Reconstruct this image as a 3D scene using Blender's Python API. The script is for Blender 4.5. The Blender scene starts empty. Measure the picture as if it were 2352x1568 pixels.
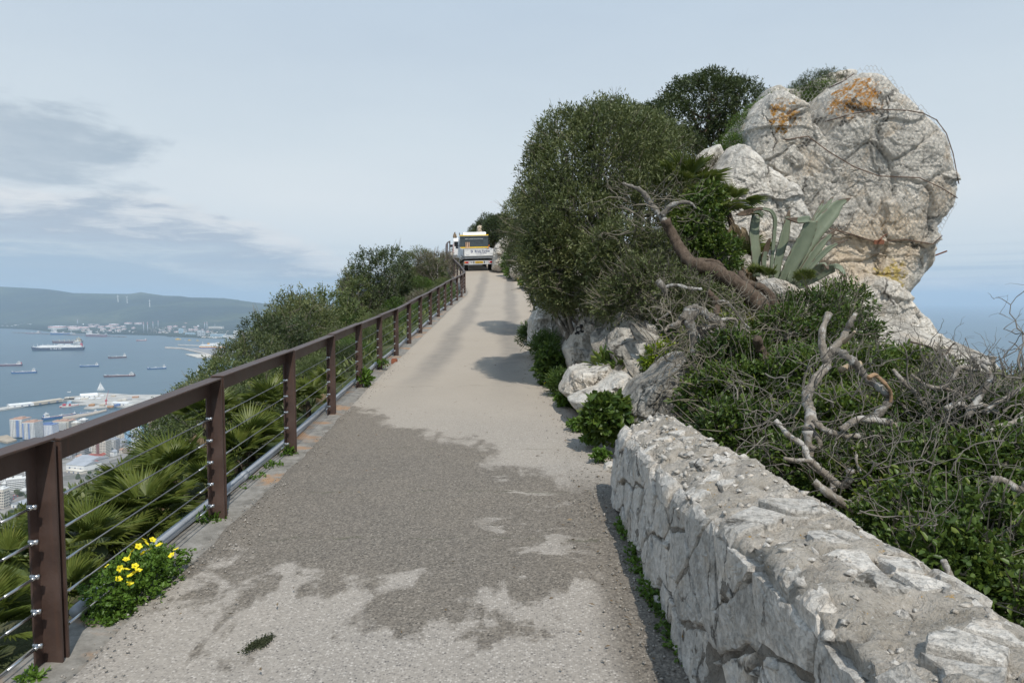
import bpy, bmesh, math, random
import numpy as np
from mathutils import Vector, Matrix
from mathutils.bvhtree import BVHTree

SC = bpy.context.scene
COL = SC.collection
R = math.radians
rng = np.random.default_rng(7)
random.seed(7)

# ------------------------------------------------------------------ camera
PITCH = math.atan(94 / 1568.0)
cam_data = bpy.data.cameras.new('camera')
cam_data.sensor_width = 36
cam_data.lens = 24
cam_data.clip_start = 0.05
cam_data.clip_end = 150000
cam = bpy.data.objects.new('camera', cam_data)
cam.rotation_euler = (R(90) - PITCH, 0, 0)
cam.location = (0, 0, 0)
COL.objects.link(cam)
SC.camera = cam

# ------------------------------------------------------------------ light
SUN_EL = R(54)
SUN_AZ = R(160)          # clockwise from +Y (view direction): behind the camera, a little to the right
SUN_DIR = Vector((math.sin(SUN_AZ) * math.cos(SUN_EL), math.cos(SUN_AZ) * math.cos(SUN_EL), math.sin(SUN_EL)))
sun_data = bpy.data.lights.new('sun', 'SUN')
sun_data.energy = 3.6
sun_data.angle = R(0.6)
sun_data.color = (1.0, 0.95, 0.87)
sun = bpy.data.objects.new('sun', sun_data)
sun.rotation_euler = (-SUN_DIR).to_track_quat('-Z', 'Y').to_euler()
COL.objects.link(sun)

SC.view_settings.view_transform = 'Standard'
SC.view_settings.look = 'None'
SC.view_settings.exposure = 0.0
SC.view_settings.gamma = 1.0
SC.view_settings.use_curve_mapping = False
SC.cycles.use_denoising = True
SC.cycles.max_bounces = 8
SC.cycles.diffuse_bounces = 3
SC.cycles.glossy_bounces = 3
SC.cycles.transmission_bounces = 4
SC.cycles.transparent_max_bounces = 8
SC.cycles.volume_bounces = 1


# ------------------------------------------------------------------ node helper
class NT:
    def __init__(s, tree):
        s.t = tree

    def n(s, typ, ins=None, **props):
        nd = s.t.nodes.new(typ)
        for k, v in props.items():
            setattr(nd, k, v)
        if ins:
            for k, v in ins.items():
                s.set(nd, k, v)
        return nd

    def set(s, nd, k, v):
        sock = nd.inputs[k]
        if isinstance(v, bpy.types.NodeSocket):
            s.t.links.new(v, sock)
        elif isinstance(v, bpy.types.Node):
            s.t.links.new(v.outputs[0], sock)
        else:
            if hasattr(sock, 'default_value'):
                try:
                    if sock.type == 'RGBA' and len(v) == 3:
                        v = (*v, 1)
                except TypeError:
                    v = (v, v, v, 1) if sock.type == 'RGBA' else v
                sock.default_value = v

    def math(s, op, a, b=0.0, c=0.0, clamp=False):
        nd = s.n('ShaderNodeMath', {0: a, 1: b, 2: c}, operation=op)
        nd.use_clamp = clamp
        return nd.outputs[0]

    def mix(s, f, a, b, mode='MIX'):
        nd = s.n('ShaderNodeMix', data_type='RGBA', blend_type=mode)
        nd.clamp_factor = True
        s.set(nd, 0, f); s.set(nd, 6, a); s.set(nd, 7, b)
        return nd.outputs[2]

    def ramp(s, f, stops, interp='LINEAR'):
        nd = s.n('ShaderNodeValToRGB', {0: f})
        cr = nd.color_ramp
        cr.interpolation = interp
        while len(cr.elements) < len(stops):
            cr.elements.new(0.5)
        for e, (p, c) in zip(cr.elements, stops):
            e.position = p
            e.color = (c, c, c, 1) if not hasattr(c, '__len__') else (*c, 1)
        return nd.outputs[0]

    def mapr(s, f, a, b, c=0.0, d=1.0, smooth=False):
        nd = s.n('ShaderNodeMapRange', {0: f, 1: a, 2: b, 3: c, 4: d})
        nd.interpolation_type = 'SMOOTHSTEP' if smooth else 'LINEAR'
        return nd.outputs[0]

    def noise(s, vec, scale, detail=4, rough=0.55, dist=0.0, col=False):
        nd = s.n('ShaderNodeTexNoise', {'Scale': scale, 'Detail': detail, 'Roughness': rough, 'Distortion': dist})
        if vec is not None:
            s.set(nd, 'Vector', vec)
        return nd.outputs[1 if col else 0]

    def voro(s, vec, scale, feature='F1', out=0, rand=1.0):
        nd = s.n('ShaderNodeTexVoronoi', {'Scale': scale, 'Randomness': rand}, feature=feature)
        if vec is not None:
            s.set(nd, 'Vector', vec)
        return nd.outputs[out]

    def coords(s, kind='Object'):
        return s.n('ShaderNodeTexCoord').outputs[kind]

    def mapping(s, vec, scale=(1, 1, 1), rot=(0, 0, 0), loc=(0, 0, 0)):
        return s.n('ShaderNodeMapping', {'Vector': vec, 'Scale': scale, 'Rotation': rot, 'Location': loc}).outputs[0]

    def xyz(s, vec):
        return s.n('ShaderNodeSeparateXYZ', {0: vec}).outputs

    def bump(s, h, strength=0.4, dist=0.02, normal=None):
        nd = s.n('ShaderNodeBump', {'Height': h, 'Strength': strength, 'Distance': dist})
        if normal is not None:
            s.set(nd, 'Normal', normal)
        return nd.outputs[0]


# ------------------------------------------------------------------ world: hazy sky with thin veil and a band of cloud
def make_world():
    w = bpy.data.worlds.new('World')
    SC.world = w
    w.use_nodes = True
    t = w.node_tree
    t.nodes.clear()
    k = NT(t)
    out = k.n('ShaderNodeOutputWorld')
    bg = k.n('ShaderNodeBackground', {'Strength': 1.0})
    t.links.new(bg.outputs[0], out.inputs[0])
    sky = k.n('ShaderNodeTexSky', sky_type='NISHITA')
    sky.sun_disc = False
    sky.sun_elevation = SUN_EL
    sky.sun_rotation = SUN_AZ
    sky.altitude = 400
    sky.air_density = 1.0
    sky.dust_density = 1.5
    sky.ozone_density = 1.5
    d = k.coords('Generated')
    x, y, z = k.xyz(d)
    zc = k.math('MAXIMUM', z, 0.0)
    # the sky below the horizon line goes on as the horizon itself
    zz = k.math('MAXIMUM', z, 0.003)
    dv = k.n('ShaderNodeCombineXYZ', {0: x, 1: y, 2: zz}).outputs[0]
    t.links.new(dv, sky.inputs['Vector'])
    skyc = k.n('ShaderNodeVectorMath', {0: sky.outputs[0], 1: (0.1, 0.1, 0.1)}, operation='MULTIPLY').outputs[0]
    # thin high veil, whiter towards the horizon
    veil = k.ramp(zc, [(0.0, (0.52, 0.62, 0.70)), (0.05, (0.70, 0.77, 0.81)), (0.14, (0.75, 0.805, 0.84)), (0.22, (0.68, 0.76, 0.815)), (0.36, (0.575, 0.675, 0.775)), (0.55, (0.49, 0.62, 0.77)), (1.0, (0.38, 0.53, 0.75))])
    nv = k.noise(k.mapping(d, scale=(1.2, 1.2, 4.0)), 1.6, 5, 0.6)
    base = k.mix(k.mapr(nv, 0.3, 0.7, 0.90, 1.0), skyc, veil)
    # cloud bank low over the horizon: its top edge pale, its body grey-blue
    az = k.math('ARCTAN2', x, y)
    cv = k.n('ShaderNodeCombineXYZ', {0: k.math('MULTIPLY', az, 5.2), 1: k.math('MULTIPLY', z, 16.0), 2: 3.7}).outputs[0]
    c1 = k.noise(cv, 1.1, 8, 0.60, 0.3)
    c = k.math('ADD', k.math('MULTIPLY', c1, 0.78), k.math('MULTIPLY', k.noise(cv, 4.0, 5, 0.6, 0.2), 0.22))
    hw = k.n('ShaderNodeValToRGB', {0: k.mapr(az, -3.1416, 3.1416, 0.0, 1.0)})
    cr = hw.color_ramp
    stops = [(0.0, .05), (0.30, .13), (0.39, .150), (0.425, .138), (0.445, .100), (0.468, .062), (0.50, .022), (0.60, .040), (0.70, .05), (1.0, .05)]
    while len(cr.elements) < len(stops): cr.elements.new(0.5)
    for e, (pp, v) in zip(cr.elements, stops):
        e.position = pp; e.color = (v, v, v, 1)
    top = k.math('ADD', hw.outputs[0], k.math('MULTIPLY', k.math('SUBTRACT', c, 0.5), 0.085))
    depth = k.math('DIVIDE', k.math('SUBTRACT', top, z), 0.10)          # 0 at the edge, grows downwards
    dens = k.mapr(depth, 0.0, 0.16, 0.0, 1.0, True)
    body = k.math('ADD', depth, k.math('MULTIPLY', k.math('SUBTRACT', k.noise(k.mapping(cv, scale=(1, 1.9, 1)), 1.7, 7, 0.62, 0.4), 0.5), 1.25))
    ccol = k.ramp(body, [(0.0, (0.80, 0.815, 0.825)), (0.20, (0.71, 0.745, 0.775)), (0.42, (0.43, 0.50, 0.59)), (0.62, (0.46, 0.545, 0.635)), (0.80, (0.56, 0.64, 0.70)), (1.0, (0.40, 0.51, 0.62))])
    base = k.mix(k.math('MULTIPLY', dens, 0.92), base, ccol)
    # one larger cloud higher up, left of the view direction
    bx = k.math('DIVIDE', k.math('ADD', az, 0.66), 0.17)
    bz = k.math('DIVIDE', k.math('SUBTRACT', z, 0.175), 0.062)
    br = k.math('SQRT', k.math('ADD', k.math('MULTIPLY', bx, bx), k.math('MULTIPLY', bz, bz)))
    blob = k.mapr(k.math('ADD', br, k.math('MULTIPLY', k.math('SUBTRACT', c, 0.5), -3.6)), 0.55, 1.25, 0.95, 0.0, True)
    lit = k.mapr(c, 0.42, 0.62, 1.0, 0.0, True)
    base = k.mix(blob, base, k.mix(k.math('MULTIPLY', lit, 0.55), (0.42, 0.505, 0.59), (0.58, 0.65, 0.71)))
    # streaks of far cloud just above the horizon
    st = k.noise(k.n('ShaderNodeCombineXYZ', {0: k.math('MULTIPLY', az, 1.4), 1: k.math('MULTIPLY', z, 60.0), 2: 9.1}).outputs[0], 1.4, 4, 0.5)
    stm = k.math('MULTIPLY', k.mapr(st, 0.45, 0.65, 0, 0.75, True), k.math('MULTIPLY', k.mapr(z, 0.0, 0.012, 0.3, 1, True), k.mapr(z, 0.03, 0.09, 0.75, 0, True)))
    base = k.mix(stm, base, (0.38, 0.50, 0.625))
    k.set(bg, 'Color', base)
make_world()


# ------------------------------------------------------------------ measuring: a point of the view at a given depth
CP, SP = math.cos(PITCH), math.sin(PITCH)
def ray(px, py):
    x = (px - 1176) / 1568.0
    u = (784 - py) / 1568.0
    v = Vector((x, CP + u * SP, -SP + u * CP))
    return v / v.y
def P(px, py, Y):
    return ray(px, py) * Y
SEA = -400.0
def G(px, py, z=SEA):
    v = ray(px, py)
    return v * (z / v.z)
def pxw(Y):          # metres per view unit at depth Y
    return Y / 1568.0


# ------------------------------------------------------------------ numpy noise
def _hash(ix, iy, iz, seed):
    h = (ix.astype(np.int64) * 374761393 + iy.astype(np.int64) * 668265263 + iz.astype(np.int64) * 2147483647 + seed * 1274126177) & 0xFFFFFFFF
    h = ((h ^ (h >> 13)) * 1274126177) & 0xFFFFFFFF
    h = ((h ^ (h >> 16)) * 2246822519) & 0xFFFFFFFF
    return (h ^ (h >> 15)) & 0xFFFFFFFF
def vnoise(p, seed=0):
    p = np.asarray(p, float)
    i = np.floor(p).astype(np.int64)
    f = p - i
    u = f * f * f * (f * (f * 6 - 15) + 10)
    r = 0
    for dx in (0, 1):
        for dy in (0, 1):
            for dz in (0, 1):
                h = _hash(i[:, 0] + dx, i[:, 1] + dy, i[:, 2] + dz, seed)
                gx = ((h & 1023) / 511.5 - 1); gy = (((h >> 10) & 1023) / 511.5 - 1); gz = (((h >> 20) & 1023) / 511.5 - 1)
                d = gx * (f[:, 0] - dx) + gy * (f[:, 1] - dy) + gz * (f[:, 2] - dz)
                wgt = (u[:, 0] if dx else 1 - u[:, 0]) * (u[:, 1] if dy else 1 - u[:, 1]) * (u[:, 2] if dz else 1 - u[:, 2])
                r = r + d * wgt
    return r
def fbm(p, oct=4, lac=2.1, gain=0.5, seed=0, ridged=False):
    p = np.asarray(p, float)
    a, s, tot = 1.0, 0, 0
    for o in range(oct):
        nz = vnoise(p, seed + o * 17)
        if ridged:
            nz = 0.5 - np.abs(nz) * 1.6
        s = s + a * nz
        tot += a
        a *= gain
        p = p * lac + 3.1
    return s / tot
def worley(p, seed=0):
    p = np.asarray(p, float)
    i = np.floor(p).astype(np.int64)
    f1 = np.full(len(p), 9.0); f2 = np.full(len(p), 9.0); idv = np.zeros(len(p))
    for dx in (-1, 0, 1):
        for dy in (-1, 0, 1):
            for dz in (-1, 0, 1):
                c = i + np.array([dx, dy, dz])
                h = _hash(c[:, 0], c[:, 1], c[:, 2], seed)
                q = c + np.stack([(h & 1023) / 1023.0, ((h >> 10) & 1023) / 1023.0, ((h >> 20) & 1023) / 1023.0], 1)
                d = np.sqrt(((q - p) ** 2).sum(1))
                nearer = d < f1
                f2 = np.where(nearer, f1, np.minimum(f2, d))
                idv = np.where(nearer, (h % 997) / 997.0, idv)
                f1 = np.minimum(f1, d)
    return f1, f2, idv
def sstep(a, b, x):
    t = np.clip((np.asarray(x, float) - a) / (b - a), 0, 1)
    return t * t * (3 - 2 * t)


# ------------------------------------------------------------------ mesh helpers
def mesh_np(name, verts, faces_idx, nper, smooth=False, attrs=None):
    """faces_idx flat list of vertex ids, every face with nper corners"""
    me = bpy.data.meshes.new(name)
    verts = np.asarray(verts, np.float32)
    fi = np.asarray(faces_idx, np.int32).ravel()
    nf = len(fi) // nper
    me.vertices.add(len(verts)); me.vertices.foreach_set('co', verts.ravel())
    me.loops.add(len(fi)); me.loops.foreach_set('vertex_index', fi)
    me.polygons.add(nf)
    me.polygons.foreach_set('loop_start', np.arange(0, nf * nper, nper, dtype=np.int32))
    me.polygons.foreach_set('loop_total', np.full(nf, nper, np.int32))
    if smooth:
        me.polygons.foreach_set('use_smooth', np.ones(nf, bool))
    if attrs:
        for k, (dom, val) in attrs.items():
            a = me.attributes.new(k, 'FLOAT', dom)
            a.data.foreach_set('value', np.asarray(val, np.float32))
    me.update()
    me.validate()
    return me

def grid_faces(nu, nv, wrap_u=False):
    """vertex id = v*nu + u"""
    uu = np.arange(nu if wrap_u else nu - 1)
    vv = np.arange(nv - 1)
    U, V = np.meshgrid(uu, vv)
    U2 = (U + 1) % nu
    return np.stack([V * nu + U, V * nu + U2, (V + 1) * nu + U2, (V + 1) * nu + U], -1).reshape(-1)

class MB:
    """collects simple solids into one mesh, each face with its material slot"""
    def __init__(s):
        s.v = []; s.f = []; s.m = []; s.mi = 0; s.xf = None
    def add(s, vs, fs):
        b = len(s.v)
        if s.xf is not None:
            vs = [s.xf @ Vector(v) for v in vs]
        s.v += [tuple(v) for v in vs]
        for f in fs:
            s.f.append([b + i for i in f]); s.m.append(s.mi)
        return s
    def box(s, c, d, rz=0, taper=1.0):
        x, y, z = d[0] / 2, d[1] / 2, d[2] / 2
        vs = []
        cr, sr = math.cos(rz), math.sin(rz)
        for k, sz in enumerate((-1, 1)):
            q = taper if sz > 0 else 1
            for sx, sy in ((-1, -1), (1, -1), (1, 1), (-1, 1)):
                a, b = sx * x * q, sy * y * q
                vs.append((c[0] + a * cr - b * sr, c[1] + a * sr + b * cr, c[2] + sz * z))
        return s.add(vs, [(0, 3, 2, 1), (4, 5, 6, 7), (0, 1, 5, 4), (1, 2, 6, 5), (2, 3, 7, 6), (3, 0, 4, 7)])
    def box2(s, a, b):
        return s.box([(a[i] + b[i]) / 2 for i in range(3)], [abs(b[i] - a[i]) for i in range(3)])
    def prism(s, poly, z0, z1):
        n = len(poly)
        vs = [(p[0], p[1], z0) for p in poly] + [(p[0], p[1], z1) for p in poly]
        fs = [list(range(n))[::-1], list(range(n, 2 * n))] + [(i, (i + 1) % n, n + (i + 1) % n, n + i) for i in range(n)]
        return s.add(vs, fs)
    def extr(s, prof, o, ax_u, ax_v, ax_w, L):
        """profile (u,v) pairs in plane ax_u/ax_v from o, pushed L along ax_w"""
        o = Vector(o); U = Vector(ax_u); V = Vector(ax_v); W = Vector(ax_w)
        n = len(prof)
        vs = [o + U * a + V * b for a, b in prof] + [o + U * a + V * b + W * L for a, b in prof]
        fs = [list(range(n))[::-1], list(range(n, 2 * n))] + [(i, (i + 1) % n, n + (i + 1) % n, n + i) for i in range(n)]
        return s.add(vs, fs)
    def cyl(s, a, b, r0, r1=None, n=10, cap=True):
        r1 = r0 if r1 is None else r1
        a, b = Vector(a), Vector(b)
        w = (b - a).normalized()
        u = w.orthogonal().normalized(); v = w.cross(u)
        vs = []
        for p, r in ((a, r0), (b, r1)):
            for i in range(n):
                t = 2 * math.pi * i / n
                vs.append(p + u * (r * math.cos(t)) + v * (r * math.sin(t)))
        fs = [(i, (i + 1) % n, n + (i + 1) % n, n + i) for i in range(n)]
        if cap:
            fs += [list(range(n))[::-1], list(range(n, 2 * n))]
        return s.add(vs, fs)
    def tube(s, pts, rad, n=6, cap=True):
        pts = [Vector(p) for p in pts]
        m = len(pts)
        if not hasattr(rad, '__len__'):
            rad = [rad] * m
        tan = [(pts[min(i + 1, m - 1)] - pts[max(i - 1, 0)]).normalized() for i in range(m)]
        u = tan[0].orthogonal().normalized()
        vs = []
        for i in range(m):
            u = (u - tan[i] * u.dot(tan[i]))
            u = u.normalized() if u.length > 1e-6 else tan[i].orthogonal().normalized()
            v = tan[i].cross(u)
            for j in range(n):
                t = 2 * math.pi * j / n
                vs.append(pts[i] + u * (rad[i] * math.cos(t)) + v * (rad[i] * math.sin(t)))
        fs = []
        for i in range(m - 1):
            for j in range(n):
                a, b = i * n + j, i * n + (j + 1) % n
                fs.append((a, b, b + n, a + n))
        if cap:
            fs += [list(range(n))[::-1], list(range((m - 1) * n, m * n))]
        return s.add(vs, fs)
    def lathe(s, prof, o=(0, 0, 0), n=16):
        vs = []; m = len(prof)
        for r, z in prof:
            for j in range(n):
                t = 2 * math.pi * j / n
                vs.append((o[0] + r * math.cos(t), o[1] + r * math.sin(t), o[2] + z))
        fs = [(i * n + j, i * n + (j + 1) % n, (i + 1) * n + (j + 1) % n, (i + 1) * n + j) for i in range(m - 1) for j in range(n)]
        fs += [list(range(n))[::-1], list(range((m - 1) * n, m * n))]
        return s.add(vs, fs)
    def mesh(s, name, smooth=False):
        me = bpy.data.meshes.new(name)
        me.from_pydata(s.v, [], s.f)
        if any(s.m):
            me.polygons.foreach_set('material_index', s.m)
        if smooth:
            me.polygons.foreach_set('use_smooth', [True] * len(s.f))
        me.update()
        return me
    def build(s, name, mats, parent=None, smooth=False, bevel=0.0, **kw):
        return obj(name, s.mesh(name, smooth), mats, parent, bevel=bevel, **kw)

def obj(name, me, mats, parent=None, loc=None, rot=None, scale=None, bevel=0.0, world=False):
    o = bpy.data.objects.new(name, me)
    COL.objects.link(o)
    if mats is not None and len(me.materials) == 0:
        for m in (mats if isinstance(mats, (list, tuple)) else [mats]):
            me.materials.append(m)
    if parent is not None:
        o.parent = parent
        if world:                      # mesh is in world coordinates, its parent stands unrotated somewhere
            o.location = -Vector(parent.location)
    if loc is not None: o.location = loc
    if rot is not None: o.rotation_euler = rot
    if scale is not None: o.scale = scale if hasattr(scale, '__len__') else (scale,) * 3
    if bevel > 0:
        b = o.modifiers.new('bevel', 'BEVEL'); b.width = bevel; b.segments = 2; b.limit_method = 'ANGLE'
    return o
def tag(o, label=None, cat=None, group=None, kind=None):
    if label: o['label'] = label
    if cat: o['category'] = cat
    if group: o['group'] = group
    if kind: o['kind'] = kind
    return o
def thing(name, label, cat, loc=(0, 0, 0), rz=0, group=None):
    o = bpy.data.objects.new(name, None)
    o.empty_display_size = 0.3
    COL.objects.link(o)
    o.location = loc; o.rotation_euler = (0, 0, rz)
    return tag(o, label, cat, group)
def struct(name, me, mats):
    return tag(obj(name, me, mats), kind='structure')

def spline(pts, n=6, jit=0.0, seed=0):
    """Catmull-Rom through pts (Vectors), n steps per span"""
    rr = random.Random(seed)
    pts = [Vector(p) for p in pts]
    q = [pts[0] * 2 - pts[1]] + pts + [pts[-1] * 2 - pts[-2]]
    out = []
    for i in range(1, len(q) - 2):
        for k in range(n):
            t = k / n
            p0, p1, p2, p3 = q[i - 1], q[i], q[i + 1], q[i + 2]
            v = 0.5 * ((2 * p1) + (p2 - p0) * t + (2 * p0 - 5 * p1 + 4 * p2 - p3) * t * t + (3 * p1 - p0 - 3 * p2 + p3) * t ** 3)
            if jit:
                v = v + Vector((rr.uniform(-jit, jit), rr.uniform(-jit, jit), rr.uniform(-jit, jit)))
            out.append(v)
    out.append(pts[-1])
    return out
# ------------------------------------------------------------------ materials
def new_mat(name):
    m = bpy.data.materials.new(name)
    m.use_nodes = True
    m.node_tree.nodes.clear()
    k = NT(m.node_tree)
    out = k.n('ShaderNodeOutputMaterial')
    return m, k, out
def pbr(k, out, col, rough=0.7, metal=0.0, normal=None, spec=0.4, **extra):
    b = k.n('ShaderNodeBsdfPrincipled', {'Base Color': col, 'Roughness': rough, 'Metallic': metal, 'Specular IOR Level': spec})
    if normal is not None:
        k.set(b, 'Normal', normal)
    for kk, v in extra.items():
        k.set(b, kk, v)
    k.t.links.new(b.outputs[0], out.inputs[0])
    return b
def simple(name, col, rough=0.6, metal=0.0, var=0.12, scale=6.0, spec=0.4, bump=0.0, bscale=40.0):
    m, k, out = new_mat(name)
    co = k.coords('Object')
    nz = k.noise(co, scale, 5, 0.6)
    dark = tuple(c * (1 - var * 1.6) for c in col)
    lite = tuple(min(1, c * (1 + var)) for c in col)
    c = k.ramp(nz, [(0.3, dark), (0.7, lite)])
    nrm = None
    if bump:
        nrm = k.bump(k.noise(co, bscale, 4, 0.6), bump, 0.01)
    pbr(k, out, c, k.mapr(nz, 0.3, 0.7, max(0.02, rough - 0.08), min(1, rough + 0.08)), metal, nrm, spec)
    return m
_mc = {}
def S(name, *a, **kw):
    if name not in _mc:
        _mc[name] = simple(name, *a, **kw)
    return _mc[name]

def mat_road():
    m, k, out = new_mat('road_concrete')
    co = k.coords('Object')
    x, y, z = k.xyz(co)
    flat = k.n('ShaderNodeCombineXYZ', {0: x, 1: y, 2: 0.0}).outputs[0]
    # washed aggregate: little stones of many tones in a pale paste
    cellc = k.voro(flat, 85.0, out=1)
    cellr = k.xyz(cellc)[0]
    cellg = k.xyz(cellc)[1]
    stone = k.ramp(cellr, [(0.0, (0.10, 0.095, 0.09)), (0.12, (0.22, 0.20, 0.18)), (0.45, (0.265, 0.24, 0.21)), (0.75, (0.355, 0.32, 0.28)), (1.0, (0.53, 0.49, 0.44))])
    fine = k.noise(flat, 220.0, 3, 0.7)
    dist = k.voro(flat, 85.0)
    paste = k.mix(fine, (0.25, 0.225, 0.197), (0.38, 0.345, 0.30))
    agg = k.mix(k.mapr(dist, 0.35, 0.55, 0.0, 0.75), stone, paste)
    far = k.mapr(y, 4.0, 13.0, 0.0, 1.0, True)
    agg = k.mix(far, agg, k.mix(k.noise(flat, 60.0, 4, 0.7), (0.30, 0.26, 0.21), (0.455, 0.395, 0.325)))
    broad = k.noise(flat, 0.7, 5, 0.6)
    agg = k.mix(k.mapr(broad, 0.35, 0.7, 0.0, 0.35), agg, (0.43, 0.375, 0.31))
    # two darker wheel tracks that follow the road
    along = k.math('ADD', x, k.math('MULTIPLY', k.math('MULTIPLY', k.math('SUBTRACT', y, 22.0), k.math('SUBTRACT', y, 22.0)), 0.00035))
    wv = k.math('MULTIPLY', k.math('SUBTRACT', k.noise(flat, 0.35, 3, 0.5), 0.5), 0.5)
    tr = None
    for cx in (-1.55, 0.02):
        g = k.math('ABSOLUTE', k.math('SUBTRACT', k.math('ADD', along, wv), cx - 0.05))
        g = k.mapr(g, 0.08, 0.42, 1.0, 0.0, True)
        tr = g if tr is None else k.math('MAXIMUM', tr, g)
    tr = k.math('MULTIPLY', tr, k.math('MULTIPLY', k.mapr(y, 9.0, 15.0, 0.0, 1.0, True), k.mapr(y, 40, 50, 1.0, 0.3, True)))
    tr = k.math('MULTIPLY', tr, k.mapr(k.noise(flat, 3.0, 4, 0.6), 0.25, 0.65, 0.55, 1.0))
    agg = k.mix(k.math('MULTIPLY', tr, 0.52), agg, (0.13, 0.125, 0.12))
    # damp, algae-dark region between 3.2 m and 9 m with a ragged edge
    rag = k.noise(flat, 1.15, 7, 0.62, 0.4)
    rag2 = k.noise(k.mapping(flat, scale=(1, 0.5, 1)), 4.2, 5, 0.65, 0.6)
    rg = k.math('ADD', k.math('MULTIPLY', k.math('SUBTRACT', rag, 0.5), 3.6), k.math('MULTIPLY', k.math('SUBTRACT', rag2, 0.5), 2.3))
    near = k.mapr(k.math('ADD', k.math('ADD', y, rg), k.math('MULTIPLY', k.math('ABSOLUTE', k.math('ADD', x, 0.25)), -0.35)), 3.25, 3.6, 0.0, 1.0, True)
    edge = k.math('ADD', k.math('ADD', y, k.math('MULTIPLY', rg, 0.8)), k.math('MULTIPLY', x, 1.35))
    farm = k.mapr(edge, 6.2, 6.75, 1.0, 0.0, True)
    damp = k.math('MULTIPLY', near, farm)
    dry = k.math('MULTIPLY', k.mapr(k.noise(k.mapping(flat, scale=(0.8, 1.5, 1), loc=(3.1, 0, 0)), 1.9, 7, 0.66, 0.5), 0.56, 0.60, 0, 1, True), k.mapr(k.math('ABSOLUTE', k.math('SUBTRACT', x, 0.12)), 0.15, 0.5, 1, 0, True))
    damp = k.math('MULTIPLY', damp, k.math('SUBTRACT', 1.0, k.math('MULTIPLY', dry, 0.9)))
    # left gutter and the strip by the wall stay dark
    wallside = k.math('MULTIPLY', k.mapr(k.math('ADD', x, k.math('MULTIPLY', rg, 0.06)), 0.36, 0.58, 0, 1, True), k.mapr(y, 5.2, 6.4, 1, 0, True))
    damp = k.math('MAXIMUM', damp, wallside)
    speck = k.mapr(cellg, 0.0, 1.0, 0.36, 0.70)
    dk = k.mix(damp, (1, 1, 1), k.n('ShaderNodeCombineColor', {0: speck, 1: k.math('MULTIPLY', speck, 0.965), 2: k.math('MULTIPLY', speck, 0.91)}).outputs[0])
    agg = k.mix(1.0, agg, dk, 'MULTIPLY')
    # brown earth smear and dark leftover blots
    bl = k.mapr(k.noise(flat, 0.9, 6, 0.7), 0.68, 0.74, 0, 0.5, True)
    agg = k.mix(bl, agg, (0.20, 0.165, 0.125))
    fl = k.mapr(k.noise(k.mapping(flat, scale=(1.0, 2.6, 1)), 5.5, 6, 0.72, 0.3), 0.60, 0.72, 0.0, 0.5, True)
    agg = k.mix(fl, agg, (0.17, 0.155, 0.135))
    # cross joints in the slab
    jn = k.math('MULTIPLY', k.math('SUBTRACT', k.noise(flat, 2.6, 5, 0.65), 0.5), 0.4)
    js = None
    for jy in (4.55, 5.55, 7.0, 11.2, 17.8, 25.0, 33.0):
        g = k.mapr(k.math('ABSOLUTE', k.math('SUBTRACT', k.math('ADD', y, k.math('ADD', jn, k.math('MULTIPLY', x, 0.05))), jy)), 0.004, 0.02, 1.0, 0.0)
        js = g if js is None else k.math('MAXIMUM', js, g)
    js = k.math('MULTIPLY', js, k.mapr(k.noise(flat, 2.3, 3, 0.6), 0.42, 0.6, 0.0, 0.6))
    agg = k.mix(js, agg, (0.085, 0.085, 0.05))
    h = k.math('ADD', k.math('MULTIPLY', dist, -0.6), k.math('MULTIPLY', fine, 0.5))
    h = k.math('SUBTRACT', h, k.math('MULTIPLY', js, 1.5))
    nb = k.bump(h, 0.55, 0.006)
    pbr(k, out, agg, k.mapr(damp, 0, 1, 0.9, 0.72), 0, nb, 0.3)
    return m

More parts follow.
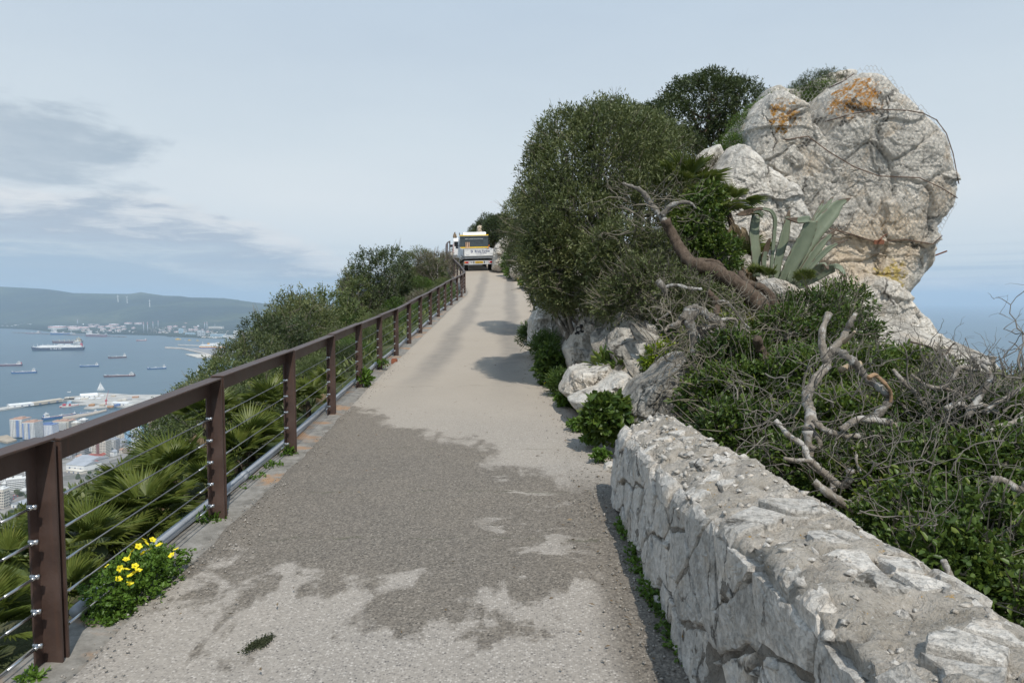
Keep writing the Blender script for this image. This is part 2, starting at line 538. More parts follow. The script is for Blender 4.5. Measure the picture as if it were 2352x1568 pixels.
def mat_rock(name, tint=(1, 1, 1), lichen=0.35, warm=0.25, speckle=1.0, dark=0.5, scale=1.0, warm_box=None, ochre_pts=()):
    """weathered limestone: pale grey, darker lichen, warm iron stains"""
    m, k, out = new_mat(name)
    co = k.coords('Object')
    w = k.noise(co, 0.9 * scale, 6, 0.62, 0.3)
    f = k.noise(co, 7.0 * scale, 8, 0.68, 0.2)
    g = k.noise(co, 26.0 * scale, 6, 0.7)
    base = k.ramp(f, [(0.25, (0.46, 0.44, 0.41)), (0.43, (0.64, 0.615, 0.575)), (0.55, (0.76, 0.735, 0.69)), (0.75, (0.85, 0.825, 0.785))])
    base = k.mix(1.0, base, (*tint,), 'MULTIPLY')
    # grey-black crustose lichen in ragged patches with a shape of its own
    lm = k.mapr(k.math('ADD', k.math('MULTIPLY', w, 0.6), k.math('MULTIPLY', k.noise(co, 4.3 * scale, 7, 0.72, 0.5), 0.4)), 0.47, 0.60, 0.0, lichen, True)
    base = k.mix(lm, base, (0.17, 0.165, 0.15))
    sp = k.mapr(k.noise(co, 46 * scale, 4, 0.75), 0.56, 0.68, 0.0, 0.55 * speckle, True)
    base = k.mix(sp, base, (0.14, 0.135, 0.12))
    wm = k.mapr(k.noise(co, 1.4 * scale, 5, 0.6, 0.6), 0.50, 0.66, 0.0, warm, True)
    base = k.mix(wm, base, (0.58, 0.44, 0.29))
    if warm_box:
        # iron-stained scar on the face (centre, radius)
        (cx, cy, cz), rad = warm_box
        dv = k.n('ShaderNodeVectorMath', {0: co, 1: (cx, cy, cz)}, operation='DISTANCE').outputs['Value']
        dm = k.mapr(k.math('ADD', dv, k.math('MULTIPLY', k.math('SUBTRACT', w, 0.5), rad * 1.7)), rad * 0.35, rad * 1.0, 1.0, 0.0, True)
        base = k.mix(k.math('MULTIPLY', dm, 0.62), base, k.mix(f, (0.50, 0.36, 0.22), (0.76, 0.62, 0.44)))
    for (cx, cy, cz), rad, colr in ochre_pts:
        dv = k.n('ShaderNodeVectorMath', {0: co, 1: (cx, cy, cz)}, operation='DISTANCE').outputs['Value']
        dm = k.mapr(dv, rad * 0.4, rad, 1.0, 0.0, True)
        sm = k.mapr(k.math('ADD', k.noise(co, 7.5 * scale, 6, 0.7, 0.4), k.math('MULTIPLY', dm, 0.16)), 0.60, 0.68, 0.0, 1.0, True)
        base = k.mix(k.math('MULTIPLY', sm, k.mapr(dm, 0, 0.5, 0, 1)), base, colr)
    # scattered ochre spots
    oc = k.mapr(k.noise(co, 3.6 * scale, 6, 0.75, 0.3), 0.685, 0.73, 0.0, 0.7, True)
    base = k.mix(oc, base, (0.50, 0.30, 0.09))
    cr = k.voro(k.mapping(co, rot=(0.4, 0.7, 0.3), scale=(1, 1, 0.55)), 2.6 * scale, 'DISTANCE_TO_EDGE')
    crack = k.mapr(k.math('ADD', cr, k.math('MULTIPLY', k.math('SUBTRACT', f, 0.5), 0.25)), 0.0, 0.035, -1.0, 0.0)
    wv = k.n('ShaderNodeVectorMath', {0: co, 1: k.n('ShaderNodeVectorMath', {0: k.noise(co, 1.1 * scale, 5, 0.6, col=True), 1: (0.9 / scale,) * 3}, operation='MULTIPLY').outputs[0]}, operation='ADD').outputs[0]
    fis = k.voro(k.mapping(wv, rot=(0.3, 0.5, 0.6), scale=(1, 1, 0.7)), 0.62 * scale, 'DISTANCE_TO_EDGE')
    fm = k.math('MULTIPLY', k.mapr(fis, 0.004, 0.022, 1.0, 0.0), k.mapr(k.noise(co, 1.3 * scale, 3, 0.6), 0.42, 0.56, 0.0, 0.85))
    base = k.mix(fm, base, (0.075, 0.068, 0.056))
    pit = k.mapr(k.noise(co, 17 * scale, 7, 0.75, 0.3), 0.30, 0.46, -1.0, 0.0)
    h = k.math('ADD', k.math('ADD', k.math('MULTIPLY', f, 1.4), k.math('MULTIPLY', g, 0.75)), k.math('ADD', k.math('MULTIPLY', crack, 0.2), k.math('SUBTRACT', k.math('MULTIPLY', pit, 0.7), fm)))
    nb = k.bump(h, 0.8, 0.06 / scale)
    pbr(k, out, base, 0.92, 0, nb, 0.2)
    return m

def mat_leaf(name, cols, trans=0.22, rough=0.5, spec=0.35):
    """leaf tint runs over cols with a per-leaf value and a per-plant value"""
    m, k, out = new_mat(name)
    at = k.n('ShaderNodeAttribute', attribute_name='tint')
    oi = k.n('ShaderNodeObjectInfo')
    v = k.math('ADD', at.outputs['Fac'], k.math('MULTIPLY', k.math('SUBTRACT', oi.outputs['Random'], 0.5), 0.22), clamp=True)
    n = len(cols)
    c = k.ramp(v, [(i / (n - 1), cols[i]) for i in range(n)])
    b = k.n('ShaderNodeBsdfPrincipled', {'Base Color': c, 'Roughness': rough, 'Specular IOR Level': spec})
    tr = k.n('ShaderNodeBsdfTranslucent', {'Color': k.mix(0.5, c, (0.16, 0.20, 0.03), 'ADD')})
    mx = k.n('ShaderNodeMixShader', {0: trans, 1: b.outputs[0], 2: tr.outputs[0]})
    k.t.links.new(mx.outputs[0], out.inputs[0])
    return m

def mat_bark(name, dark, lite, patch=None, scale=1.0):
    m, k, out = new_mat(name)
    co = k.coords('Object')
    f = k.noise(k.mapping(co, scale=(1, 1, 0.45)), 26 * scale, 6, 0.7, 0.5)
    c = k.ramp(f, [(0.3, dark), (0.7, lite)])
    if patch:
        pm = k.mapr(k.noise(co, 9 * scale, 6, 0.7, 0.4), 0.50, 0.60, 0, 0.85, True)
        c = k.mix(pm, c, patch)
    nb = k.bump(k.math('ADD', f, k.math('MULTIPLY', k.noise(co, 90 * scale, 3, 0.6), 0.4)), 0.9, 0.012)
    pbr(k, out, c, 0.9, 0, nb, 0.2)
    return m

def mat_corten():
    m, k, out = new_mat('rust_brown_steel')
    co = k.coords('Object')
    f = k.noise(co, 5.0, 6, 0.6)
    st = k.noise(k.mapping(co, scale=(30, 30, 1.2)), 1.0, 4, 0.6)
    c = k.ramp(f, [(0.3, (0.056, 0.034, 0.027)), (0.55, (0.082, 0.052, 0.042)), (0.8, (0.112, 0.073, 0.060))])
    c = k.mix(k.mapr(st, 0.55, 0.75, 0, 0.35), c, (0.145, 0.066, 0.036))
    nb = k.bump(k.noise(co, 160, 3, 0.6), 0.25, 0.003)
    pbr(k, out, c, k.mapr(f, 0.3, 0.7, 0.40, 0.58), 0.15, nb, 0.5)
    return m

def mat_curb():
    m, k, out = new_mat('kerb_concrete')
    co = k.coords('Object')
    f = k.noise(co, 9.0, 6, 0.65)
    g = k.noise(co, 60.0, 4, 0.7)
    c = k.ramp(f, [(0.3, (0.14, 0.13, 0.115)), (0.5, (0.23, 0.215, 0.19)), (0.75, (0.33, 0.31, 0.28))])
    c = k.mix(k.mapr(g, 0.55, 0.7, 0, 0.4), c, (0.13, 0.12, 0.105))
    rust = k.mapr(k.noise(co, 1.5, 5, 0.65, 0.4), 0.52, 0.64, 0, 0.6, True)
    c = k.mix(rust, c, k.mix(g, (0.34, 0.155, 0.055), (0.46, 0.27, 0.13)))
    pbr(k, out, c, 0.9, 0, k.bump(k.math('ADD', f, k.math('MULTIPLY', g, 0.4)), 0.6, 0.015), 0.2)
    return m

def mat_soil(name, a, b, c3):
    m, k, out = new_mat(name)
    co = k.coords('Object')
    f = k.noise(co, 0.8, 8, 0.65)
    g = k.noise(co, 14, 5, 0.7)
    c = k.ramp(f, [(0.32, a), (0.5, b), (0.68, c3)])
    c = k.mix(k.mapr(g, 0.5, 0.7, 0, 0.5), c, tuple(v * 0.45 for v in a))
    pbr(k, out, c, 0.95, 0, k.bump(k.math('ADD', f, g), 0.8, 0.06), 0.15)
    return m

def mat_sea():
    m, k, out = new_mat('sea_water')
    co = k.coords('Object')
    f = k.noise(k.mapping(co, scale=(1, 1, 1)), 0.0009, 5, 0.6, 0.3)
    g = k.noise(k.mapping(co, scale=(1, 0.35, 1), rot=(0, 0, 0.5)), 0.012, 5, 0.65)
    c = k.ramp(f, [(0.3, (0.022, 0.066, 0.098)), (0.7, (0.034, 0.090, 0.122))])
    nb = k.bump(g, 0.35, 6.0)
    pbr(k, out, c, 0.32, 0, nb, 0.42)
    return m

def mat_hill():
    m, k, out = new_mat('hill_land')
    co = k.coords('Object')
    f = k.noise(co, 0.00055, 8, 0.62, 0.4)
    g = k.noise(co, 0.0045, 6, 0.7)
    c = k.ramp(f, [(0.30, (0.010, 0.018, 0.015)), (0.46, (0.018, 0.029, 0.019)), (0.58, (0.050, 0.066, 0.032)), (0.75, (0.14, 0.13, 0.08))])
    c = k.mix(k.mapr(g, 0.5, 0.66, 0, 0.6), c, (0.020, 0.030, 0.016))
    q = k.mapr(k.noise(k.mapping(co, scale=(0.6, 1.6, 1)), 0.0016, 5, 0.55, 0.2), 0.685, 0.715, 0, 0.75, True)
    c = k.mix(q, c, (0.42, 0.31, 0.18))
    pbr(k, out, c, 0.95, 0, k.bump(k.math('ADD', f, k.math('MULTIPLY', g, 0.3)), 0.8, 120.0), 0.1)
    return m

def mat_town_ground():
    m, k, out = new_mat('town_ground')
    co = k.coords('Object')
    f = k.noise(co, 0.02, 6, 0.65)
    b = k.voro(co, 0.028, out=1)
    c = k.ramp(f, [(0.3, (0.10, 0.10, 0.095)), (0.5, (0.22, 0.205, 0.185)), (0.7, (0.42, 0.39, 0.34))])
    c = k.mix(0.35, c, k.ramp(k.xyz(b)[0], [(0, (0.06, 0.075, 0.045)), (0.4, (0.20, 0.19, 0.18)), (0.8, (0.40, 0.38, 0.35)), (1, (0.55, 0.53, 0.5))]))
    pbr(k, out, c, 0.95, 0, None, 0.1)
    return m

M_road = mat_road()
M_corten = mat_corten()
M_curb = mat_curb()
M_soil_l = mat_soil('scrub_soil', (0.035, 0.05, 0.02), (0.065, 0.085, 0.032), (0.13, 0.125, 0.07))
M_soil_r = mat_soil('bank_soil', (0.07, 0.065, 0.045), (0.13, 0.115, 0.085), (0.24, 0.22, 0.185))
M_sea = mat_sea()
M_hill = mat_hill()
M_town = mat_town_ground()
M_olive = mat_leaf('olive_leaf', [(0.039, 0.052, 0.020), (0.070, 0.090, 0.031), (0.108, 0.131, 0.046), (0.174, 0.187, 0.077), (0.249, 0.249, 0.096)], 0.16, 0.48)
M_olive_d = mat_leaf('dark_olive_leaf', [(0.029, 0.041, 0.017), (0.048, 0.068, 0.025), (0.077, 0.103, 0.037), (0.122, 0.147, 0.056)], 0.12, 0.45)
M_scrub = mat_leaf('scrub_leaf', [(0.046, 0.064, 0.024), (0.078, 0.106, 0.035), (0.116, 0.151, 0.049), (0.186, 0.197, 0.074), (0.276, 0.242, 0.115)], 0.18, 0.5)
M_scrub_g = mat_leaf('green_scrub_leaf', [(0.036, 0.066, 0.017), (0.061, 0.112, 0.024), (0.103, 0.165, 0.034), (0.166, 0.224, 0.048)], 0.22, 0.42)
M_scrub_b = mat_leaf('brown_scrub_leaf', [(0.069, 0.062, 0.035), (0.106, 0.100, 0.053), (0.156, 0.144, 0.081), (0.225, 0.200, 0.131)], 0.12, 0.6)
M_broad = mat_leaf('glossy_leaf', [(0.023, 0.045, 0.010), (0.046, 0.083, 0.016), (0.080, 0.128, 0.022), (0.139, 0.175, 0.030), (0.265, 0.224, 0.045)], 0.18, 0.42, 0.3)
M_palm = mat_leaf('fan_palm_leaf', [(0.046, 0.071, 0.017), (0.087, 0.121, 0.024), (0.133, 0.161, 0.033), (0.205, 0.213, 0.060)], 0.2, 0.45)
M_palm_dry = mat_leaf('dry_palm_leaf', [(0.20, 0.15, 0.09), (0.30, 0.23, 0.145), (0.38, 0.31, 0.21)], 0.1, 0.7)
M_weed = mat_leaf('weed_leaf', [(0.054, 0.106, 0.015), (0.095, 0.175, 0.024), (0.155, 0.250, 0.037)], 0.25, 0.42)
M_flower = S('yellow_petal', (0.80, 0.66, 0.015), 0.5, var=0.06)
M_lime = mat_leaf('lime_leaf', [(0.06, 0.12, 0.012), (0.12, 0.20, 0.018), (0.24, 0.30, 0.02), (0.40, 0.40, 0.03)], 0.25, 0.42)
M_bark = mat_bark('brown_bark', (0.050, 0.036, 0.026), (0.155, 0.115, 0.085))
M_bark_g = mat_bark('grey_bark', (0.085, 0.075, 0.062), (0.24, 0.215, 0.185), (0.42, 0.41, 0.385))
M_dead = mat_bark('dead_wood', (0.13, 0.11, 0.088), (0.36, 0.32, 0.27), (0.47, 0.45, 0.42))
M_thin = S('grey_thin_twig', (0.185, 0.165, 0.14), 0.9, var=0.3)
M_twig = S('pale_twig', (0.20, 0.175, 0.135), 0.9, var=0.2)
M_steel = S('stainless_steel', (0.55, 0.55, 0.55), 0.3, 1.0, var=0.1)
M_cable = S('steel_cable', (0.26, 0.26, 0.265), 0.45, 0.8, var=0.15)
M_pipe = S('grey_pipe', (0.30, 0.315, 0.335), 0.42, var=0.15, scale=3)

# ------------------------------------------------------------------ ground profile along the road
_Y = [-12, 0, 3.2, 5.15, 7.05, 9.3, 11.9, 14.3, 16.1, 17.6, 19.4, 22.4, 24.6, 26.1, 28.8, 35, 40, 46, 50, 54, 58, 62, 70, 90, 130]
_Z = [-1.95, -1.78, -1.74, -1.66, -1.60, -1.54, -1.45, -1.36, -1.26, -1.14, -0.98, -0.76, -0.57, -0.43, -0.2, 0.3, 0.95, 1.85, 2.38, 2.95, 3.55, 4.2, 5.3, 7.6, 11.5]
_XLY = [-12, 0, 3.2, 5.15, 7, 9.3, 12, 14.3, 17, 20, 25, 29, 33, 36, 40, 44, 48, 53, 58, 62, 66, 72, 130]
_XLX = [-2.05, -2.15, -2.2, -2.24, -2.3, -2.45, -2.6, -2.68, -2.68, -2.65, -2.62, -2.55, -2.45, -2.45, -3.0, -3.7, -4.3, -5.0, -5.6, -5.8, -5.6, -4.6, 6]
_XRY = [-12, 3, 5.4, 6.9, 9.9, 13.1, 18, 24, 30, 36, 39, 43, 46, 50, 54, 60, 66, 72, 130]
_XRX = [0.78, 0.80, 0.78, 0.90, 0.74, 0.55, 0.42, 0.6, 0.9, 1.0, 0.9, 0.4, -0.25, -1.2, -2.0, -2.6, -2.3, -1.2, 9]
_yy = np.arange(-12, 130.01, 0.1)
def _sm(Ys, Xs, w):
    v = np.interp(_yy, Ys, Xs)
    n = int(w / 0.1) | 1
    pad = np.pad(v, n // 2, mode='edge')
    return np.convolve(pad, np.ones(n) / n, 'valid')
_zs = _sm(_Y, _Z, 1.6); _ls = _sm(_XLY, _XLX, 1.6); _rs = _sm(_XRY, _XRX, 1.6)
def zf(Y): return np.interp(Y, _yy, _zs)
def XL(Y): return np.interp(Y, _yy, _ls)
def XR(Y): return np.interp(Y, _yy, _rs)

def h_left(X, Y):
    X = np.asarray(X, float); Y = np.asarray(Y, float)
    t = np.maximum(XL(Y) - X, 0)
    drop = 0.10 + 0.30 * np.minimum(t, 1.2) + 0.48 * np.clip(t - 1.2, 0, 5) + 0.64 * np.clip(t - 6.2, 0, 19) + 0.85 * np.maximum(t - 25.2, 0)
    q = np.stack([X * 0.22, Y * 0.22, 0 * X], -1).reshape(-1, 3)
    nz = fbm(q, 4, seed=5).reshape(X.shape)
    return zf(Y) - drop + nz * np.minimum(t * 0.35, 1.4)
def bank(t):
    return 1.15 * sstep(0.05, 1.1, t) + 0.27 * np.maximum(t - 1.0, 0)
def h_right(X, Y):
    X = np.asarray(X, float); Y = np.asarray(Y, float)
    t = np.maximum(X - XR(Y), 0)
    A = sstep(5.6, 9.5, Y)
    low = -0.35 - 0.22 * t
    z = zf(Y) + A * bank(np.minimum(t, 1.9 + 3.6 * sstep(8, 15, Y) - XR(Y))) + (1 - A) * low * sstep(0.3, 1.0, t)
    crest = 1.9 + 3.6 * sstep(8, 15, Y)
    over = np.maximum(X - crest, 0)
    z = z - 0.42 * over - 0.9 * np.maximum(over - 4.5, 0)
    q = np.stack([X * 0.6, Y * 0.6, 0 * X], -1).reshape(-1, 3)
    nz = fbm(q, 4, seed=11).reshape(X.shape)
    return z + nz * 0.5 * sstep(0.2, 1.2, t)

# ------------------------------------------------------------------ the setting: road, slopes, sea, hills, town ground
def build_road():
    ys = np.concatenate([np.arange(-6, 16, 0.12), np.arange(16, 78, 0.3)])
    nu = 34
    u = np.linspace(0, 1, nu)
    Yg = np.repeat(ys[:, None], nu, 1)
    l = XL(ys)[:, None] + 0.10; r = XR(ys)[:, None]
    rw = fbm(np.stack([ys * 1.3, ys * 0, ys * 0 + 4], 1), 4, seed=3)[:, None] * 0.12
    lw = fbm(np.stack([ys * 2.1, ys * 0, ys * 0 + 9], 1), 4, seed=4)[:, None] * 0.07
    Xg = (l + lw) * (1 - u) + (r + 0.12 + rw) * u
    Z = zf(ys)[:, None] + 0.035 + 0.05 * u[None, :] + 0 * Xg
    q = np.stack([Xg.ravel() * 0.9, Yg.ravel() * 0.9, 0 * Xg.ravel()], 1)
    Z = Z + (fbm(q, 3, seed=2) * 0.022).reshape(Z.shape)
    Z[:, 0] -= 0.08; Z[:, -1] -= 0.05
    me = mesh_np('road', np.stack([Xg, Yg, Z], -1).reshape(-1, 3), grid_faces(nu, len(ys)), 4, True)
    return struct('road', me, M_road)
road = build_road()

BANK = []
def build_slopes():
    # left: falls away to the town
    ys = np.concatenate([np.arange(-20, 40, 0.5), np.arange(40, 90, 1.2), np.arange(90, 131, 5)])
    ts = np.concatenate([[-0.3, 0.0, 0.1], np.arange(0.25, 6, 0.25), np.arange(6, 30, 0.8), np.geomspace(30, 560, 36)])
    Yg, T = np.meshgrid(ys, ts, indexing='ij')
    Xg = XL(Yg) - T
    Z = h_left(Xg, Yg)
    Z[:, 0] = zf(ys) - 0.35; Z[:, 1] = zf(ys) - 0.12
    me = mesh_np('hillside', np.stack([Xg, Yg, Z], -1).reshape(-1, 3), grid_faces(len(ts), len(ys)), 4, True)
    me.flip_normals()
    struct('hillside', me, M_soil_l)
    ts = np.concatenate([[-0.1, 0.0], np.arange(0.07, 3.2, 0.07), np.arange(3.2, 12, 0.2), np.arange(12, 30, 1.0), np.geomspace(30, 400, 20)])
    ys = np.concatenate([np.arange(-10, 5.5, 0.25), np.arange(5.5, 24, 0.08), np.arange(24, 60, 0.2), np.arange(60, 130, 1.0)])
    Yg, T = np.meshgrid(ys, ts, indexing='ij')
    Xg = XR(Yg) + T
    Z = h_right(Xg, Yg)
    V = np.stack([Xg, Yg, Z], -1).reshape(-1, 3)
    wgt = (sstep(0.0, 0.35, T) * (1 - sstep(3.5, 6, T)) * sstep(6.0, 7.5, Yg)).ravel()
    warp = np.stack([fbm(V * 0.9 + 9 * i, 3, seed=61 + i) for i in range(3)], 1) * 0.6
    for sc, am, sd in ((0.75, 0.62, 65), (2.1, 0.22, 66), (5.5, 0.08, 67)):
        q = (V + warp) * sc * np.array([1.0, 0.8, 1.2])
        f1, f2, idv = worley(q, sd)
        tl = np.stack([np.sin(idv * 91.7), np.sin(idv * 57.3 + 1), np.sin(idv * 33.1 + 2)], 1)
        d = (idv - 0.45 + 0.8 * (tl * (q - np.floor(q) - 0.5)).sum(1)) * am - np.exp(-((f2 - f1) / 0.05) ** 2) * am * 0.3
        V += np.array([-0.62, -0.25, 0.55]) * (d * wgt)[:, None]
    V = V.reshape(len(ys), len(ts), 3)
    V[:, 0, 2] = zf(ys) - 0.3; V[:, 1, 2] = zf(ys) - 0.05
    V[:, 1, 0] = XR(ys)
    Xg, Yg, Z = V[..., 0], V[..., 1], V[..., 2]
    me = mesh_np('bank', np.stack([Xg, Yg, Z], -1).reshape(-1, 3), grid_faces(len(ts), len(ys)), 4, True)
    BANK.append(struct('bank', me, M_soil_r))
build_slopes()

# sea: one sheet to the horizon
sq = MB().add([(-62000, -20000, SEA), (62000, -20000, SEA), (62000, 62000, SEA), (-62000, 62000, SEA)], [(0, 1, 2, 3)])
struct('sea', sq.mesh('sea'), M_sea)

# hills across the bay
RIDGE = [(-700, 640), (-300, 648), (0, 658), (60, 661), (110, 664), (140, 668), (170, 673), (250, 674.5), (300, 675), (326, 671), (344, 674), (379, 679), (417, 680), (437, 683), (491, 684), (518, 686), (558, 692), (605, 697), (700, 702), (900, 704), (1200, 706)]
SHORE = [(-700, 748), (0, 754.5), (53, 756), (87, 759), (130, 764), (200, 767), (290, 769), (371, 771), (424, 775), (571, 781), (700, 784), (1200, 790)]
def build_hills():
    cols = np.arange(-700, 1200, 6.0)
    rows = np.concatenate([np.linspace(0, 0.12, 8), np.linspace(0.14, 1.0, 70), np.linspace(1.03, 1.6, 10)])
    rp = np.interp(cols, *zip(*RIDGE)); sp = np.interp(cols, *zip(*SHORE))
    V = []
    for c, a, b in zip(cols, rp, sp):
        s = G(c, b)                                   # shore point on the water
        YS = s.y; YR = 15500.0
        dirx = (c - 1176) / 1568.0
        top = P(c, a, YR).z
        for q in rows:
            Y = YS + (YR - YS) * q
            e = 0.012 * sstep(0.02, 0.35, q) + 0.988 * sstep(0.40, 1.0, q) ** 1.1
            if q > 1: e = 1 - (q - 1) * 0.8
            V.append((dirx * Y, Y, SEA + 2 + (top - SEA - 2) * float(e)))
    V = np.array(V)
    q = np.tile(rows, len(cols))
    amp = sstep(0.42, 0.62, q) * (1 - sstep(0.82, 0.98, q)) * 0.9 + 0.01 * sstep(0.02, 0.2, q)
    V[:, 2] += fbm(V * np.array([1 / 1700, 1 / 1700, 0]), 5, seed=21, ridged=True) * 210 * amp
    V[:, 2] += fbm(V * np.array([1 / 420, 1 / 420, 0]), 4, seed=22) * 40 * amp
    me = mesh_np('hills', V, grid_faces(len(rows), len(cols)), 4, True)
    me.flip_normals()
    struct('hills', me, M_hill)
build_hills()

def slab(name, pts, z0, z1, mat, label=None, cat=None, kind=None):
    mb = MB().prism([(p.x, p.y) for p in pts], z0, z1)
    o = mb.build(name, mat)
    return tag(o, label, cat, None, kind)
# flat reclaimed town land below the rock
slab('town_land', [G(*p) for p in [(-900, 1046), (-60, 1040), (60, 1026), (112, 1010), (100, 1003), (170, 995), (236, 975), (300, 955), (330, 930), (370, 918), (420, 925), (700, 905), (1000, 900), (1200, 1000), (1200, 1700), (-900, 1700)]], SEA - 3, SEA + 3, M_town, kind='structure')
# ------------------------------------------------------------------ the air between here and the far shore
def build_haze():
    m = bpy.data.materials.new('haze_air')
    m.use_nodes = True
    m.node_tree.nodes.clear()
    k = NT(m.node_tree)
    out = k.n('ShaderNodeOutputMaterial')
    v = k.n('ShaderNodeVolumePrincipled', {'Color': (0.66, 0.83, 1.0, 1), 'Density': 4.8e-5, 'Anisotropy': 0.0})
    k.t.links.new(v.outputs[0], out.inputs['Volume'])
    mb = MB().box2((-63000, -21000, SEA - 8), (63000, 63000, 620))
    tag(mb.build('haze', m), kind='stuff')
build_haze()

# ------------------------------------------------------------------ fence of rust-brown steel frames with steel cables
FY = [-1.05 + 2.13 * i for i in range(-1, 0)] + [1.07]
FY = [-1.06, 1.07, 3.2, 5.15, 7.08, 9.2, 11.45, 13.7, 15.8, 17.75, 19.8, 22.1, 24.4, 26.5, 28.8, 31.1, 33.3, 35.6, 37.7, 39.8, 41.9, 44.0, 46.1, 48.2, 50.3, 52.4, 54.6, 56.8, 59.0, 61.2, 63.4]
FH = 1.10
CAP = 0.10   # width of the cap and of the post flanges
TH = 0.012
def build_fence():
    fence = thing('cable_fence', 'rust-brown steel fence with horizontal cables along the left road edge', 'fence', (float(XL(3.2)), 3.2, float(zf(3.2))))
    def base(Y):
        return Vector((float(XL(Y)), Y, float(zf(Y)) - 0.02))
    for i in range(len(FY) - 1):
        a, b = base(FY[i]), base(FY[i + 1])
        far = FY[i] > 30
        d = (b - a); L = Vector((d.x, d.y, 0)).length
        w = Vector((d.x, d.y, 0)).normalized()          # along
        r = Vector((w.y, -w.x, 0))                       # towards the road
        gap = 0.016
        step = 0.012 if i % 2 else 0.0
        A = a + w * gap; B = b - w * gap
        slope = (b.z - a.z) / L
        ws = Vector((w.x, w.y, slope)).normalized()
        lenS = (B - A).length
        up = Vector((0, 0, 1))
        topA = A + up * (FH + step) - r * CAP * 0.5
        # rail: top cap and a web hanging from its outer edge
        mb = MB()
        mb.extr([(0, 0), (CAP, 0), (CAP, -TH), (TH, -TH), (TH, -0.14), (0, -0.14)], topA, r, up, ws, lenS)
        mb.build('rail', M_corten, fence, world=True, bevel=0.003 if not far else 0)
        # two angle posts, flange across the fence at the very end, leg pointing into the bay
        for end, o0, sgn in ((0, A, 1), (1, B, -1)):
            mb = MB()
            wd = w * sgn
            hgt = FH + step - 0.006 - TH
            zb = o0 - r * CAP * 0.5
            prof = [(0, 0), (CAP * 0.98, 0), (CAP * 0.98, TH), (TH * 0.8, TH), (TH * 0.8, 0.068), (0, 0.068)]
            mb.extr(prof, zb + up * (-0.12), r, wd, up, hgt + 0.12)
            post = mb.build('post', M_corten, fence, world=True)
        # cables: five, following the slope, with turnbuckle and clevis at each end
        for c in range(5):
            h = 0.14 + c * 0.165
            off = -r * (CAP * 0.5 - 0.035)
            p0 = A + w * 0.075 + up * h + off
            p1 = B - w * 0.075 + up * h + off
            n = 6 if not far else 4
            mb = MB().cyl(p0, p1, 0.0042, n=n)
            cab = mb.build('cable', M_cable, fence, world=True, smooth=True)
            dv = (p1 - p0).normalized()
            for q, sg in ((p0, 1), (p1, -1)):
                mf = MB()
                if not far:
                    mf.cyl(q - dv * sg * 0.012, q + dv * sg * 0.035, 0.0085, n=8)
                    mf.cyl(q + dv * sg * 0.035, q + dv * sg * (0.21 if i < 6 else 0.1), 0.0068, 0.0062, n=8)
                    mf.cyl(q - off.normalized() * -0.02 - dv * sg * 0.004, q + off.normalized() * 0.032 - dv * sg * 0.004, 0.009, n=8)
                    mf.cyl(q - r * 0.014 * -1, q - r * 0.022, 0.0125, n=8)
                else:
                    mf.cyl(q - dv * 0.02, q + dv * 0.02, 0.012, n=6)
                fo = obj('cable_fitting', mf.mesh('cable_fitting', True), M_steel, cab)
    return fence
fence = build_fence()

def build_kerb():
    ys = np.arange(-4, 66, 0.2)
    x = XL(ys); z = zf(ys)
    prof = [(-0.20, -0.6), (-0.20, 0.0), (-0.185, 0.02), (0.0, 0.026), (0.19, 0.018), (0.24, 0.0), (0.27, -0.05), (0.27, -0.6)]
    V = []
    for i, Y in enumerate(ys):
        for a, b in prof:
            V.append((x[i] + a, Y, z[i] + b - 0.02))
    V = np.array(V)
    nz = fbm(V * 3.0, 3, seed=8)
    V[:, 2] += nz * 0.02
    V[:, 0] += fbm(V * 2.2, 3, seed=9) * 0.03
    me = mesh_np('kerb', V, grid_faces(len(prof), len(ys)), 4, False)
    me.flip_normals()
    tag(obj('kerb', me, M_curb), kind='structure')
    # plastic pipe lying behind the posts
    pts = []
    for Y in np.arange(3.6, 36, 0.35):
        wob = float(fbm(np.array([[Y * 0.5, 0, 3.0]]), 2, seed=12)[0]) * 0.10
        pts.append((float(XL(Y)) - 0.17 + wob, Y, float(zf(Y)) + 0.035 + 0.3 * wob))
    t = thing('pipe', 'grey plastic pipe lying along the outer edge of the kerb behind the fence posts', 'pipe', pts[0])
    mb = MB().tube(pts, 0.038, 10); mb.build('pipe_run', M_pipe, t, True, world=True)
    for Y in (6.05, 12.6, 20.0):
        p = Vector((float(np.interp(Y, [q[1] for q in pts], [q[0] for q in pts])), Y, float(np.interp(Y, [q[1] for q in pts], [q[2] for q in pts]))))
        q = Vector((float(np.interp(Y + .12, [q[1] for q in pts], [q[0] for q in pts])), Y + .12, float(np.interp(Y + .12, [q[1] for q in pts], [q[2] for q in pts]))))
        MB().cyl(p, q, 0.044, n=12).build('coupling', M_pipe, t, True, world=True)
    # short rusty stub of an old post on the kerb
    Y = 14.55
    mb = MB().box((float(XL(Y)) + 0.16, Y, float(zf(Y)) + 0.045), (0.13, 0.10, 0.10), 0.1)
    mb.box((float(XL(Y)) + 0.16, Y, float(zf(Y)) + 0.102), (0.10, 0.07, 0.02), 0.1)
    tag(mb.build('steel_stub', S('red_rust', (0.24, 0.085, 0.045), 0.8, var=0.25), bevel=0.006), 'short rusty red steel stub sitting on the kerb beside a fence post', 'stub')
build_kerb()
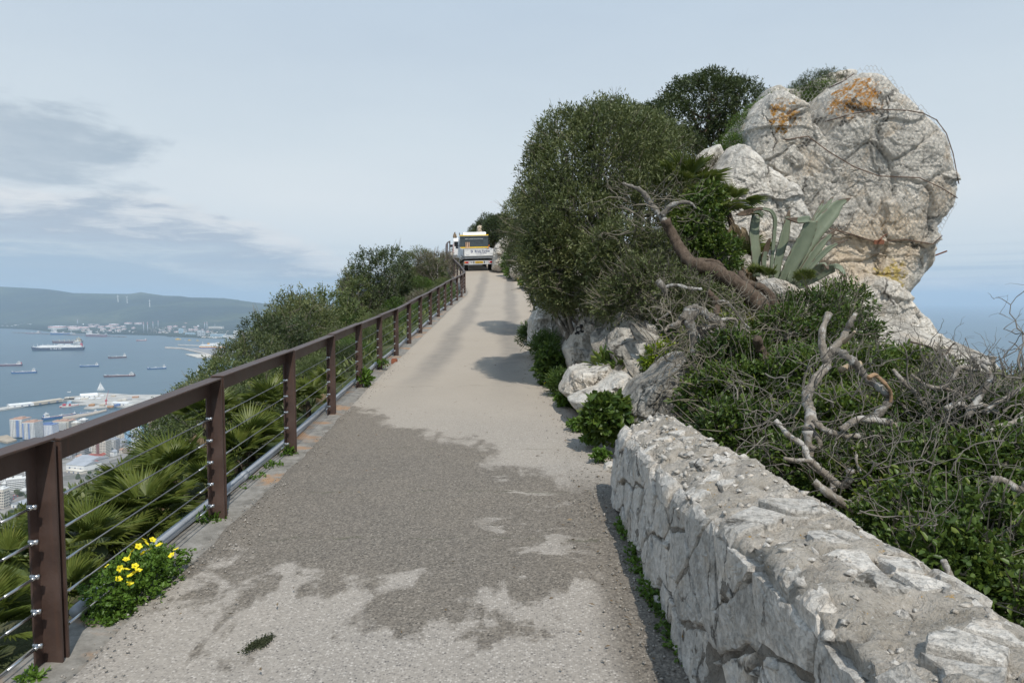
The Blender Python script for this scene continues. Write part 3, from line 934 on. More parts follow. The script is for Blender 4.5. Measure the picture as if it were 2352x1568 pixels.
# ------------------------------------------------------------------ rocks
def star_rock(outl, Y, thick, seed, res=(150, 84), chunk=1.1, rough=0.16, strata=(0.6, 0.2, 0.75), lean=0.0, flat=0.36, center=None, crack=0.05):
    """a rock whose outline (view points at depth Y) gives its real width and height; it bulges towards and away from the road by thick"""
    YO = Y - 0.72 * thick                      # the outline is where the front rim stands
    pts = [P(x, y, YO) for x, y in outl]
    q = np.array([(p.x, p.z) for p in pts])
    c = q.mean(0) if center is None else np.array([P(*center, YO).x, P(*center, YO).z])
    dq = q - c
    ang = np.arctan2(dq[:, 1], dq[:, 0]); rad = np.hypot(dq[:, 0], dq[:, 1])
    o = np.argsort(ang); ang, rad = ang[o], rad[o]
    nu, nv = res
    th = np.linspace(-math.pi, math.pi, nu, endpoint=False)
    # straight edges between outline points
    A = np.concatenate([[ang[-1] - 2 * math.pi], ang, [ang[0] + 2 * math.pi]]); Rr = np.concatenate([[rad[-1]], rad, [rad[0]]])
    rr = np.empty(nu)
    for i, t in enumerate(th):
        j = np.searchsorted(A, t) - 1
        j = max(0, min(len(A) - 2, j))
        p0 = Rr[j] * np.array([math.cos(A[j]), math.sin(A[j])]); p1 = Rr[j + 1] * np.array([math.cos(A[j + 1]), math.sin(A[j + 1])])
        dd = p1 - p0; dirv = np.array([math.cos(t), math.sin(t)])
        den = dirv[0] * dd[1] - dirv[1] * dd[0]
        rr[i] = (p0[0] * dd[1] - p0[1] * dd[0]) / den if abs(den) > 1e-9 else np.interp(t, A, Rr)
    m2 = nv // 2
    tq = np.linspace(0.0, 1.0, m2 + 1)
    qf = 1 - (1 - tq) ** 1.5
    q_ = np.concatenate([qf, qf[::-1][1:]]); sg = np.concatenate([-np.ones(m2 + 1), np.ones(m2)])
    nv = len(q_)
    TH, Q = np.meshgrid(th, q_); SG = np.repeat(sg[:, None], nu, 1)
    ex = 2.0 / max(flat, 0.2)
    dome = np.sqrt(np.maximum(1 - Q ** ex, 0))
    X = c[0] + rr[None, :] * Q * np.cos(TH)
    Z = c[1] + rr[None, :] * Q * np.sin(TH)
    Yv = Y + SG * thick * dome - lean * (Z - c[1])
    V = np.stack([X, Yv, Z], -1).reshape(-1, 3)
    rmean = rad.mean()
    gq = Q ** (ex - 1) * ex * 0.5 / np.maximum(dome, 0.06) * thick / rmean
    N = np.stack([np.cos(TH) * gq, SG, np.sin(TH) * gq], -1).reshape(-1, 3)
    N /= np.linalg.norm(N, axis=1, keepdims=True) + 1e-9
    size = rad.mean()
    s = 1.0 / (size * chunk)
    k = np.array(strata); k = k / np.linalg.norm(k)
    W = V @ np.eye(3)
    warp = np.stack([fbm(V * s * 1.4 + 7 * i, 3, seed=seed + 40 + i) for i in range(3)], 1) * size * 0.35
    def facets(scale, sd, tilt):
        q = (V + warp) * scale
        f1, f2, idv = worley(q, sd)
        # each cell is a plane of its own: constant step plus a tilt
        t1 = np.stack([np.sin(idv * 91.7), np.sin(idv * 57.3 + 1), np.sin(idv * 33.1 + 2)], 1)
        loc = q - np.floor(q) - 0.5
        return (idv - 0.5) + tilt * (t1 * loc).sum(1), f2 - f1
    e1, c1 = facets(s * 1.5, seed, 0.9)
    e2, c2 = facets(s * 3.6, seed + 3, 0.7)
    e3, c3 = facets(s * 9.0, seed + 6, 0.8)
    e4, c4 = facets(s * 22.0, seed + 8, 0.8)
    d1 = e1 * 1.05 * rough * size
    ck = -np.exp(-(c1 / 0.035) ** 2) * crack * size
    d2 = e2 * 0.36 * rough * size - np.exp(-(c2 / 0.05) ** 2) * crack * 0.22 * size + e3 * 0.17 * rough * size + e4 * 0.075 * rough * size
    lay = fbm(np.stack([(V @ k) * s * 9.0, V[:, 0] * s * 1.0, V[:, 2] * s], 1), 3, seed=seed + 9, ridged=True) * 0.16 * rough * size
    d3 = fbm(V * s * 9, 5, gain=0.62, seed=seed + 5) * 0.30 * rough * size
    edge = 0.10 + 0.90 * np.abs(N[:, 1])          # keep the outline
    V = V + N * ((d1 + d2 + lay + ck) * edge + d3 * (0.5 + 0.5 * edge))[:, None]
    return V, grid_faces(nu, nv, True), nu, nv
def rock_mesh(name, *a, **kw):
    V, F, nu, nv = star_rock(*a, **kw)
    me = mesh_np(name, V, F, 4, False)
    return me
def z1b(pts): return [(x * 0.3858 + 1633.5, y * 0.3858 + 121) for x, y in pts]
def z5r(pts): return [(x * 0.27 + 1179.7, y * 0.27 + 605) for x, y in pts]
def z3t(pts): return [(x * 0.12347 + 998.3, y * 0.12347 + 471.9) for x, y in pts]

CY = 16.0
wc = P(*z1b([(1010, 1180)])[0], CY - 1.9)
oc1 = P(*z1b([(850, 225)])[0], CY - 1.75)
oc2 = P(*z1b([(430, 375)])[0], CY - 1.7)
yl = P(*z1b([(1085, 1370)])[0], CY - 2.0)
M_rock = mat_rock('limestone', (0.98, 0.95, 0.90), 0.30, 0.34, 0.7)
M_rock_crag = mat_rock('crag_limestone', (1.0, 0.97, 0.92), 0.24, 0.45, 0.6, warm_box=(tuple(wc), 1.3), ochre_pts=[(tuple(oc1), 0.85, (0.48, 0.23, 0.05)), (tuple(oc2), 0.5, (0.48, 0.25, 0.06)), (tuple(yl), 0.7, (0.56, 0.43, 0.16))])
M_rock_dark = mat_rock('lichen_limestone', (0.74, 0.72, 0.68), 0.75, 0.2)
M_rock_bank = mat_rock('bank_limestone', (0.80, 0.77, 0.72), 0.6, 0.3)
M_rock_white = mat_rock('bright_limestone', (1.03, 1.0, 0.95), 0.18, 0.25, 0.6)

crag = thing('limestone_crag', 'huge pale limestone crag with orange stains, partly hung with wire netting, on the right', 'crag', P(2000, 860, CY))
CR = {}
CR['main_face'] = rock_mesh('crag_main_face', z1b([(840, 112), (930, 72), (1000, 85), (1060, 150), (1130, 212), (1200, 272), (1250, 330), (1320, 380), (1390, 462), (1430, 580), (1475, 780), (1465, 870), (1440, 950), (1400, 1005), (1340, 1042), (1308, 1070), (1312, 1140), (1342, 1200), (1335, 1300), (1282, 1390), (1215, 1462), (1140, 1530), (900, 1600), (600, 1600), (500, 1400), (500, 1100), (540, 800), (560, 600), (640, 430), (650, 330), (720, 210)]), CY, 1.9, 3, res=(520, 300), rough=0.062, center=z1b([(960, 790)])[0], crack=0.026, flat=0.2, chunk=0.9)
CR['left_mass'] = rock_mesh('crag_left_mass', z1b([(330, 250), (400, 195), (470, 240), (560, 300), (600, 420), (740, 560), (820, 800), (760, 1000), (500, 1050), (300, 900), (180, 640), (210, 440), (260, 340)]), CY - 0.1, 1.6, 23, res=(320, 180), rough=0.085, crack=0.035, flat=0.24)
CR['pointed_slab'] = rock_mesh('crag_pointed_slab', z1b([(190, 505), (245, 530), (330, 622), (430, 692), (520, 772), (570, 850), (640, 1050), (660, 1330), (500, 1430), (200, 1430), (-60, 1300), (-160, 1000), (-60, 800), (60, 680), (130, 572)]), CY - 2.2, 1.3, 31, res=(320, 180), rough=0.09, crack=0.02, flat=0.28, center=z1b([(270, 960)])[0])
CR['pedestal'] = rock_mesh('crag_pedestal', z1b([(860, 1360), (960, 1300), (1060, 1310), (1110, 1370), (1200, 1480), (1270, 1560), (1370, 1700), (1440, 1790), (1490, 1900), (1400, 2050), (900, 2080), (500, 2000), (420, 1700), (600, 1480)]), CY - 1.0, 1.7, 44, res=(320, 180), rough=0.10, crack=0.02, flat=0.26)
CR['back_slab'] = rock_mesh('crag_back_slab', z1b([(-20, 560), (60, 530), (90, 600), (60, 700), (0, 800), (-90, 760), (-110, 640)]), CY - 1.6, 0.5, 51, res=(80, 44), rough=0.10, crack=0.02)
CR['top_slab'] = rock_mesh('crag_top_slab', z1b([(560, 200), (620, 150), (720, 110), (830, 80), (900, 90), (860, 220), (760, 330), (640, 330), (540, 280)]), CY + 1.0, 0.7, 57, res=(90, 50), rough=0.10, crack=0.02)
CR['top_left_slab'] = rock_mesh('crag_top_left_slab', z1b([(320, 260), (345, 205), (400, 182), (450, 210), (560, 220), (560, 340), (380, 360), (310, 320)]), CY + 0.6, 0.6, 59, res=(80, 44), rough=0.10, crack=0.02)
for nm, me in CR.items():
    obj(nm, me, M_rock_crag, crag, world=True)

def single_rock(outl, Y, thick, seed, label, mat=None, res=(170, 96), **kw):
    me = rock_mesh('rock', outl, Y, thick, seed, res=res, **kw)
    o = obj('limestone_rock', me, mat or M_rock)
    base = Vector(np.array([v.co for v in me.vertices]).mean(0))
    return tag(o, label, 'rock')
R1 = single_rock(z5r([(480, 1190), (600, 1130), (740, 1080), (900, 965), (1000, 950), (1070, 1020), (1060, 1100), (1010, 1260), (800, 1390), (640, 1330), (530, 1260)]), 8.3, 0.55, 61, 'bright white boulder in full sun at the road edge above the glossy green clump', M_rock_white, rough=0.16, crack=0.03)
R2 = single_rock(z5r([(860, 1440), (990, 1210), (1100, 1050), (1250, 960), (1430, 800), (1510, 770), (1550, 900), (1560, 1150), (1450, 1300), (1200, 1420), (1000, 1480)]), 7.3, 0.55, 67, 'dark lichened slab slanting up behind the far end of the stone wall', M_rock_dark, rough=0.15, crack=0.03)
R3 = single_rock(z5r([(400, 1110), (500, 915), (600, 890), (830, 855), (900, 960), (780, 1120), (620, 1200), (500, 1190)]), 9.1, 0.6, 71, 'grey shaded rock behind the bright white boulder at the road edge', M_rock, rough=0.16)
R4 = single_rock(z5r([(425, 740), (560, 520), (690, 300), (800, 240), (850, 400), (790, 600), (720, 780), (660, 930), (470, 900)]), 11.2, 0.65, 73, 'tall slanting slab with a black painted ring on it', M_rock, rough=0.15, strata=(0.7, 0.1, -0.7))
R5 = single_rock(z5r([(640, 920), (780, 690), (1000, 470), (1130, 520), (1080, 830), (900, 960), (760, 990)]), 10.4, 0.6, 79, 'dark slanting slab beside the one with the painted ring', M_rock_dark, rough=0.15, strata=(0.7, 0.1, -0.7))
R6 = single_rock(z5r([(120, 690), (128, 500), (200, 360), (290, 280), (430, 300), (460, 460), (450, 640), (320, 760), (200, 760)]), 14.5, 0.8, 83, 'broad low rock face at the inside of the bend under the large bush', M_rock, rough=0.18)
R7 = single_rock(z5r([(150, 330), (225, 225), (290, 240), (330, 320), (300, 420), (200, 400)]), 20.5, 0.7, 89, 'small pale rock peeping out at the road edge below the bush overhang', M_rock_white, rough=0.16)
R8 = single_rock(z5r([(1040, 960), (1110, 840), (1170, 830), (1190, 960), (1110, 1030)]), 8.8, 0.3, 97, 'small white rock below the lime-yellow shrub', M_rock_white, res=(70, 40), rough=0.16)
R9 = single_rock(z5r([(1390, 1270), (1480, 1140), (1600, 1100), (1680, 1290), (1600, 1400), (1450, 1420)]), 7.0, 0.3, 101, 'grey rubble rock jammed behind the end of the stone wall', M_rock, res=(70, 40), rough=0.18)
F1 = single_rock(z3t([(1050, 1180), (1080, 900), (1105, 760), (1200, 620), (1340, 545), (1480, 620), (1560, 800), (1500, 1000), (1380, 1240), (1200, 1260)]), 46.5, 1.6, 103, 'tall pale rock face beside the right rear of the truck', M_rock, rough=0.16)
F2 = single_rock(z3t([(1380, 1260), (1410, 1050), (1500, 890), (1620, 960), (1700, 1150), (1640, 1400), (1480, 1400)]), 41.5, 1.2, 107, 'white rock at the bend just right of the truck', M_rock_white, rough=0.18)
F3 = single_rock(z3t([(1660, 1440), (1700, 1180), (1790, 1060), (1900, 1120), (1960, 1400), (1880, 1560), (1720, 1540)]), 36.5, 1.1, 109, 'white fissured rock where the bush meets the far bend', M_rock_white, rough=0.18)
F5 = single_rock(z3t([(1600, 1420), (1610, 1380), (1650, 1372), (1672, 1400), (1668, 1440), (1630, 1445)]), 37.5, 0.35, 113, 'small loose white block at the foot of the far bend rocks', M_rock_white, res=(40, 24), rough=0.12)
F4 = single_rock(z3t([(770, 600), (775, 420), (785, 375), (840, 355), (880, 365), (915, 430), (935, 520), (965, 620), (860, 700)]), 72, 1.6, 127, 'tall tan rock pillar standing above the truck roof', mat_rock('tan_limestone', (0.80, 0.70, 0.58), 0.2, 0.5), rough=0.10)
LS = single_rock([(1386, 1082), (1392, 1066), (1408, 1062), (1414, 1080), (1404, 1090)], 6.2, 0.07, 131, 'loose white stone lying by the far corner of the stone wall', M_rock_white, res=(36, 20), rough=0.2)

def bvh_of(objs):
    vs, fs = [], []
    for me in objs:
        b = len(vs)
        vs += [v.co.copy() for v in me.vertices]
        fs += [[b + i for i in p.vertices] for p in me.polygons]
    return BVHTree.FromPolygons(vs, fs)
# painted ring on the tall slab: laid on the rock surface
def build_ring():
    bv = bvh_of([R4.data])
    def on(px, py):
        d = ray(px, py).normalized()
        h = bv.ray_cast(Vector((0, 0, 0)) + d * 6, d)
        p = h[0] if h[0] is not None else P(px, py, 10.6)
        return p - d * 0.012
    mb = MB()
    def band(pts, w0):
        P3 = [on(*p) for p in pts]
        mb.tube(P3, [w0] * len(P3), 6)
    cx, cy = 2150 * .605 + 610 * .0463, 1180 * .605 + 920 * .0463
    sc = 0.0463
    ring = [(cx + 5.6 * math.cos(t), cy + 5.4 * math.sin(t)) for t in np.linspace(0, 2 * math.pi, 25)]
    band(ring, 0.0095)
    z = lambda x, y: (2150 * .605 + x * sc, 1180 * .605 + y * sc)
    band([z(745, 820), z(735, 760), z(720, 700)], 0.022)
    band([z(690, 745), z(790, 720)], 0.016)
    band([z(775, 790), z(800, 800)], 0.012)
    band([z(720, 1010), z(790, 1030), z(860, 1030)], 0.016)
    band([z(540, 1050), z(490, 1100), z(455, 1130)], 0.018)
    band([z(540, 1080), z(600, 1120), z(640, 1140)], 0.014)
    o = mb.build('painted_ring', S('black_paint', (0.012, 0.012, 0.013), 0.6, var=0.2), R4, True)
build_ring()

# ------------------------------------------------------------------ wire netting hung over the crag
def build_net():
    bv = bvh_of([CR['main_face'], CR['left_mass'], CR['top_slab'], CR['top_left_slab']])
    net = thing('wire_netting', 'hexagonal wire rockfall netting draped over the big crag', 'netting', P(1760, 560, CY - 1.8))
    outl = z1b([(325, 215), (480, 205), (620, 190), (760, 150), (850, 100), (930, 66), (1010, 80), (1200, 262), (1330, 380), (1400, 462), (1440, 590), (1480, 780), (1470, 880), (1420, 1000), (1375, 1090), (1345, 1165), (1200, 1140), (1040, 1110), (900, 1100), (760, 1060), (700, 960), (560, 830), (430, 690), (330, 620), (220, 520), (190, 440), (260, 330)])
    poly = np.array(outl)
    def inside(x, y):
        c = False; j = len(poly) - 1
        for i in range(len(poly)):
            if (poly[i, 1] > y) != (poly[j, 1] > y) and x < (poly[j, 0] - poly[i, 0]) * (y - poly[i, 1]) / (poly[j, 1] - poly[i, 1]) + poly[i, 0]:
                c = not c
            j = i
        return c
    h = 0.095                                  # mesh width in metres
    u = h / pxw(CY - 1.5)                      # in view units there
    O = Vector((0, 0, 0))
    cache = {}
    def at(ix, iy, sub):
        key = (ix, iy, sub)
        if key in cache: return cache[key]
        x = 1690 + ix * u + (0.5 * u if iy % 2 else 0)
        y = 130 + iy * u * 0.80 + (0.0 if sub == 0 else u * 0.34)
        x += 2.0 * math.sin(y * 0.05) + 1.5 * math.sin(x * 0.08)
        r = None
        if inside(x, y):
            d = ray(x, y)
            hit = bv.ray_cast(d * 11.0, d.normalized())
            if hit[0] is not None and hit[0].y < CY + 2.2:
                Yh = hit[0].y - 0.05
            else:
                Yh = CY - 0.3
            r = [x, y, Yh]
        cache[key] = r
        return r
    nx, ny = int(560 / u), int(560 / (u * 0.8))
    for iy in range(ny):
        for ix in range(nx):
            at(ix, iy, 0); at(ix, iy, 1)
    # stretch: netting spans hollows, so pull each point towards the nearest of its neighbourhood
    lst = {k: v for k, v in cache.items() if v}
    for it in range(3):
        new = {}
        for (ix, iy, s), v in lst.items():
            nb = [lst[q][2] for q in ((ix - 1, iy, s), (ix + 1, iy, s), (ix, iy - 1, s), (ix, iy + 1, s), (ix - 2, iy, s), (ix + 2, iy, s)) if q in lst]
            m = sum(nb) / len(nb) if nb else v[2]
            new[(ix, iy, s)] = min(v[2], m)
        for kk, z in new.items():
            lst[kk][2] = z
    W = {kk: P(v[0], v[1], v[2]) for kk, v in lst.items()}
    edges = []
    for (ix, iy, s) in W:
        if s == 0:
            if (ix, iy, 1) in W: edges.append((W[(ix, iy, 0)], W[(ix, iy, 1)]))
        else:
            for jx in ((ix, ix + 1) if iy % 2 else (ix - 1, ix)):
                if (jx, iy + 1, 0) in W: edges.append((W[(ix, iy, 1)], W[(jx, iy + 1, 0)]))
    V = []; F = []
    rw = 0.0036
    for a, b in edges:
        if (a - b).length > 0.6: continue
        w = (b - a).normalized(); p = w.orthogonal().normalized(); q = w.cross(p)
        o = len(V)
        for e in (a, b):
            for j in range(3):
                t = j * 2.0944
                V.append(e + p * rw * math.cos(t) + q * rw * math.sin(t))
        for j in range(3):
            F += [o + j, o + (j + 1) % 3, o + 3 + (j + 1) % 3, o + 3 + j]
    me = mesh_np('mesh_wire', np.array([tuple(v) for v in V]), F, 4)
    obj('wire_mesh', me, S('galvanised_wire', (0.40, 0.385, 0.35), 0.7, 0.2, var=0.15), net, world=True)
    # holding ropes
    rust = S('rusty_rope', (0.12, 0.075, 0.05), 0.8, var=0.2)
    def rope(pts, r=0.011):
        PP = []
        for (x, y) in z1b(pts):
            d = ray(x, y)
            hit = bv.ray_cast(d * 11.0, d.normalized())
            PP.append((x, y, (hit[0].y if hit[0] is not None and hit[0].y < CY + 1.5 else CY - 0.3) - 0.09))
        out = []
        for i in range(len(PP) - 1):
            for t in np.linspace(0, 1, 8, endpoint=False):
                x = PP[i][0] * (1 - t) + PP[i + 1][0] * t; y = PP[i][1] * (1 - t) + PP[i + 1][1] * t
                d = ray(x, y); hit = bv.ray_cast(d * 11.0, d.normalized())
                yi = PP[i][2] * (1 - t) + PP[i + 1][2] * t
                if hit[0] is not None and hit[0].y < CY + 1.5: yi = min(yi, hit[0].y - 0.06)
                out.append(P(x, y, yi))
        out.append(P(*PP[-1]))
        MB().tube(out, r, 5).build('rope', rust, net, True, world=True)
    rope([(680, 410), (850, 362), (1000, 338), (1170, 345), (1260, 360), (1340, 400), (1400, 480), (1440, 600), (1475, 780)])
    rope([(440, 520), (575, 498), (700, 590), (850, 680), (1000, 735), (1240, 745), (1370, 805), (1465, 865)])
    rope([(700, 1045), (850, 1085), (985, 1130), (1150, 1112), (1320, 1140), (1375, 1090)])
    rope([(700, 210), (790, 170), (850, 125)], 0.013)
    # anchor plate
    a = P(*z1b([(985, 1130)])[0], 0)
    d = ray(*z1b([(985, 1130)])[0]); hit = bv.ray_cast(d * 11, d.normalized())
    p = hit[0] if hit[0] is not None else d * (CY - 1.5)
    mb = MB().box((p.x, p.y - 0.09, p.z), (0.20, 0.03, 0.09))
    mb.cyl((p.x, p.y, p.z), (p.x - 0.02, p.y - 0.22, p.z + 0.05), 0.018)
    mb.cyl((p.x - 0.06, p.y - 0.1, p.z), (p.x + 0.12, p.y - 0.14, p.z + 0.16), 0.012)
    mb.build('anchor', S('anchor_rust', (0.19, 0.075, 0.04), 0.8, var=0.2), net, world=True)
    b = P(*z1b([(1325, 1210)])[0], CY - 1.2)
    MB().cyl(b, b + Vector((0.22, -0.1, 0.1)), 0.016).build('anchor_bar', S('anchor_rust', (0.19, 0.075, 0.04)), net, world=True)
build_net()

# ------------------------------------------------------------------ low stone wall on the right
def mat_wall_core(name, kk):
    m, k, out = new_mat(name)
    co = k.coords('Object')
    f = k.noise(co, 6, 8, 0.68, 0.3)
    g = k.noise(co, 70, 6, 0.72)
    c = k.ramp(f, [(0.28, (0.27, 0.245, 0.205)), (0.45, (0.42, 0.38, 0.325)), (0.6, (0.54, 0.495, 0.435)), (0.78, (0.66, 0.63, 0.58))])
    c = k.mix(k.mapr(g, 0.52, 0.64, 0, 0.65), c, (0.17, 0.155, 0.13))
    c = k.mix(k.mapr(k.noise(co, 150, 3, 0.7), 0.58, 0.68, 0, 0.6), c, (0.74, 0.72, 0.69))
    c = k.mix(k.mapr(k.noise(co, 3.1, 6, 0.7, 0.5), 0.54, 0.64, 0, 0.55, True), c, (0.24, 0.225, 0.205))
    lich = k.mapr(k.noise(co, 11, 6, 0.75, 0.3), 0.64, 0.665, 0, 0.9, True)
    c = k.mix(lich, c, k.mix(f, (0.50, 0.33, 0.03), (0.52, 0.23, 0.04)))
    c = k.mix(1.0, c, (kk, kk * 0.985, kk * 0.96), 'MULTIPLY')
    nb = k.bump(k.math('ADD', k.math('ADD', f, k.math('MULTIPLY', g, 0.5)), k.math('MULTIPLY', k.noise(co, 25, 5, 0.7), 0.6)), 1.0, 0.03)
    pbr(k, out, c, 0.94, 0, nb, 0.2)
    return m
M_mortar = mat_wall_core('wall_mortar', 1.0)
M_mortar_d = mat_wall_core('dark_joint_mortar', 0.55)  # same mortar in a darker tone, for the road face and its joints
M_wstone = mat_rock('wall_limestone', (0.96, 0.93, 0.89), 0.36, 0.25, 1.0, scale=4.0)
M_wstone2 = mat_rock('wall_limestone_grey', (0.78, 0.76, 0.73), 0.5, 0.2, 1.0, scale=4.0)
WX0, WX1 = 0.80, 1.40                  # foot of the faces
WY0, WY1 = -1.2, 5.45
def wall_profile(s, Y):
    """s 0..1 runs up the road face, over the top and down the back; returns x, z, normal angle"""
    H = float(np.interp(Y, [1.5, 2.2, 3, 3.5, 5.2], [.86, .82, .72, .66, .56])) + 0.02 * math.sin(Y * 3.1 + 1)
    Hb = max(H - 0.02, float(np.interp(Y, [1.9, 2.9, 5.1], [.80, .78, .75]))) + 0.02 * math.sin(Y * 2.3)
    WX1 = float(np.interp(Y, [1.9, 2.9, 5.1], [1.47, 1.45, 1.27]))
    g = float(zf(Y)) + 0.06
    pts = [(WX0, g - 0.25), (WX0 - 0.005, g), (WX0 + 0.02, g + H * 0.5), (WX0 + 0.045, g + H), (WX0 + 0.12, g + H * 0.72 + Hb * 0.28 + 0.035), (WX0 + 0.28, g + H * 0.35 + Hb * 0.65 + 0.045), (WX1 - 0.14, g + Hb + 0.03), (WX1 - 0.03, g + Hb - 0.05), (WX1 + 0.03, g + H * 0.4), (WX1 + 0.04, g - 0.6)]
    L = [0]
    for i in range(len(pts) - 1):
        L.append(L[-1] + math.hypot(pts[i + 1][0] - pts[i][0], pts[i + 1][1] - pts[i][1]))
    t = s * L[-1]
    i = max(0, min(len(pts) - 2, int(np.searchsorted(L, t) - 1)))
    q = (t - L[i]) / (L[i + 1] - L[i])
    x = pts[i][0] * (1 - q) + pts[i + 1][0] * q; z = pts[i][1] * (1 - q) + pts[i + 1][1] * q
    dx, dz = pts[i + 1][0] - pts[i][0], pts[i + 1][1] - pts[i][1]
    n = math.hypot(dx, dz)
    return x, z, (-dz / n, dx / n), L
def build_wall():
    wall = thing('stone_wall', 'low rough stone and mortar wall with rounded top at the lower right', 'wall', (1.05, 3.0, float(zf(3.0))))
    ys = np.arange(WY0, WY1, 0.02)
    ss = np.linspace(0, 1, 105)
    V = []; N = []
    for Y in ys:
        e = min(1.0, (WY1 - Y) / 0.3)
        e = math.sqrt(max(0.0, 1 - (1 - e) ** 2))
        for s in ss:
            x, z, n, _ = wall_profile(s, Y)
            g = float(zf(Y))
            zz = g - 0.2 + (z - g + 0.2) * (0.55 + 0.45 * e)
            xx = 1.05 + (x - 1.05) * (0.35 + 0.65 * e)
            V.append((xx, Y, zz)); N.append((n[0], 0, n[1]))
    V = np.array(V); N = np.array(N)
    f1, f2, idv = worley(V * np.array([6, 5, 6.5]) + fbm(V * 5, 2, seed=4)[:, None] * 0.8, 77)
    top = sstep(0.55, 0.9, N[:, 2])
    disp = fbm(V * 3.2, 5, gain=0.58, seed=70) * 0.07 + fbm(V * 14, 4, gain=0.6, seed=71) * 0.045 + fbm(V * 34, 3, gain=0.65, seed=73) * 0.022
    disp += ((0.5 - f1) * 0.03 + (idv - 0.5) * 0.03) * (0.35 + 0.65 * top) - (1 - top) * 0.002
    disp -= np.exp(-((f2 - f1) / 0.06) ** 2) * 0.02
    V = V + N * disp[:, None]
    me = mesh_np('wall_core', V, grid_faces(len(ss), len(ys)), 4, False)
    me.flip_normals()
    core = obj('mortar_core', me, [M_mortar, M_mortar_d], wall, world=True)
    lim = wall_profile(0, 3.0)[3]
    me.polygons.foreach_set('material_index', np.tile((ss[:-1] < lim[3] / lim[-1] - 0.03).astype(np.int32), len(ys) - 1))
    # far end cap
    n = len(ss)
    cap = V[-n:]
    c = cap.mean(0) + np.array([0, 0.12, -0.05])
    mb = MB()
    mb.add([tuple(c)] + [tuple(v) for v in cap], [(0, i + 1, i + 2) for i in range(n - 1)])
    mb.build('wall_end', M_mortar, wall, world=True)
    # face stones: irregular polygons from a jittered grid, each a chunk of its own set in the mortar
    rs = random.Random(5)
    bv = BVHTree.FromPolygons([Vector(v) for v in V], [list(f) for f in grid_faces(len(ss), len(ys)).reshape(-1, 4)])
    _, _, _, Ls = wall_profile(0, 3.0)
    Ltot = Ls[-1]
    def cellgrid(u0, u1, v0, v1, du, dv):
        pts = []
        r = 0; v = v0
        while v < v1:
            u = u0 + (du * 0.5 if r % 2 else 0) + rs.uniform(-0.1, 0.1)
            while u < u1:
                pts.append((u + rs.uniform(-0.38, 0.38) * du, v + rs.uniform(-0.34, 0.34) * dv))
                u += du * rs.uniform(0.65, 1.35)
            v += dv; r += 1
        return pts
    def clip(poly, a, b, c):
        out = []
        for i in range(len(poly)):
            p, q = poly[i], poly[(i + 1) % len(poly)]
            dp, dq = a * p[0] + b * p[1] - c, a * q[0] + b * q[1] - c
            if dp <= 0: out.append(p)
            if dp * dq < 0:
                t = dp / (dp - dq)
                out.append((p[0] + (q[0] - p[0]) * t, p[1] + (q[1] - p[1]) * t))
        return out
    def stones(pts, u0, u1, v0, v1, gap, keep, proud, on_top):
        for (u, v) in pts:
            if rs.random() > keep: continue
            poly = [(u - 0.4, v - 0.3), (u + 0.4, v - 0.3), (u + 0.4, v + 0.3), (u - 0.4, v + 0.3)]
            for (a, b) in pts:
                if (a, b) == (u, v) or abs(a - u) > 0.9 or abs(b - v) > 0.7: continue
                nx, ny = a - u, b - v
                l = math.hypot(nx, ny)
                if l < 1e-5: continue
                nx /= l; ny /= l
                poly = clip(poly, nx, ny, nx * (a + u) / 2 + ny * (b + v) / 2 - gap)
                if len(poly) < 3: break
            for a, b, c in ((1, 0, u1), (-1, 0, -u0), (0, 1, v1), (0, -1, -v0)):
                if len(poly) >= 3: poly = clip(poly, a, b, c)
            if len(poly) < 3: continue
            area = abs(sum(poly[i][0] * poly[(i + 1) % len(poly)][1] - poly[(i + 1) % len(poly)][0] * poly[i][1] for i in range(len(poly)))) / 2
            if area < (0.005 if on_top else 0.002): continue
            # denser ring along the polygon with ragged edge
            ring = []
            for i in range(len(poly)):
                p, q = poly[i], poly[(i + 1) % len(poly)]
                m = max(1, int(math.hypot(q[0] - p[0], q[1] - p[1]) / 0.045))
                for t in range(m):
                    ring.append((p[0] + (q[0] - p[0]) * t / m + rs.uniform(-0.009, 0.009), p[1] + (q[1] - p[1]) * t / m + rs.uniform(-0.009, 0.009)))
            cu = sum(p[0] for p in ring) / len(ring); cv = sum(p[1] for p in ring) / len(ring)
            tu, tv = rs.uniform(-0.08, 0.08), rs.uniform(-0.10, 0.06)
            hgt = rs.uniform(*proud)
            VV = []
            def w3(uu, vv, d):
                x, z, nn, _ = wall_profile(min(0.999, max(0, vv / Ltot)), uu)
                return (x + nn[0] * d, uu, z + nn[1] * d)
            nR = len(ring)
            for sc, dd in ((1.02, -0.07), (1.0, hgt * 0.4), (0.95, hgt * 0.9), (0.78, hgt * 1.0), (0.55, hgt * 1.02), (0.28, hgt * 1.02)):
                for (uu, vv) in ring:
                    a, b = cu + (uu - cu) * sc, cv + (vv - cv) * sc
                    jit = rs.uniform(-0.003, 0.003) if dd > 0 else 0
                    VV.append(w3(a, b, dd + (tu * (a - cu) + tv * (b - cv) if dd > 0 else 0) + jit))
            VV.append(w3(cu, cv, hgt * 1.04))
            FF = []
            for k2 in range(5):
                for i in range(nR):
                    a, b = k2 * nR + i, k2 * nR + (i + 1) % nR
                    FF.append((a, a + nR, b + nR, b))
            for i in range(nR):
                FF.append((5 * nR + i, 6 * nR, 5 * nR + (i + 1) % nR))
            VA = np.array(VV)
            f1s, f2s, ids = worley(VA * 11 + 3.3, 17)
            dn = fbm(VA * 16, 4, gain=0.6, seed=91) * 0.008 + (ids - 0.5) * 0.006
            VA[nR:] += np.stack([-dn, dn * 0.3, dn * 0.6], 1)[nR:]
            VV = [tuple(v) for v in VA]
            me = bpy.data.meshes.new('stone')
            me.from_pydata(VV, [], FF); me.update()
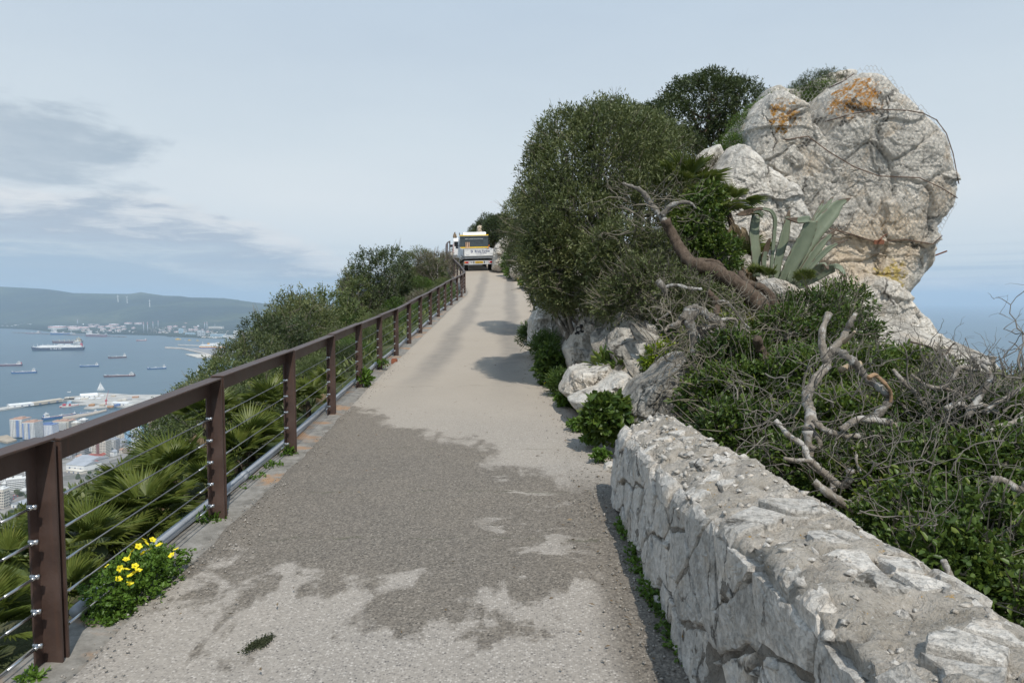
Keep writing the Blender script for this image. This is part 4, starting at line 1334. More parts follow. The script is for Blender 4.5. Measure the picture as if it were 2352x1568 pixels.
            obj('stone', me, M_wstone if rs.random() < 0.68 else M_wstone2, wall, world=True)
    vface = Ls[3]
    fp = cellgrid(0.6, WY1 - 0.1, Ls[1] - 0.02, vface - 0.03, 0.40, 0.17)
    stones(fp, 0.5, WY1 - 0.08, Ls[1] - 0.05, vface + 0.03, 0.013, 0.96, (0.012, 0.026), False)
    tp = cellgrid(0.9, WY1 - 0.25, vface + 0.06, Ls[7] - 0.03, 0.19, 0.13)
    stones([q for q in tp if q[0] > 2.9], 2.8, WY1 - 0.2, vface + 0.02, Ls[7], 0.030, 0.25, (0.010, 0.024), True)
    stones([q for q in tp if q[0] <= 2.9], 0.8, 2.9, vface + 0.02, Ls[7], 0.020, 0.5, (0.008, 0.030), True)
    # small rubble pressed into the mortar of the top and the joints
    rb = np.random.default_rng(15)
    RV, RF = [], []
    for i in range(1500):
        Yq = float(rb.uniform(0.9, WY1 - 0.1)); vq = float(rb.uniform(Ls[1], Ls[7]))
        if vq < vface and rb.random() < 0.45: continue
        x, z, nn, _ = wall_profile(vq / Ltot, Yq)
        hit = bv.ray_cast(Vector((x + nn[0] * 0.3, Yq, z + nn[1] * 0.3)), Vector((-nn[0], 0, -nn[1])))
        if hit[0] is None: continue
        c = hit[0]; sz = min(0.034, float(rb.gamma(2.0, 0.0065) + 0.004))
        o = len(RV); jq = rb.normal(size=(6, 3)) * 0.17; st = rb.uniform(0.5, 1.4, 3) * np.array([1, 1, 0.5 if vq > vface else 0.9])
        for k3, d in enumerate(((1, 0, 0), (-1, 0, 0), (0, 1, 0), (0, -1, 0), (0, 0, 1), (0, 0, -1))):
            RV.append(tuple(c[a] + (d[a] * st[a] + jq[k3, a]) * sz for a in range(3)))
        for a, b, c3 in ((0, 2, 4), (2, 1, 4), (1, 3, 4), (3, 0, 4), (2, 0, 5), (1, 2, 5), (3, 1, 5), (0, 3, 5)):
            RF.extend((o + a, o + b, o + c3))
    obj('rubble', mesh_np('rubble', np.array(RV), RF, 3), M_wstone, wall, world=True)['kind'] = 'stuff'
    return wall
wall = build_wall()
BANK[0].data.materials.clear(); BANK[0].data.materials.append(M_rock_bank)
# ------------------------------------------------------------------ plants
def leaf_mesh(name, pos, axis, L, W, seed, fold=0.25, six=False, tint=None, up_bias=0.0):
    """many small folded leaves: pos (n,3) foot, axis (n,3) unit direction"""
    r = np.random.default_rng(seed)
    n = len(pos)
    ax = axis / (np.linalg.norm(axis, axis=1, keepdims=True) + 1e-9)
    rd = r.normal(size=(n, 3)); rd[:, 2] += up_bias * 2.0 * 0
    sd = np.cross(ax, np.where(r.random((n, 1)) < up_bias, np.array([[0, 0, 1.0]]) + rd * 0.35, rd))
    sd /= np.linalg.norm(sd, axis=1, keepdims=True) + 1e-9
    nm = np.cross(sd, ax)
    l = (L * r.uniform(0.5, 1.4, n))[:, None]; w = (W * r.uniform(0.6, 1.35, n))[:, None]
    if tint is None:
        tint = np.clip(r.normal(0.42, 0.2, n), 0, 1)
    if six:
        q = [pos, pos + ax * l * 0.33 + sd * w * 0.5 + nm * w * fold, pos + ax * l * 0.70 + sd * w * 0.40 + nm * w * fold * 0.6, pos + ax * l - nm * l * 0.08,
             pos + ax * l * 0.70 - sd * w * 0.40 + nm * w * fold * 0.6, pos + ax * l * 0.33 - sd * w * 0.5 + nm * w * fold]
        V = np.stack(q, 1).reshape(-1, 3)
        b = (np.arange(n) * 6)[:, None]
        F = np.concatenate([b + np.array([0, 1, 2, 3]), b + np.array([0, 3, 4, 5])], 1).reshape(-1)
        return mesh_np(name, V, F, 4, False, {'tint': ('FACE', np.repeat(tint, 2))})
    q = [pos, pos + ax * l * 0.45 + sd * w * 0.5 + nm * w * fold, pos + ax * l, pos + ax * l * 0.45 - sd * w * 0.5 + nm * w * fold]
    V = np.stack(q, 1).reshape(-1, 3)
    b = (np.arange(n) * 4)[:, None]
    F = np.concatenate([b + np.array([0, 1, 2]), b + np.array([0, 2, 3])], 1).reshape(-1)
    return mesh_np(name, V, F, 3, False, {'tint': ('FACE', np.repeat(tint, 2))})

def crown_points(blobs, n, seed, lump=0.22, freq=1.3, gaps=0.0, upper=0.15, shell=0.13):
    """twig feet spread through a union of ellipsoids [(centre, radii)], most of them near the outside"""
    r = np.random.default_rng(seed)
    C = np.array([b[0] for b in blobs], float); Rd = np.array([b[1] if hasattr(b[1], '__len__') else (b[1],) * 3 for b in blobs], float)
    wts = (Rd[:, 0] * Rd[:, 1] + Rd[:, 1] * Rd[:, 2] + Rd[:, 0] * Rd[:, 2]); wts = wts / wts.sum()
    P0, D0 = [], []
    need = n
    for it in range(6):
        m = int(need * 1.7) + 50
        k = r.choice(len(C), m, p=wts)
        d = r.normal(size=(m, 3)); d[:, 2] += upper
        d /= np.linalg.norm(d, axis=1, keepdims=True)
        f = 1 - np.abs(r.normal(0, shell, m)) - (r.random(m) < 0.12) * r.uniform(0, 0.5, m) + (r.random(m) < 0.14) * r.uniform(0, 0.16, m)
        base = C[k] + d * Rd[k]
        ln = fbm(base * freq, 3, seed=seed + 1)
        f = f + ln * lump * 2.2
        p = C[k] + d * Rd[k] * f[:, None]
        keep = np.ones(m, bool)
        for j in range(len(C)):
            q = (p - C[j]) / Rd[j]
            keep &= ~((np.sqrt((q ** 2).sum(1)) < 0.72) & (k != j) & (r.random(m) < 0.9))
        if gaps > 0:
            keep &= fbm(p * freq * 1.9, 2, seed=seed + 2) > -0.28 + gaps * 0.3 - 0.1
        P0.append(p[keep]); D0.append(d[keep])
        need -= keep.sum()
        if need <= 0: break
    p = np.concatenate(P0)[:n]; d = np.concatenate(D0)[:n]
    return p, d
def crown(name, blobs, n_tw, per, L, W, seed, mat, parent=None, six=False, tw=0.16, up=0.35, tint_lo=0.0, **kw):
    r = np.random.default_rng(seed + 100)
    p, d = crown_points(blobs, n_tw, seed, **kw)
    td = d + r.normal(size=d.shape) * 0.55; td[:, 2] += up
    td /= np.linalg.norm(td, axis=1, keepdims=True)
    n = len(p)
    t = r.uniform(0.0, 1.0, (n, per))
    pos = p[:, None, :] + td[:, None, :] * (t * tw)[..., None] + r.normal(size=(n, per, 3)) * tw * 0.10
    ax = td[:, None, :] * 0.75 + r.normal(size=(n, per, 3)) * 0.62
    base_t = 0.42 + fbm(p * 2.3, 3, seed=seed + 7) * 0.55 + r.normal(0, 0.07, n)
    tint = np.clip(base_t[:, None] + (t - 0.5) * 0.22 + r.normal(0, 0.11, (n, per)) + tint_lo, 0, 1)
    me = leaf_mesh(name, pos.reshape(-1, 3), ax.reshape(-1, 3), L, W, seed, six=six, tint=tint.ravel(), up_bias=0.5)
    if mat is not None: me.materials.append(mat)
    return me, p, td
def limbs(mb, base, blobs, seed, r0=0.06, n_sub=5, sides=5, twist=0.12):
    """tapered trunk to each blob centre with sub-branches to the blob's outside"""
    rr = random.Random(seed)
    for c, rad in blobs:
        c = Vector(c); rad = rad if hasattr(rad, '__len__') else (rad,) * 3
        a = Vector(base) + Vector((rr.uniform(-.1, .1), rr.uniform(-.1, .1), 0)) * (r0 * 10)
        m = (a + c) / 2 + Vector((rr.uniform(-1, 1), rr.uniform(-1, 1), rr.uniform(-.3, .3))) * twist * (c - a).length
        pts = spline([a, m, c], 5, 0.012, rr.random())
        mb.tube(pts, list(np.linspace(r0, r0 * 0.45, len(pts))), sides)
        for i in range(n_sub):
            s = pts[rr.randint(len(pts) // 2, len(pts) - 1)]
            dv = Vector((rr.gauss(0, 1), rr.gauss(0, 1), rr.gauss(0.3, 0.8))).normalized()
            e = c + Vector((dv.x * rad[0], dv.y * rad[1], dv.z * rad[2])) * rr.uniform(0.8, 1.03)
            mm = (s + e) / 2 + Vector((rr.uniform(-1, 1), rr.uniform(-1, 1), rr.uniform(-1, 1))) * 0.16 * (e - s).length
            q = spline([s, mm, e], 4, 0.02, rr.random())
            mb.tube(q, list(np.linspace(r0 * 0.4, r0 * 0.1, len(q))), 4)
def twig_mesh(name, p, td, seed, n, length=0.3, r=0.004, curl=0.5):
    """bare fine twigs poking out of a crown"""
    rr = random.Random(seed)
    mb = MB()
    idx = list(range(len(p))); rr.shuffle(idx)
    for i in idx[:n]:
        a = Vector(p[i]); d = Vector(td[i])
        for j in range(rr.choice((1, 2, 2))):
            L = length * rr.uniform(0.5, 1.3)
            b = a + d * L * 0.5 + Vector((rr.uniform(-1, 1), rr.uniform(-1, 1), rr.uniform(-1, 1))) * L * 0.2 * curl
            c = b + d * L * 0.5 + Vector((rr.uniform(-1, 1), rr.uniform(-1, 1), rr.uniform(-.4, 1))) * L * 0.4 * curl
            mb.tube([a - d * 0.06, b, c], [r * 1.4, r, r * 0.4], 3, cap=False)
    return mb.mesh(name)

# ---- scrub on the slope left of the fence: six shrubs with parts, then copies
def shrub_variant(i, mat, n_tw, per, L, W, blobs, twigs=60, up=0.4, gaps=0.3, deadf=0.0):
    me, p, td = crown('shrub_foliage_%d' % i, blobs, n_tw, per, L, W, 200 + i * 7, mat, lump=0.25, freq=1.6, gaps=gaps, up=up)
    mb = MB(); limbs(mb, (0, 0, -0.5), blobs, 300 + i, 0.035, 6, 5)
    st = mb.mesh('shrub_stem_%d' % i, True); st.materials.append(M_bark_g)
    tm = twig_mesh('shrub_twig_%d' % i, p, td, 400 + i, twigs, 0.30, 0.0045); tm.materials.append(M_twig)
    return me, st, tm
SV = [
    shrub_variant(0, M_scrub, 1500, 9, 0.060, 0.026, [((0, 0, .65), (.85, .8, .7)), ((.55, .2, .45), (.6, .55, .5)), ((-.5, -.1, .5), (.6, .6, .5))]),
    shrub_variant(1, M_olive, 1500, 9, 0.065, 0.020, [((0, 0, .75), (.75, .75, .8)), ((.45, .3, .55), (.55, .5, .55)), ((-.45, .2, .95), (.45, .45, .45))], 110),
    shrub_variant(2, M_scrub_g, 1400, 9, 0.060, 0.032, [((0, 0, .5), (.95, .9, .6)), ((.6, -.2, .4), (.55, .5, .45)), ((-.6, .2, .35), (.6, .6, .45))], 40),
    shrub_variant(3, M_scrub_b, 900, 7, 0.05, 0.018, [((0, 0, .5), (.85, .8, .6)), ((.4, .2, .55), (.5, .5, .5))], 420, gaps=0.6),
    shrub_variant(4, M_olive_d, 1700, 9, 0.058, 0.024, [((0, 0, .8), (.8, .8, .85)), ((.35, .1, 1.25), (.5, .5, .55)), ((-.4, -.2, .7), (.55, .5, .6))], 60),
    shrub_variant(5, M_scrub, 800, 8, 0.055, 0.024, [((0, 0, 1.0), (.38, .38, .55)), ((.25, .1, .6), (.35, .35, .4)), ((-.2, .1, 1.35), (.28, .28, .35)), ((.1, -.15, 1.6), (.2, .2, .3))], 90, gaps=0.7),
]
def place_shrub(v, x, y, z, s, label, cat='shrub', name='shrub', group=None, rz=None, sz=1.0):
    rz = random.uniform(0, 6.28) if rz is None else rz
    t = thing(name, label, cat, (x, y, z), rz, group)
    t.scale = (s, s, s * sz)
    me, st, tm = SV[v]
    obj('foliage', me, None, t)['kind'] = 'stuff'; obj('stem', st, None, t); obj('twigs', tm, None, t)['kind'] = 'stuff'
    return t
def put_top(v, px, py, Y, s_min, label, **kw):
    """a shrub whose top shows at view point (px,py) at depth Y, standing on the slope"""
    p = P(px, py, Y)
    zg = float(h_left(p.x, Y)) if p.x < 0 else float(h_right(p.x, Y))
    ht = {0: 1.4, 1: 1.6, 2: 1.15, 3: 1.15, 4: 1.85, 5: 1.95}[v]
    H = max(p.z - zg, 0.3)
    s = max(s_min, min(H / ht, s_min * 1.8))
    return place_shrub(v, p.x, Y, p.z - ht * s * 0.97, s, label, **kw)
def build_left_scrub():
    # skyline from the near end of the gap up to the truck, each one told apart
    sky = [
        (0, 425, 925, 11, .75, 'low olive-green shrub on the slope just above the top rail near the town towers'),
        (1, 470, 880, 13, .8, 'grey-green shrub rising above the fence rail left of the third post'),
        (0, 530, 826, 17, 1.0, 'leafy shrub on the skyline nearest the grey harbour spit'),
        (1, 585, 776, 20, 1.05, 'shrub on the skyline above the ferry'),
        (4, 640, 728, 24, 1.15, 'dark shrub on the skyline where it crosses the far hills'),
        (1, 690, 680, 29, 1.3, 'tall wispy shrub on the skyline against the grey cloud'),
        (0, 745, 672, 34, 1.3, 'rounded shrub on the skyline between two taller bushes'),
        (5, 808, 626, 38, 1.5, 'slender young tree sticking up from the scrub skyline'),
        (4, 868, 574, 40, 1.75, 'dense dark rounded tree standing highest on the left skyline'),
        (4, 845, 630, 41, 1.3, 'dark bush leaning out left of the dense rounded tree'),
        (1, 925, 612, 44, 1.5, 'olive-grey bush right of the dense rounded tree'),
        (1, 965, 575, 46, 1.6, 'tall grey-green bush on the left skyline near the truck'),
        (3, 1005, 580, 45, 1.5, 'brownish twiggy bush just left of the far fence curve'),
        (0, 1030, 600, 50, 1.2, 'green bush beside the far fence curve'),
    ]
    for v, px, py, Y, s, lab in sky:
        put_top(v, px, py, Y, s, lab, group='skyline shrubs left of the road')
    rr = random.Random(11)
    n = 0
    SKX = [-400, 0, 75, 150, 330, 400, 470, 530, 585, 640, 690, 745, 808, 870, 925, 965, 1030]
    SKY = [1500, 1225, 1170, 1115, 990, 938, 890, 835, 790, 742, 705, 690, 680, 672, 640, 615, 605]
    HT = {0: 1.4, 1: 1.6, 2: 1.15, 3: 1.15, 4: 1.85, 5: 1.95}
    look = {0: 'olive-green leafy', 1: 'grey-green fine-leaved', 2: 'bright green spreading', 3: 'brown half-bare twiggy', 4: 'dark rounded'}
    nth = ['nearest', 'second', 'third', 'fourth', 'fifth', 'sixth', 'seventh', 'eighth', 'ninth', 'tenth', 'eleventh', 'twelfth', 'thirteenth', 'fourteenth', 'fifteenth', 'sixteenth', 'seventeenth', 'eighteenth', 'nineteenth', 'twentieth', 'twenty-first', 'twenty-second', 'twenty-third', 'twenty-fourth']
    def fits(x, Y, ztop, rad):
        px = 1176 + 1568 * x / Y
        for dx in (-rad, 0, rad):
            q = px + 1568 * dx / Y
            py = 690 - 1568 * ztop / Y
            if py < np.interp(q, SKX, SKY): return False
        return True
    used = {}
    def lab(v, Y, where):
        k = min(range(2, len(FY)), key=lambda i: abs(FY[i] - Y)) - 2
        base = '%s shrub %s the %s fence post' % (look[v], where, nth[min(k, 23)])
        return base
    for row, (t0, t1, st) in enumerate(((1.0, 2.0, 1.7), (2.2, 4.0, 1.7), (4.2, 6.8, 2.1), (7.0, 11, 2.7), (11.5, 17, 3.8))):
        Y = 6.0 + row * 0.3 if row > 0 else 10.5
        while Y < 52:
            for tr in range(6):
                t = rr.uniform(t0, t1)
                x = float(XL(Y)) - t
                z = float(h_left(x, Y)) - 0.1
                s = rr.uniform(0.62, 1.0) * (0.60 if row == 0 else 0.85 if row == 1 else 1.1) * (1 + 0.006 * Y)
                v = rr.choice((0, 0, 2, 2, 1, 3, 4) if row < 3 else (0, 1, 1, 3, 4))
                if fits(x, Y, z + HT[v] * s, s * 0.8): 
                    place_shrub(v, x, Y, z, s, lab(v, Y, ('close behind', 'a step down the slope from', 'midway down the slope from', 'well down the slope from', 'far down the slope from')[row]), group='scrub on the slope below the fence')
                    n += 1
                    break
            Y += st * rr.uniform(0.75, 1.25) * (1 + 0.012 * Y)
    for i in range(70):
        Y = rr.uniform(4.5, 36); t = rr.uniform(2.5 + Y * 0.25, 6 + Y * 0.9)
        x = float(XL(Y)) - t
        v = rr.choice((0, 2, 2, 1, 3)); s = rr.uniform(0.4, 0.8) * (1 + 0.02 * Y)
        z = float(h_left(x, Y)) - 0.3
        px = 1176 + 1568 * x / Y
        if px > -150 and fits(x, Y, z + HT[v] * s, s * 0.8):
            place_shrub(v, x, Y, z, s, '%s low shrub on the slope %s' % (look[v], 'at the left frame edge' if px < 60 else 'past the nearest fence post' if px < 170 else 'below the town in the first bay'), group='shrubs on the lower left slope')
    return n
build_left_scrub()

# ---- fan palms
def fan_mesh(seed, n=26, rad=0.46, spread=2.5, droop=0.22, dry=False):
    """one palmate leaf: foot at the origin, stalk up +Y, blades in a fan, every blade a folded strip"""
    r = np.random.default_rng(seed)
    V, F, T = [], [], []
    stalk = 0.34
    # stalk
    for s in (-1, 1):
        pass
    hub = np.array([0, stalk, 0.0])
    b = len(V)
    V += [(-0.006, 0, 0), (0.006, 0, 0), (0.005, stalk, 0.0), (-0.005, stalk, 0.0)]
    F += [(b, b + 1, b + 2, b + 3)]; T.append(0.75)
    for i in range(n):
        a = (i / (n - 1) - 0.5) * spread
        L = rad * (0.80 + 0.2 * math.cos(a * 0.8)) * r.uniform(0.82, 1.10)
        d = np.array([math.sin(a), math.cos(a), 0.0]); sd = np.array([math.cos(a), -math.sin(a), 0.0])
        dz = abs(a) * 0.10
        w = rad * spread / n * 0.36
        tw = r.uniform(-0.3, 0.3)
        def pt(f, o, up):
            bend = -droop * L * f * f + dz * f * 0.4
            return hub + d * (L * f) + sd * o + np.array([0, 0, bend + up])
        b = len(V)
        V += [pt(0.03, 0, 0), pt(0.42, -w * 1.15, 0.012 + tw * w), pt(0.42, 0, -0.006), pt(0.42, w * 1.15, 0.012 - tw * w), pt(1.0, 0, r.uniform(-0.03, 0.01)),
              pt(0.75, -w * 0.5, 0.007), pt(0.75, w * 0.5, 0.007)]
        F += [(b, b + 1, b + 2), (b, b + 2, b + 3), (b + 1, b + 5, b + 4, b + 2), (b + 3, b + 2, b + 4, b + 6)]
        tt = float(np.clip(0.45 + r.normal(0, 0.12), 0, 1))
        T += [tt, tt, min(1, tt + 0.1), min(1, tt + 0.1)]
    me = bpy.data.meshes.new('palm_leaf')
    me.from_pydata([tuple(v) for v in V], [], F)
    at = me.attributes.new('tint', 'FLOAT', 'FACE')
    at.data.foreach_set('value', np.array(T, np.float32))
    me.materials.append(M_palm_dry if dry else M_palm)
    me.update()
    return me
FAN = [fan_mesh(1, 26, 0.46, 3.0), fan_mesh(2, 22, 0.42, 2.4, 0.34), fan_mesh(3, 28, 0.50, 3.5, 0.18), fan_mesh(4, 20, 0.38, 2.0, 0.12)]
FAN_DRY = [fan_mesh(5, 20, 0.36, 1.7, 0.7, True), fan_mesh(6, 18, 0.34, 1.4, 0.9, True)]
M_ptrunk = mat_bark('palm_fibre', (0.030, 0.023, 0.017), (0.11, 0.085, 0.06))
def palm(x, y, z, s, n, label, seed, trunk=0.15, dry=3, tilt_max=1.35, group='fan palms', lean=(0, 0)):
    rr = random.Random(seed)
    t = thing('fan_palm', label, 'palm', (x, y, z), 0, group)
    top = Vector((lean[0], lean[1], trunk))
    mb = MB(); mb.tube([(0, 0, -0.25), top * 0.5 + Vector((0.02, 0, 0)), top], [0.07 * s, 0.075 * s, 0.05 * s], 8)
    mb.build('trunk', M_ptrunk, t, True)
    for i in range(n):
        az = i * 2.399 + rr.uniform(-0.3, 0.3)
        tilt = 0.15 + (tilt_max - 0.15) * ((i + 0.5) / n) ** 0.75
        me = rr.choice(FAN)
        o = obj('leaf', me, None, t)
        rot = Matrix.Rotation(az, 4, 'Z') @ Matrix.Rotation(R(90) - tilt, 4, 'X') @ Matrix.Rotation(rr.uniform(-0.5, 0.5), 4, 'Y')
        sc = s * rr.uniform(0.8, 1.12)
        o.matrix_local = Matrix.Translation(top) @ rot @ Matrix.Scale(sc, 4)
    for i in range(dry):
        o = obj('dry_leaf', rr.choice(FAN_DRY), None, t)
        rot = Matrix.Rotation(rr.uniform(0, 6.28), 4, 'Z') @ Matrix.Rotation(R(90) - rr.uniform(1.7, 2.4), 4, 'X') @ Matrix.Rotation(rr.uniform(-0.5, 0.5), 4, 'Y')
        o.matrix_local = Matrix.Translation(top * 0.8) @ rot @ Matrix.Scale(s * rr.uniform(0.8, 1.0), 4)
    return t
def build_palms():
    # view point of the heart of each palm, depth, size
    L = [
        (40, 1420, 3.6, 0.85, 16, 'fan palm left of the nearest fence post at the frame edge'),
        (10, 1290, 5.0, 0.8, 14, 'fan palm seen between the lowest cables at far lower left'),
        (205, 1235, 5.0, 0.95, 18, 'fan palm right behind the nearest fence post'),
        (215, 1350, 4.3, 0.80, 16, 'fan palm behind the yellow flowers near the kerb'),
        (330, 1165, 5.6, 1.05, 20, 'large fan palm in the middle of the first full fence bay'),
        (405, 1075, 6.6, 1.05, 18, 'upright fan palm above the second cable left of the second post'),
        (300, 1135, 6.6, 1.0, 18, 'fan palm with leaves reaching up towards the town towers'),
        (430, 1215, 5.3, 0.75, 15, 'small fan palm low beside the pipe left of the second post'),
        (470, 945, 8.6, 1.0, 18, 'fan palm just under the rail left of the second post'),
        (545, 1035, 7.4, 0.95, 17, 'fan palm right of the second post over the pipe'),
        (600, 1010, 7.9, 1.0, 18, 'fan palm in the middle of the second full bay'),
        (625, 925, 9.2, 1.05, 18, 'fan palm with drooping yellow leaves left of the third post'),
        (520, 960, 9.4, 0.9, 14, 'fan palm half hidden behind the second post'),
        (560, 1100, 6.4, 0.7, 13, 'low fan palm pressed against the pipe in the second full bay'),
        (715, 905, 10.6, 0.9, 15, 'fan palm between the third and fourth posts'),
        (790, 875, 12.2, 0.95, 15, 'fan palm between the fourth and fifth posts'),
        (125, 1195, 6.8, 0.9, 14, 'fan palm down the slope behind the nearest post against the town'),
    ]
    for i, (px, py, Y, s, n, lab) in enumerate(L):
        s *= 0.64
        p = P(px, py + 170 / Y, Y)
        lim = float(XL(Y)) - 0.42 - 0.45 * s
        if p.x > lim: p.x = lim
        zg = float(h_left(p.x, Y))
        tr = max(0.08, min(0.9, p.z - zg - 0.05))
        palm(p.x, Y, p.z - tr, s, n, lab, 40 + i, trunk=tr, group='fan palms behind the fence')
build_palms()

# ---- the big bushes right of the road
def bush(name, label, cat, blobs, base, n_tw, per, Lf, Wf, seed, mat, barkm=None, r0=0.05, twigs=200, tl=0.28, six=False, nsub=6, **kw):
    t = thing(name, label, cat, base)
    me, p, td = crown(name + '_foliage', blobs, n_tw, per, Lf, Wf, seed, mat, six=six, **kw)
    obj('foliage', me, None, t, world=True)['kind'] = 'stuff'
    mb = MB(); limbs(mb, base, blobs, seed, r0, nsub)
    mb.build('branches', barkm or M_bark_g, t, True, world=True)
    if twigs:
        tm = twig_mesh('twigs', p, td, seed, twigs, tl, 0.0042)
        obj('twigs', tm, M_twig, t, world=True)['kind'] = 'stuff'
    return t
def B(px, py, Y, r, ry=None, rz=None):
    p = P(px, py, Y); m = pxw(Y)
    return (tuple(p), (r * m, (ry or r) * m, (rz or r) * m))
def on_bank(px, py, Y):
    p = P(px, py, Y)
    return (p.x, Y, float(h_right(p.x, Y)) - 0.1)
def build_right_bushes():
    bush('olive_bush', 'large rounded olive bush overhanging the right side of the road', 'bush',
         [B(1365, 400, 11.30, 135, 130, 120), B(1290, 460, 11.30, 85, 110, 95), B(1300, 350, 11.70, 80, 90, 78), B(1440, 370, 11.90, 100, 110, 92), B(1390, 310, 12.10, 72, 80, 55), B(1480, 470, 11.10, 110, 100, 95), B(1330, 520, 10.70, 95, 90, 80), B(1500, 345, 13.6, 70, 70, 60), B(1450, 300, 14.6, 52, 60, 44), B(1260, 400, 11.6, 56, 70, 62)],
         on_bank(1390, 640, 11.6), 8600, 9, 0.068, 0.020, 501, M_olive, r0=0.07, twigs=420, lump=0.34, freq=1.0, gaps=0.35, up=0.6, tw=0.2)
    bush('olive_bush', 'lower dark lobe of bush hanging over the roadside rocks', 'bush',
         [B(1300, 600, 10.90, 90, 90, 80), B(1260, 570, 11.70, 62, 80, 62), B(1370, 620, 10.50, 80, 70, 64), B(1420, 590, 9.90, 75, 70, 70), B(1270, 640, 11.70, 46, 60, 44), B(1330, 672, 10.6, 66, 50, 36), B(1258, 668, 11.8, 38, 50, 34), B(1400, 680, 10.2, 58, 50, 36), B(1290, 690, 11.0, 34, 40, 24)],
         on_bank(1350, 700, 11.0), 6400, 9, 0.064, 0.020, 511, M_olive, r0=0.05, twigs=420, tl=0.34, lump=0.32, freq=1.2, gaps=0.3, up=0.15)
    bush('olive_bush', 'bush lobe leaning out farthest over the far bend of the road', 'bush',
         [B(1235, 540, 18.5, 62, 90, 70), B(1200, 500, 19.5, 40, 80, 50), B(1215, 590, 19, 48, 80, 42), B(1250, 470, 17.5, 52, 70, 60), B(1180, 545, 20, 24, 60, 36)],
         on_bank(1250, 640, 19), 3600, 9, 0.070, 0.021, 521, M_olive, r0=0.06, twigs=300, tl=0.4, lump=0.34, freq=0.9, gaps=0.4, up=0.3)
    bush('evergreen_tree', 'dark evergreen tree with a broad crown on top of the slope', 'tree',
         [B(1590, 260, 18, 92, 90, 72), B(1690, 255, 18.4, 66, 80, 62), B(1530, 285, 17.6, 62, 70, 52), B(1480, 300, 17.4, 52, 60, 44), B(1630, 225, 18, 62, 70, 44), B(1550, 345, 17.2, 66, 60, 44), B(1725, 320, 18, 46, 60, 46), B(1650, 330, 18.2, 60, 60, 40)],
         P(1600, 480, 18), 5600, 9, 0.075, 0.028, 531, M_olive_d, barkm=M_bark, r0=0.08, twigs=120, lump=0.34, freq=0.9, gaps=0.7, up=0.4)
    bush('grassy_shrub', 'dry yellowish shrub on the slope between the olive bush and the crag', 'shrub',
         [B(1500, 420, 14.2, 62, 70, 62), B(1555, 450, 13.8, 52, 60, 42), B(1460, 390, 14.4, 46, 50, 46)],
         on_bank(1520, 520, 14), 1500, 7, 0.07, 0.014, 541, M_scrub_b, twigs=420, tl=0.36, lump=0.25, gaps=0.4, up=0.8)
    bush('grey_shrub', 'small grey shrub wedged beside the pointed slab', 'shrub',
         [B(1620, 395, 14.0, 34, 40, 28), B(1590, 420, 13.8, 26, 30, 24)], P(1610, 450, 14), 520, 7, 0.04, 0.014, 551, M_scrub_b, twigs=160, gaps=0.3)
    bush('crag_shrub', 'dark green shrub growing in the notch on top of the crag', 'shrub',
         [B(1875, 200, 16.6, 42, 40, 26), B(1840, 222, 16.4, 34, 40, 22), B(1905, 192, 16.6, 30, 40, 20)], P(1865, 235, 16.7), 1100, 7, 0.045, 0.014, 561, M_olive_d, twigs=120, tl=0.14, up=0.9)
    bush('crag_shrub', 'green shrub behind the netting in the gully of the crag', 'shrub',
         [B(1868, 262, 16.2, 26, 40, 40), B(1830, 240, 16.2, 34, 40, 24), B(1780, 245, 16.0, 34, 40, 20), B(1880, 225, 16.3, 30, 40, 30)], P(1865, 300, 16.2), 1300, 7, 0.05, 0.02, 571, M_scrub_g, twigs=60)
    bush('crag_shrub', 'shrubs growing at the left foot of the netted crag', 'shrub',
         [B(1710, 300, 15.6, 36, 40, 28), B(1680, 345, 15.2, 30, 40, 30), B(1735, 270, 15.8, 26, 40, 22), B(1650, 370, 15.2, 24, 40, 24)], P(1700, 360, 15.6), 1300, 7, 0.05, 0.02, 581, M_scrub_g, twigs=60)
    # undergrowth below the gnarled trunk
    bush('olive_scrub', 'tangled olive scrub below the gnarled brown trunk', 'shrub',
         [B(1500, 660, 9.2, 95, 80, 62), B(1440, 690, 9.4, 70, 70, 52), B(1570, 690, 8.8, 75, 70, 52), B(1620, 720, 8.6, 62, 60, 46), B(1510, 600, 9.8, 60, 60, 52)],
         on_bank(1520, 760, 9.2), 3000, 8, 0.050, 0.017, 591, M_olive, twigs=700, tl=0.26, lump=0.2, freq=1.8, gaps=0.45, up=0.3)
    bush('climber', 'bright green climber between the trunk and the small palms', 'shrub',
         [B(1600, 520, 10.2, 46, 50, 62), B(1570, 560, 10.0, 34, 40, 46), B(1625, 480, 10.4, 30, 40, 40), B(1655, 590, 9.9, 36, 40, 36)],
         on_bank(1600, 620, 10.2), 1500, 8, 0.055, 0.034, 601, M_broad, twigs=60, six=True, lump=0.2, freq=1.8)
    bush('scrub', 'sparse leafy scrub in front of the crag foot right of the agave', 'shrub',
         [B(1860, 730, 8.6, 80, 60, 46), B(1940, 700, 9.0, 46, 50, 40), B(1800, 770, 8.0, 66, 60, 46), B(1920, 770, 8.2, 80, 60, 46)],
         P(1870, 840, 8.4), 1500, 7, 0.055, 0.022, 611, M_broad, twigs=420, tl=0.3, six=True, lump=0.25, freq=1.8, gaps=0.6)
    bush('scrub', 'leafy green scrub right behind the far end of the stone wall', 'shrub',
         [B(1690, 850, 6.6, 80, 60, 62), B(1640, 930, 6.2, 60, 60, 62), B(1740, 930, 6.0, 80, 60, 70), B(1690, 1010, 5.4, 70, 60, 60)],
         P(1700, 1120, 6.0), 2600, 8, 0.046, 0.026, 621, M_broad, twigs=380, tl=0.3, six=True, lump=0.22, freq=2.2, gaps=0.5)
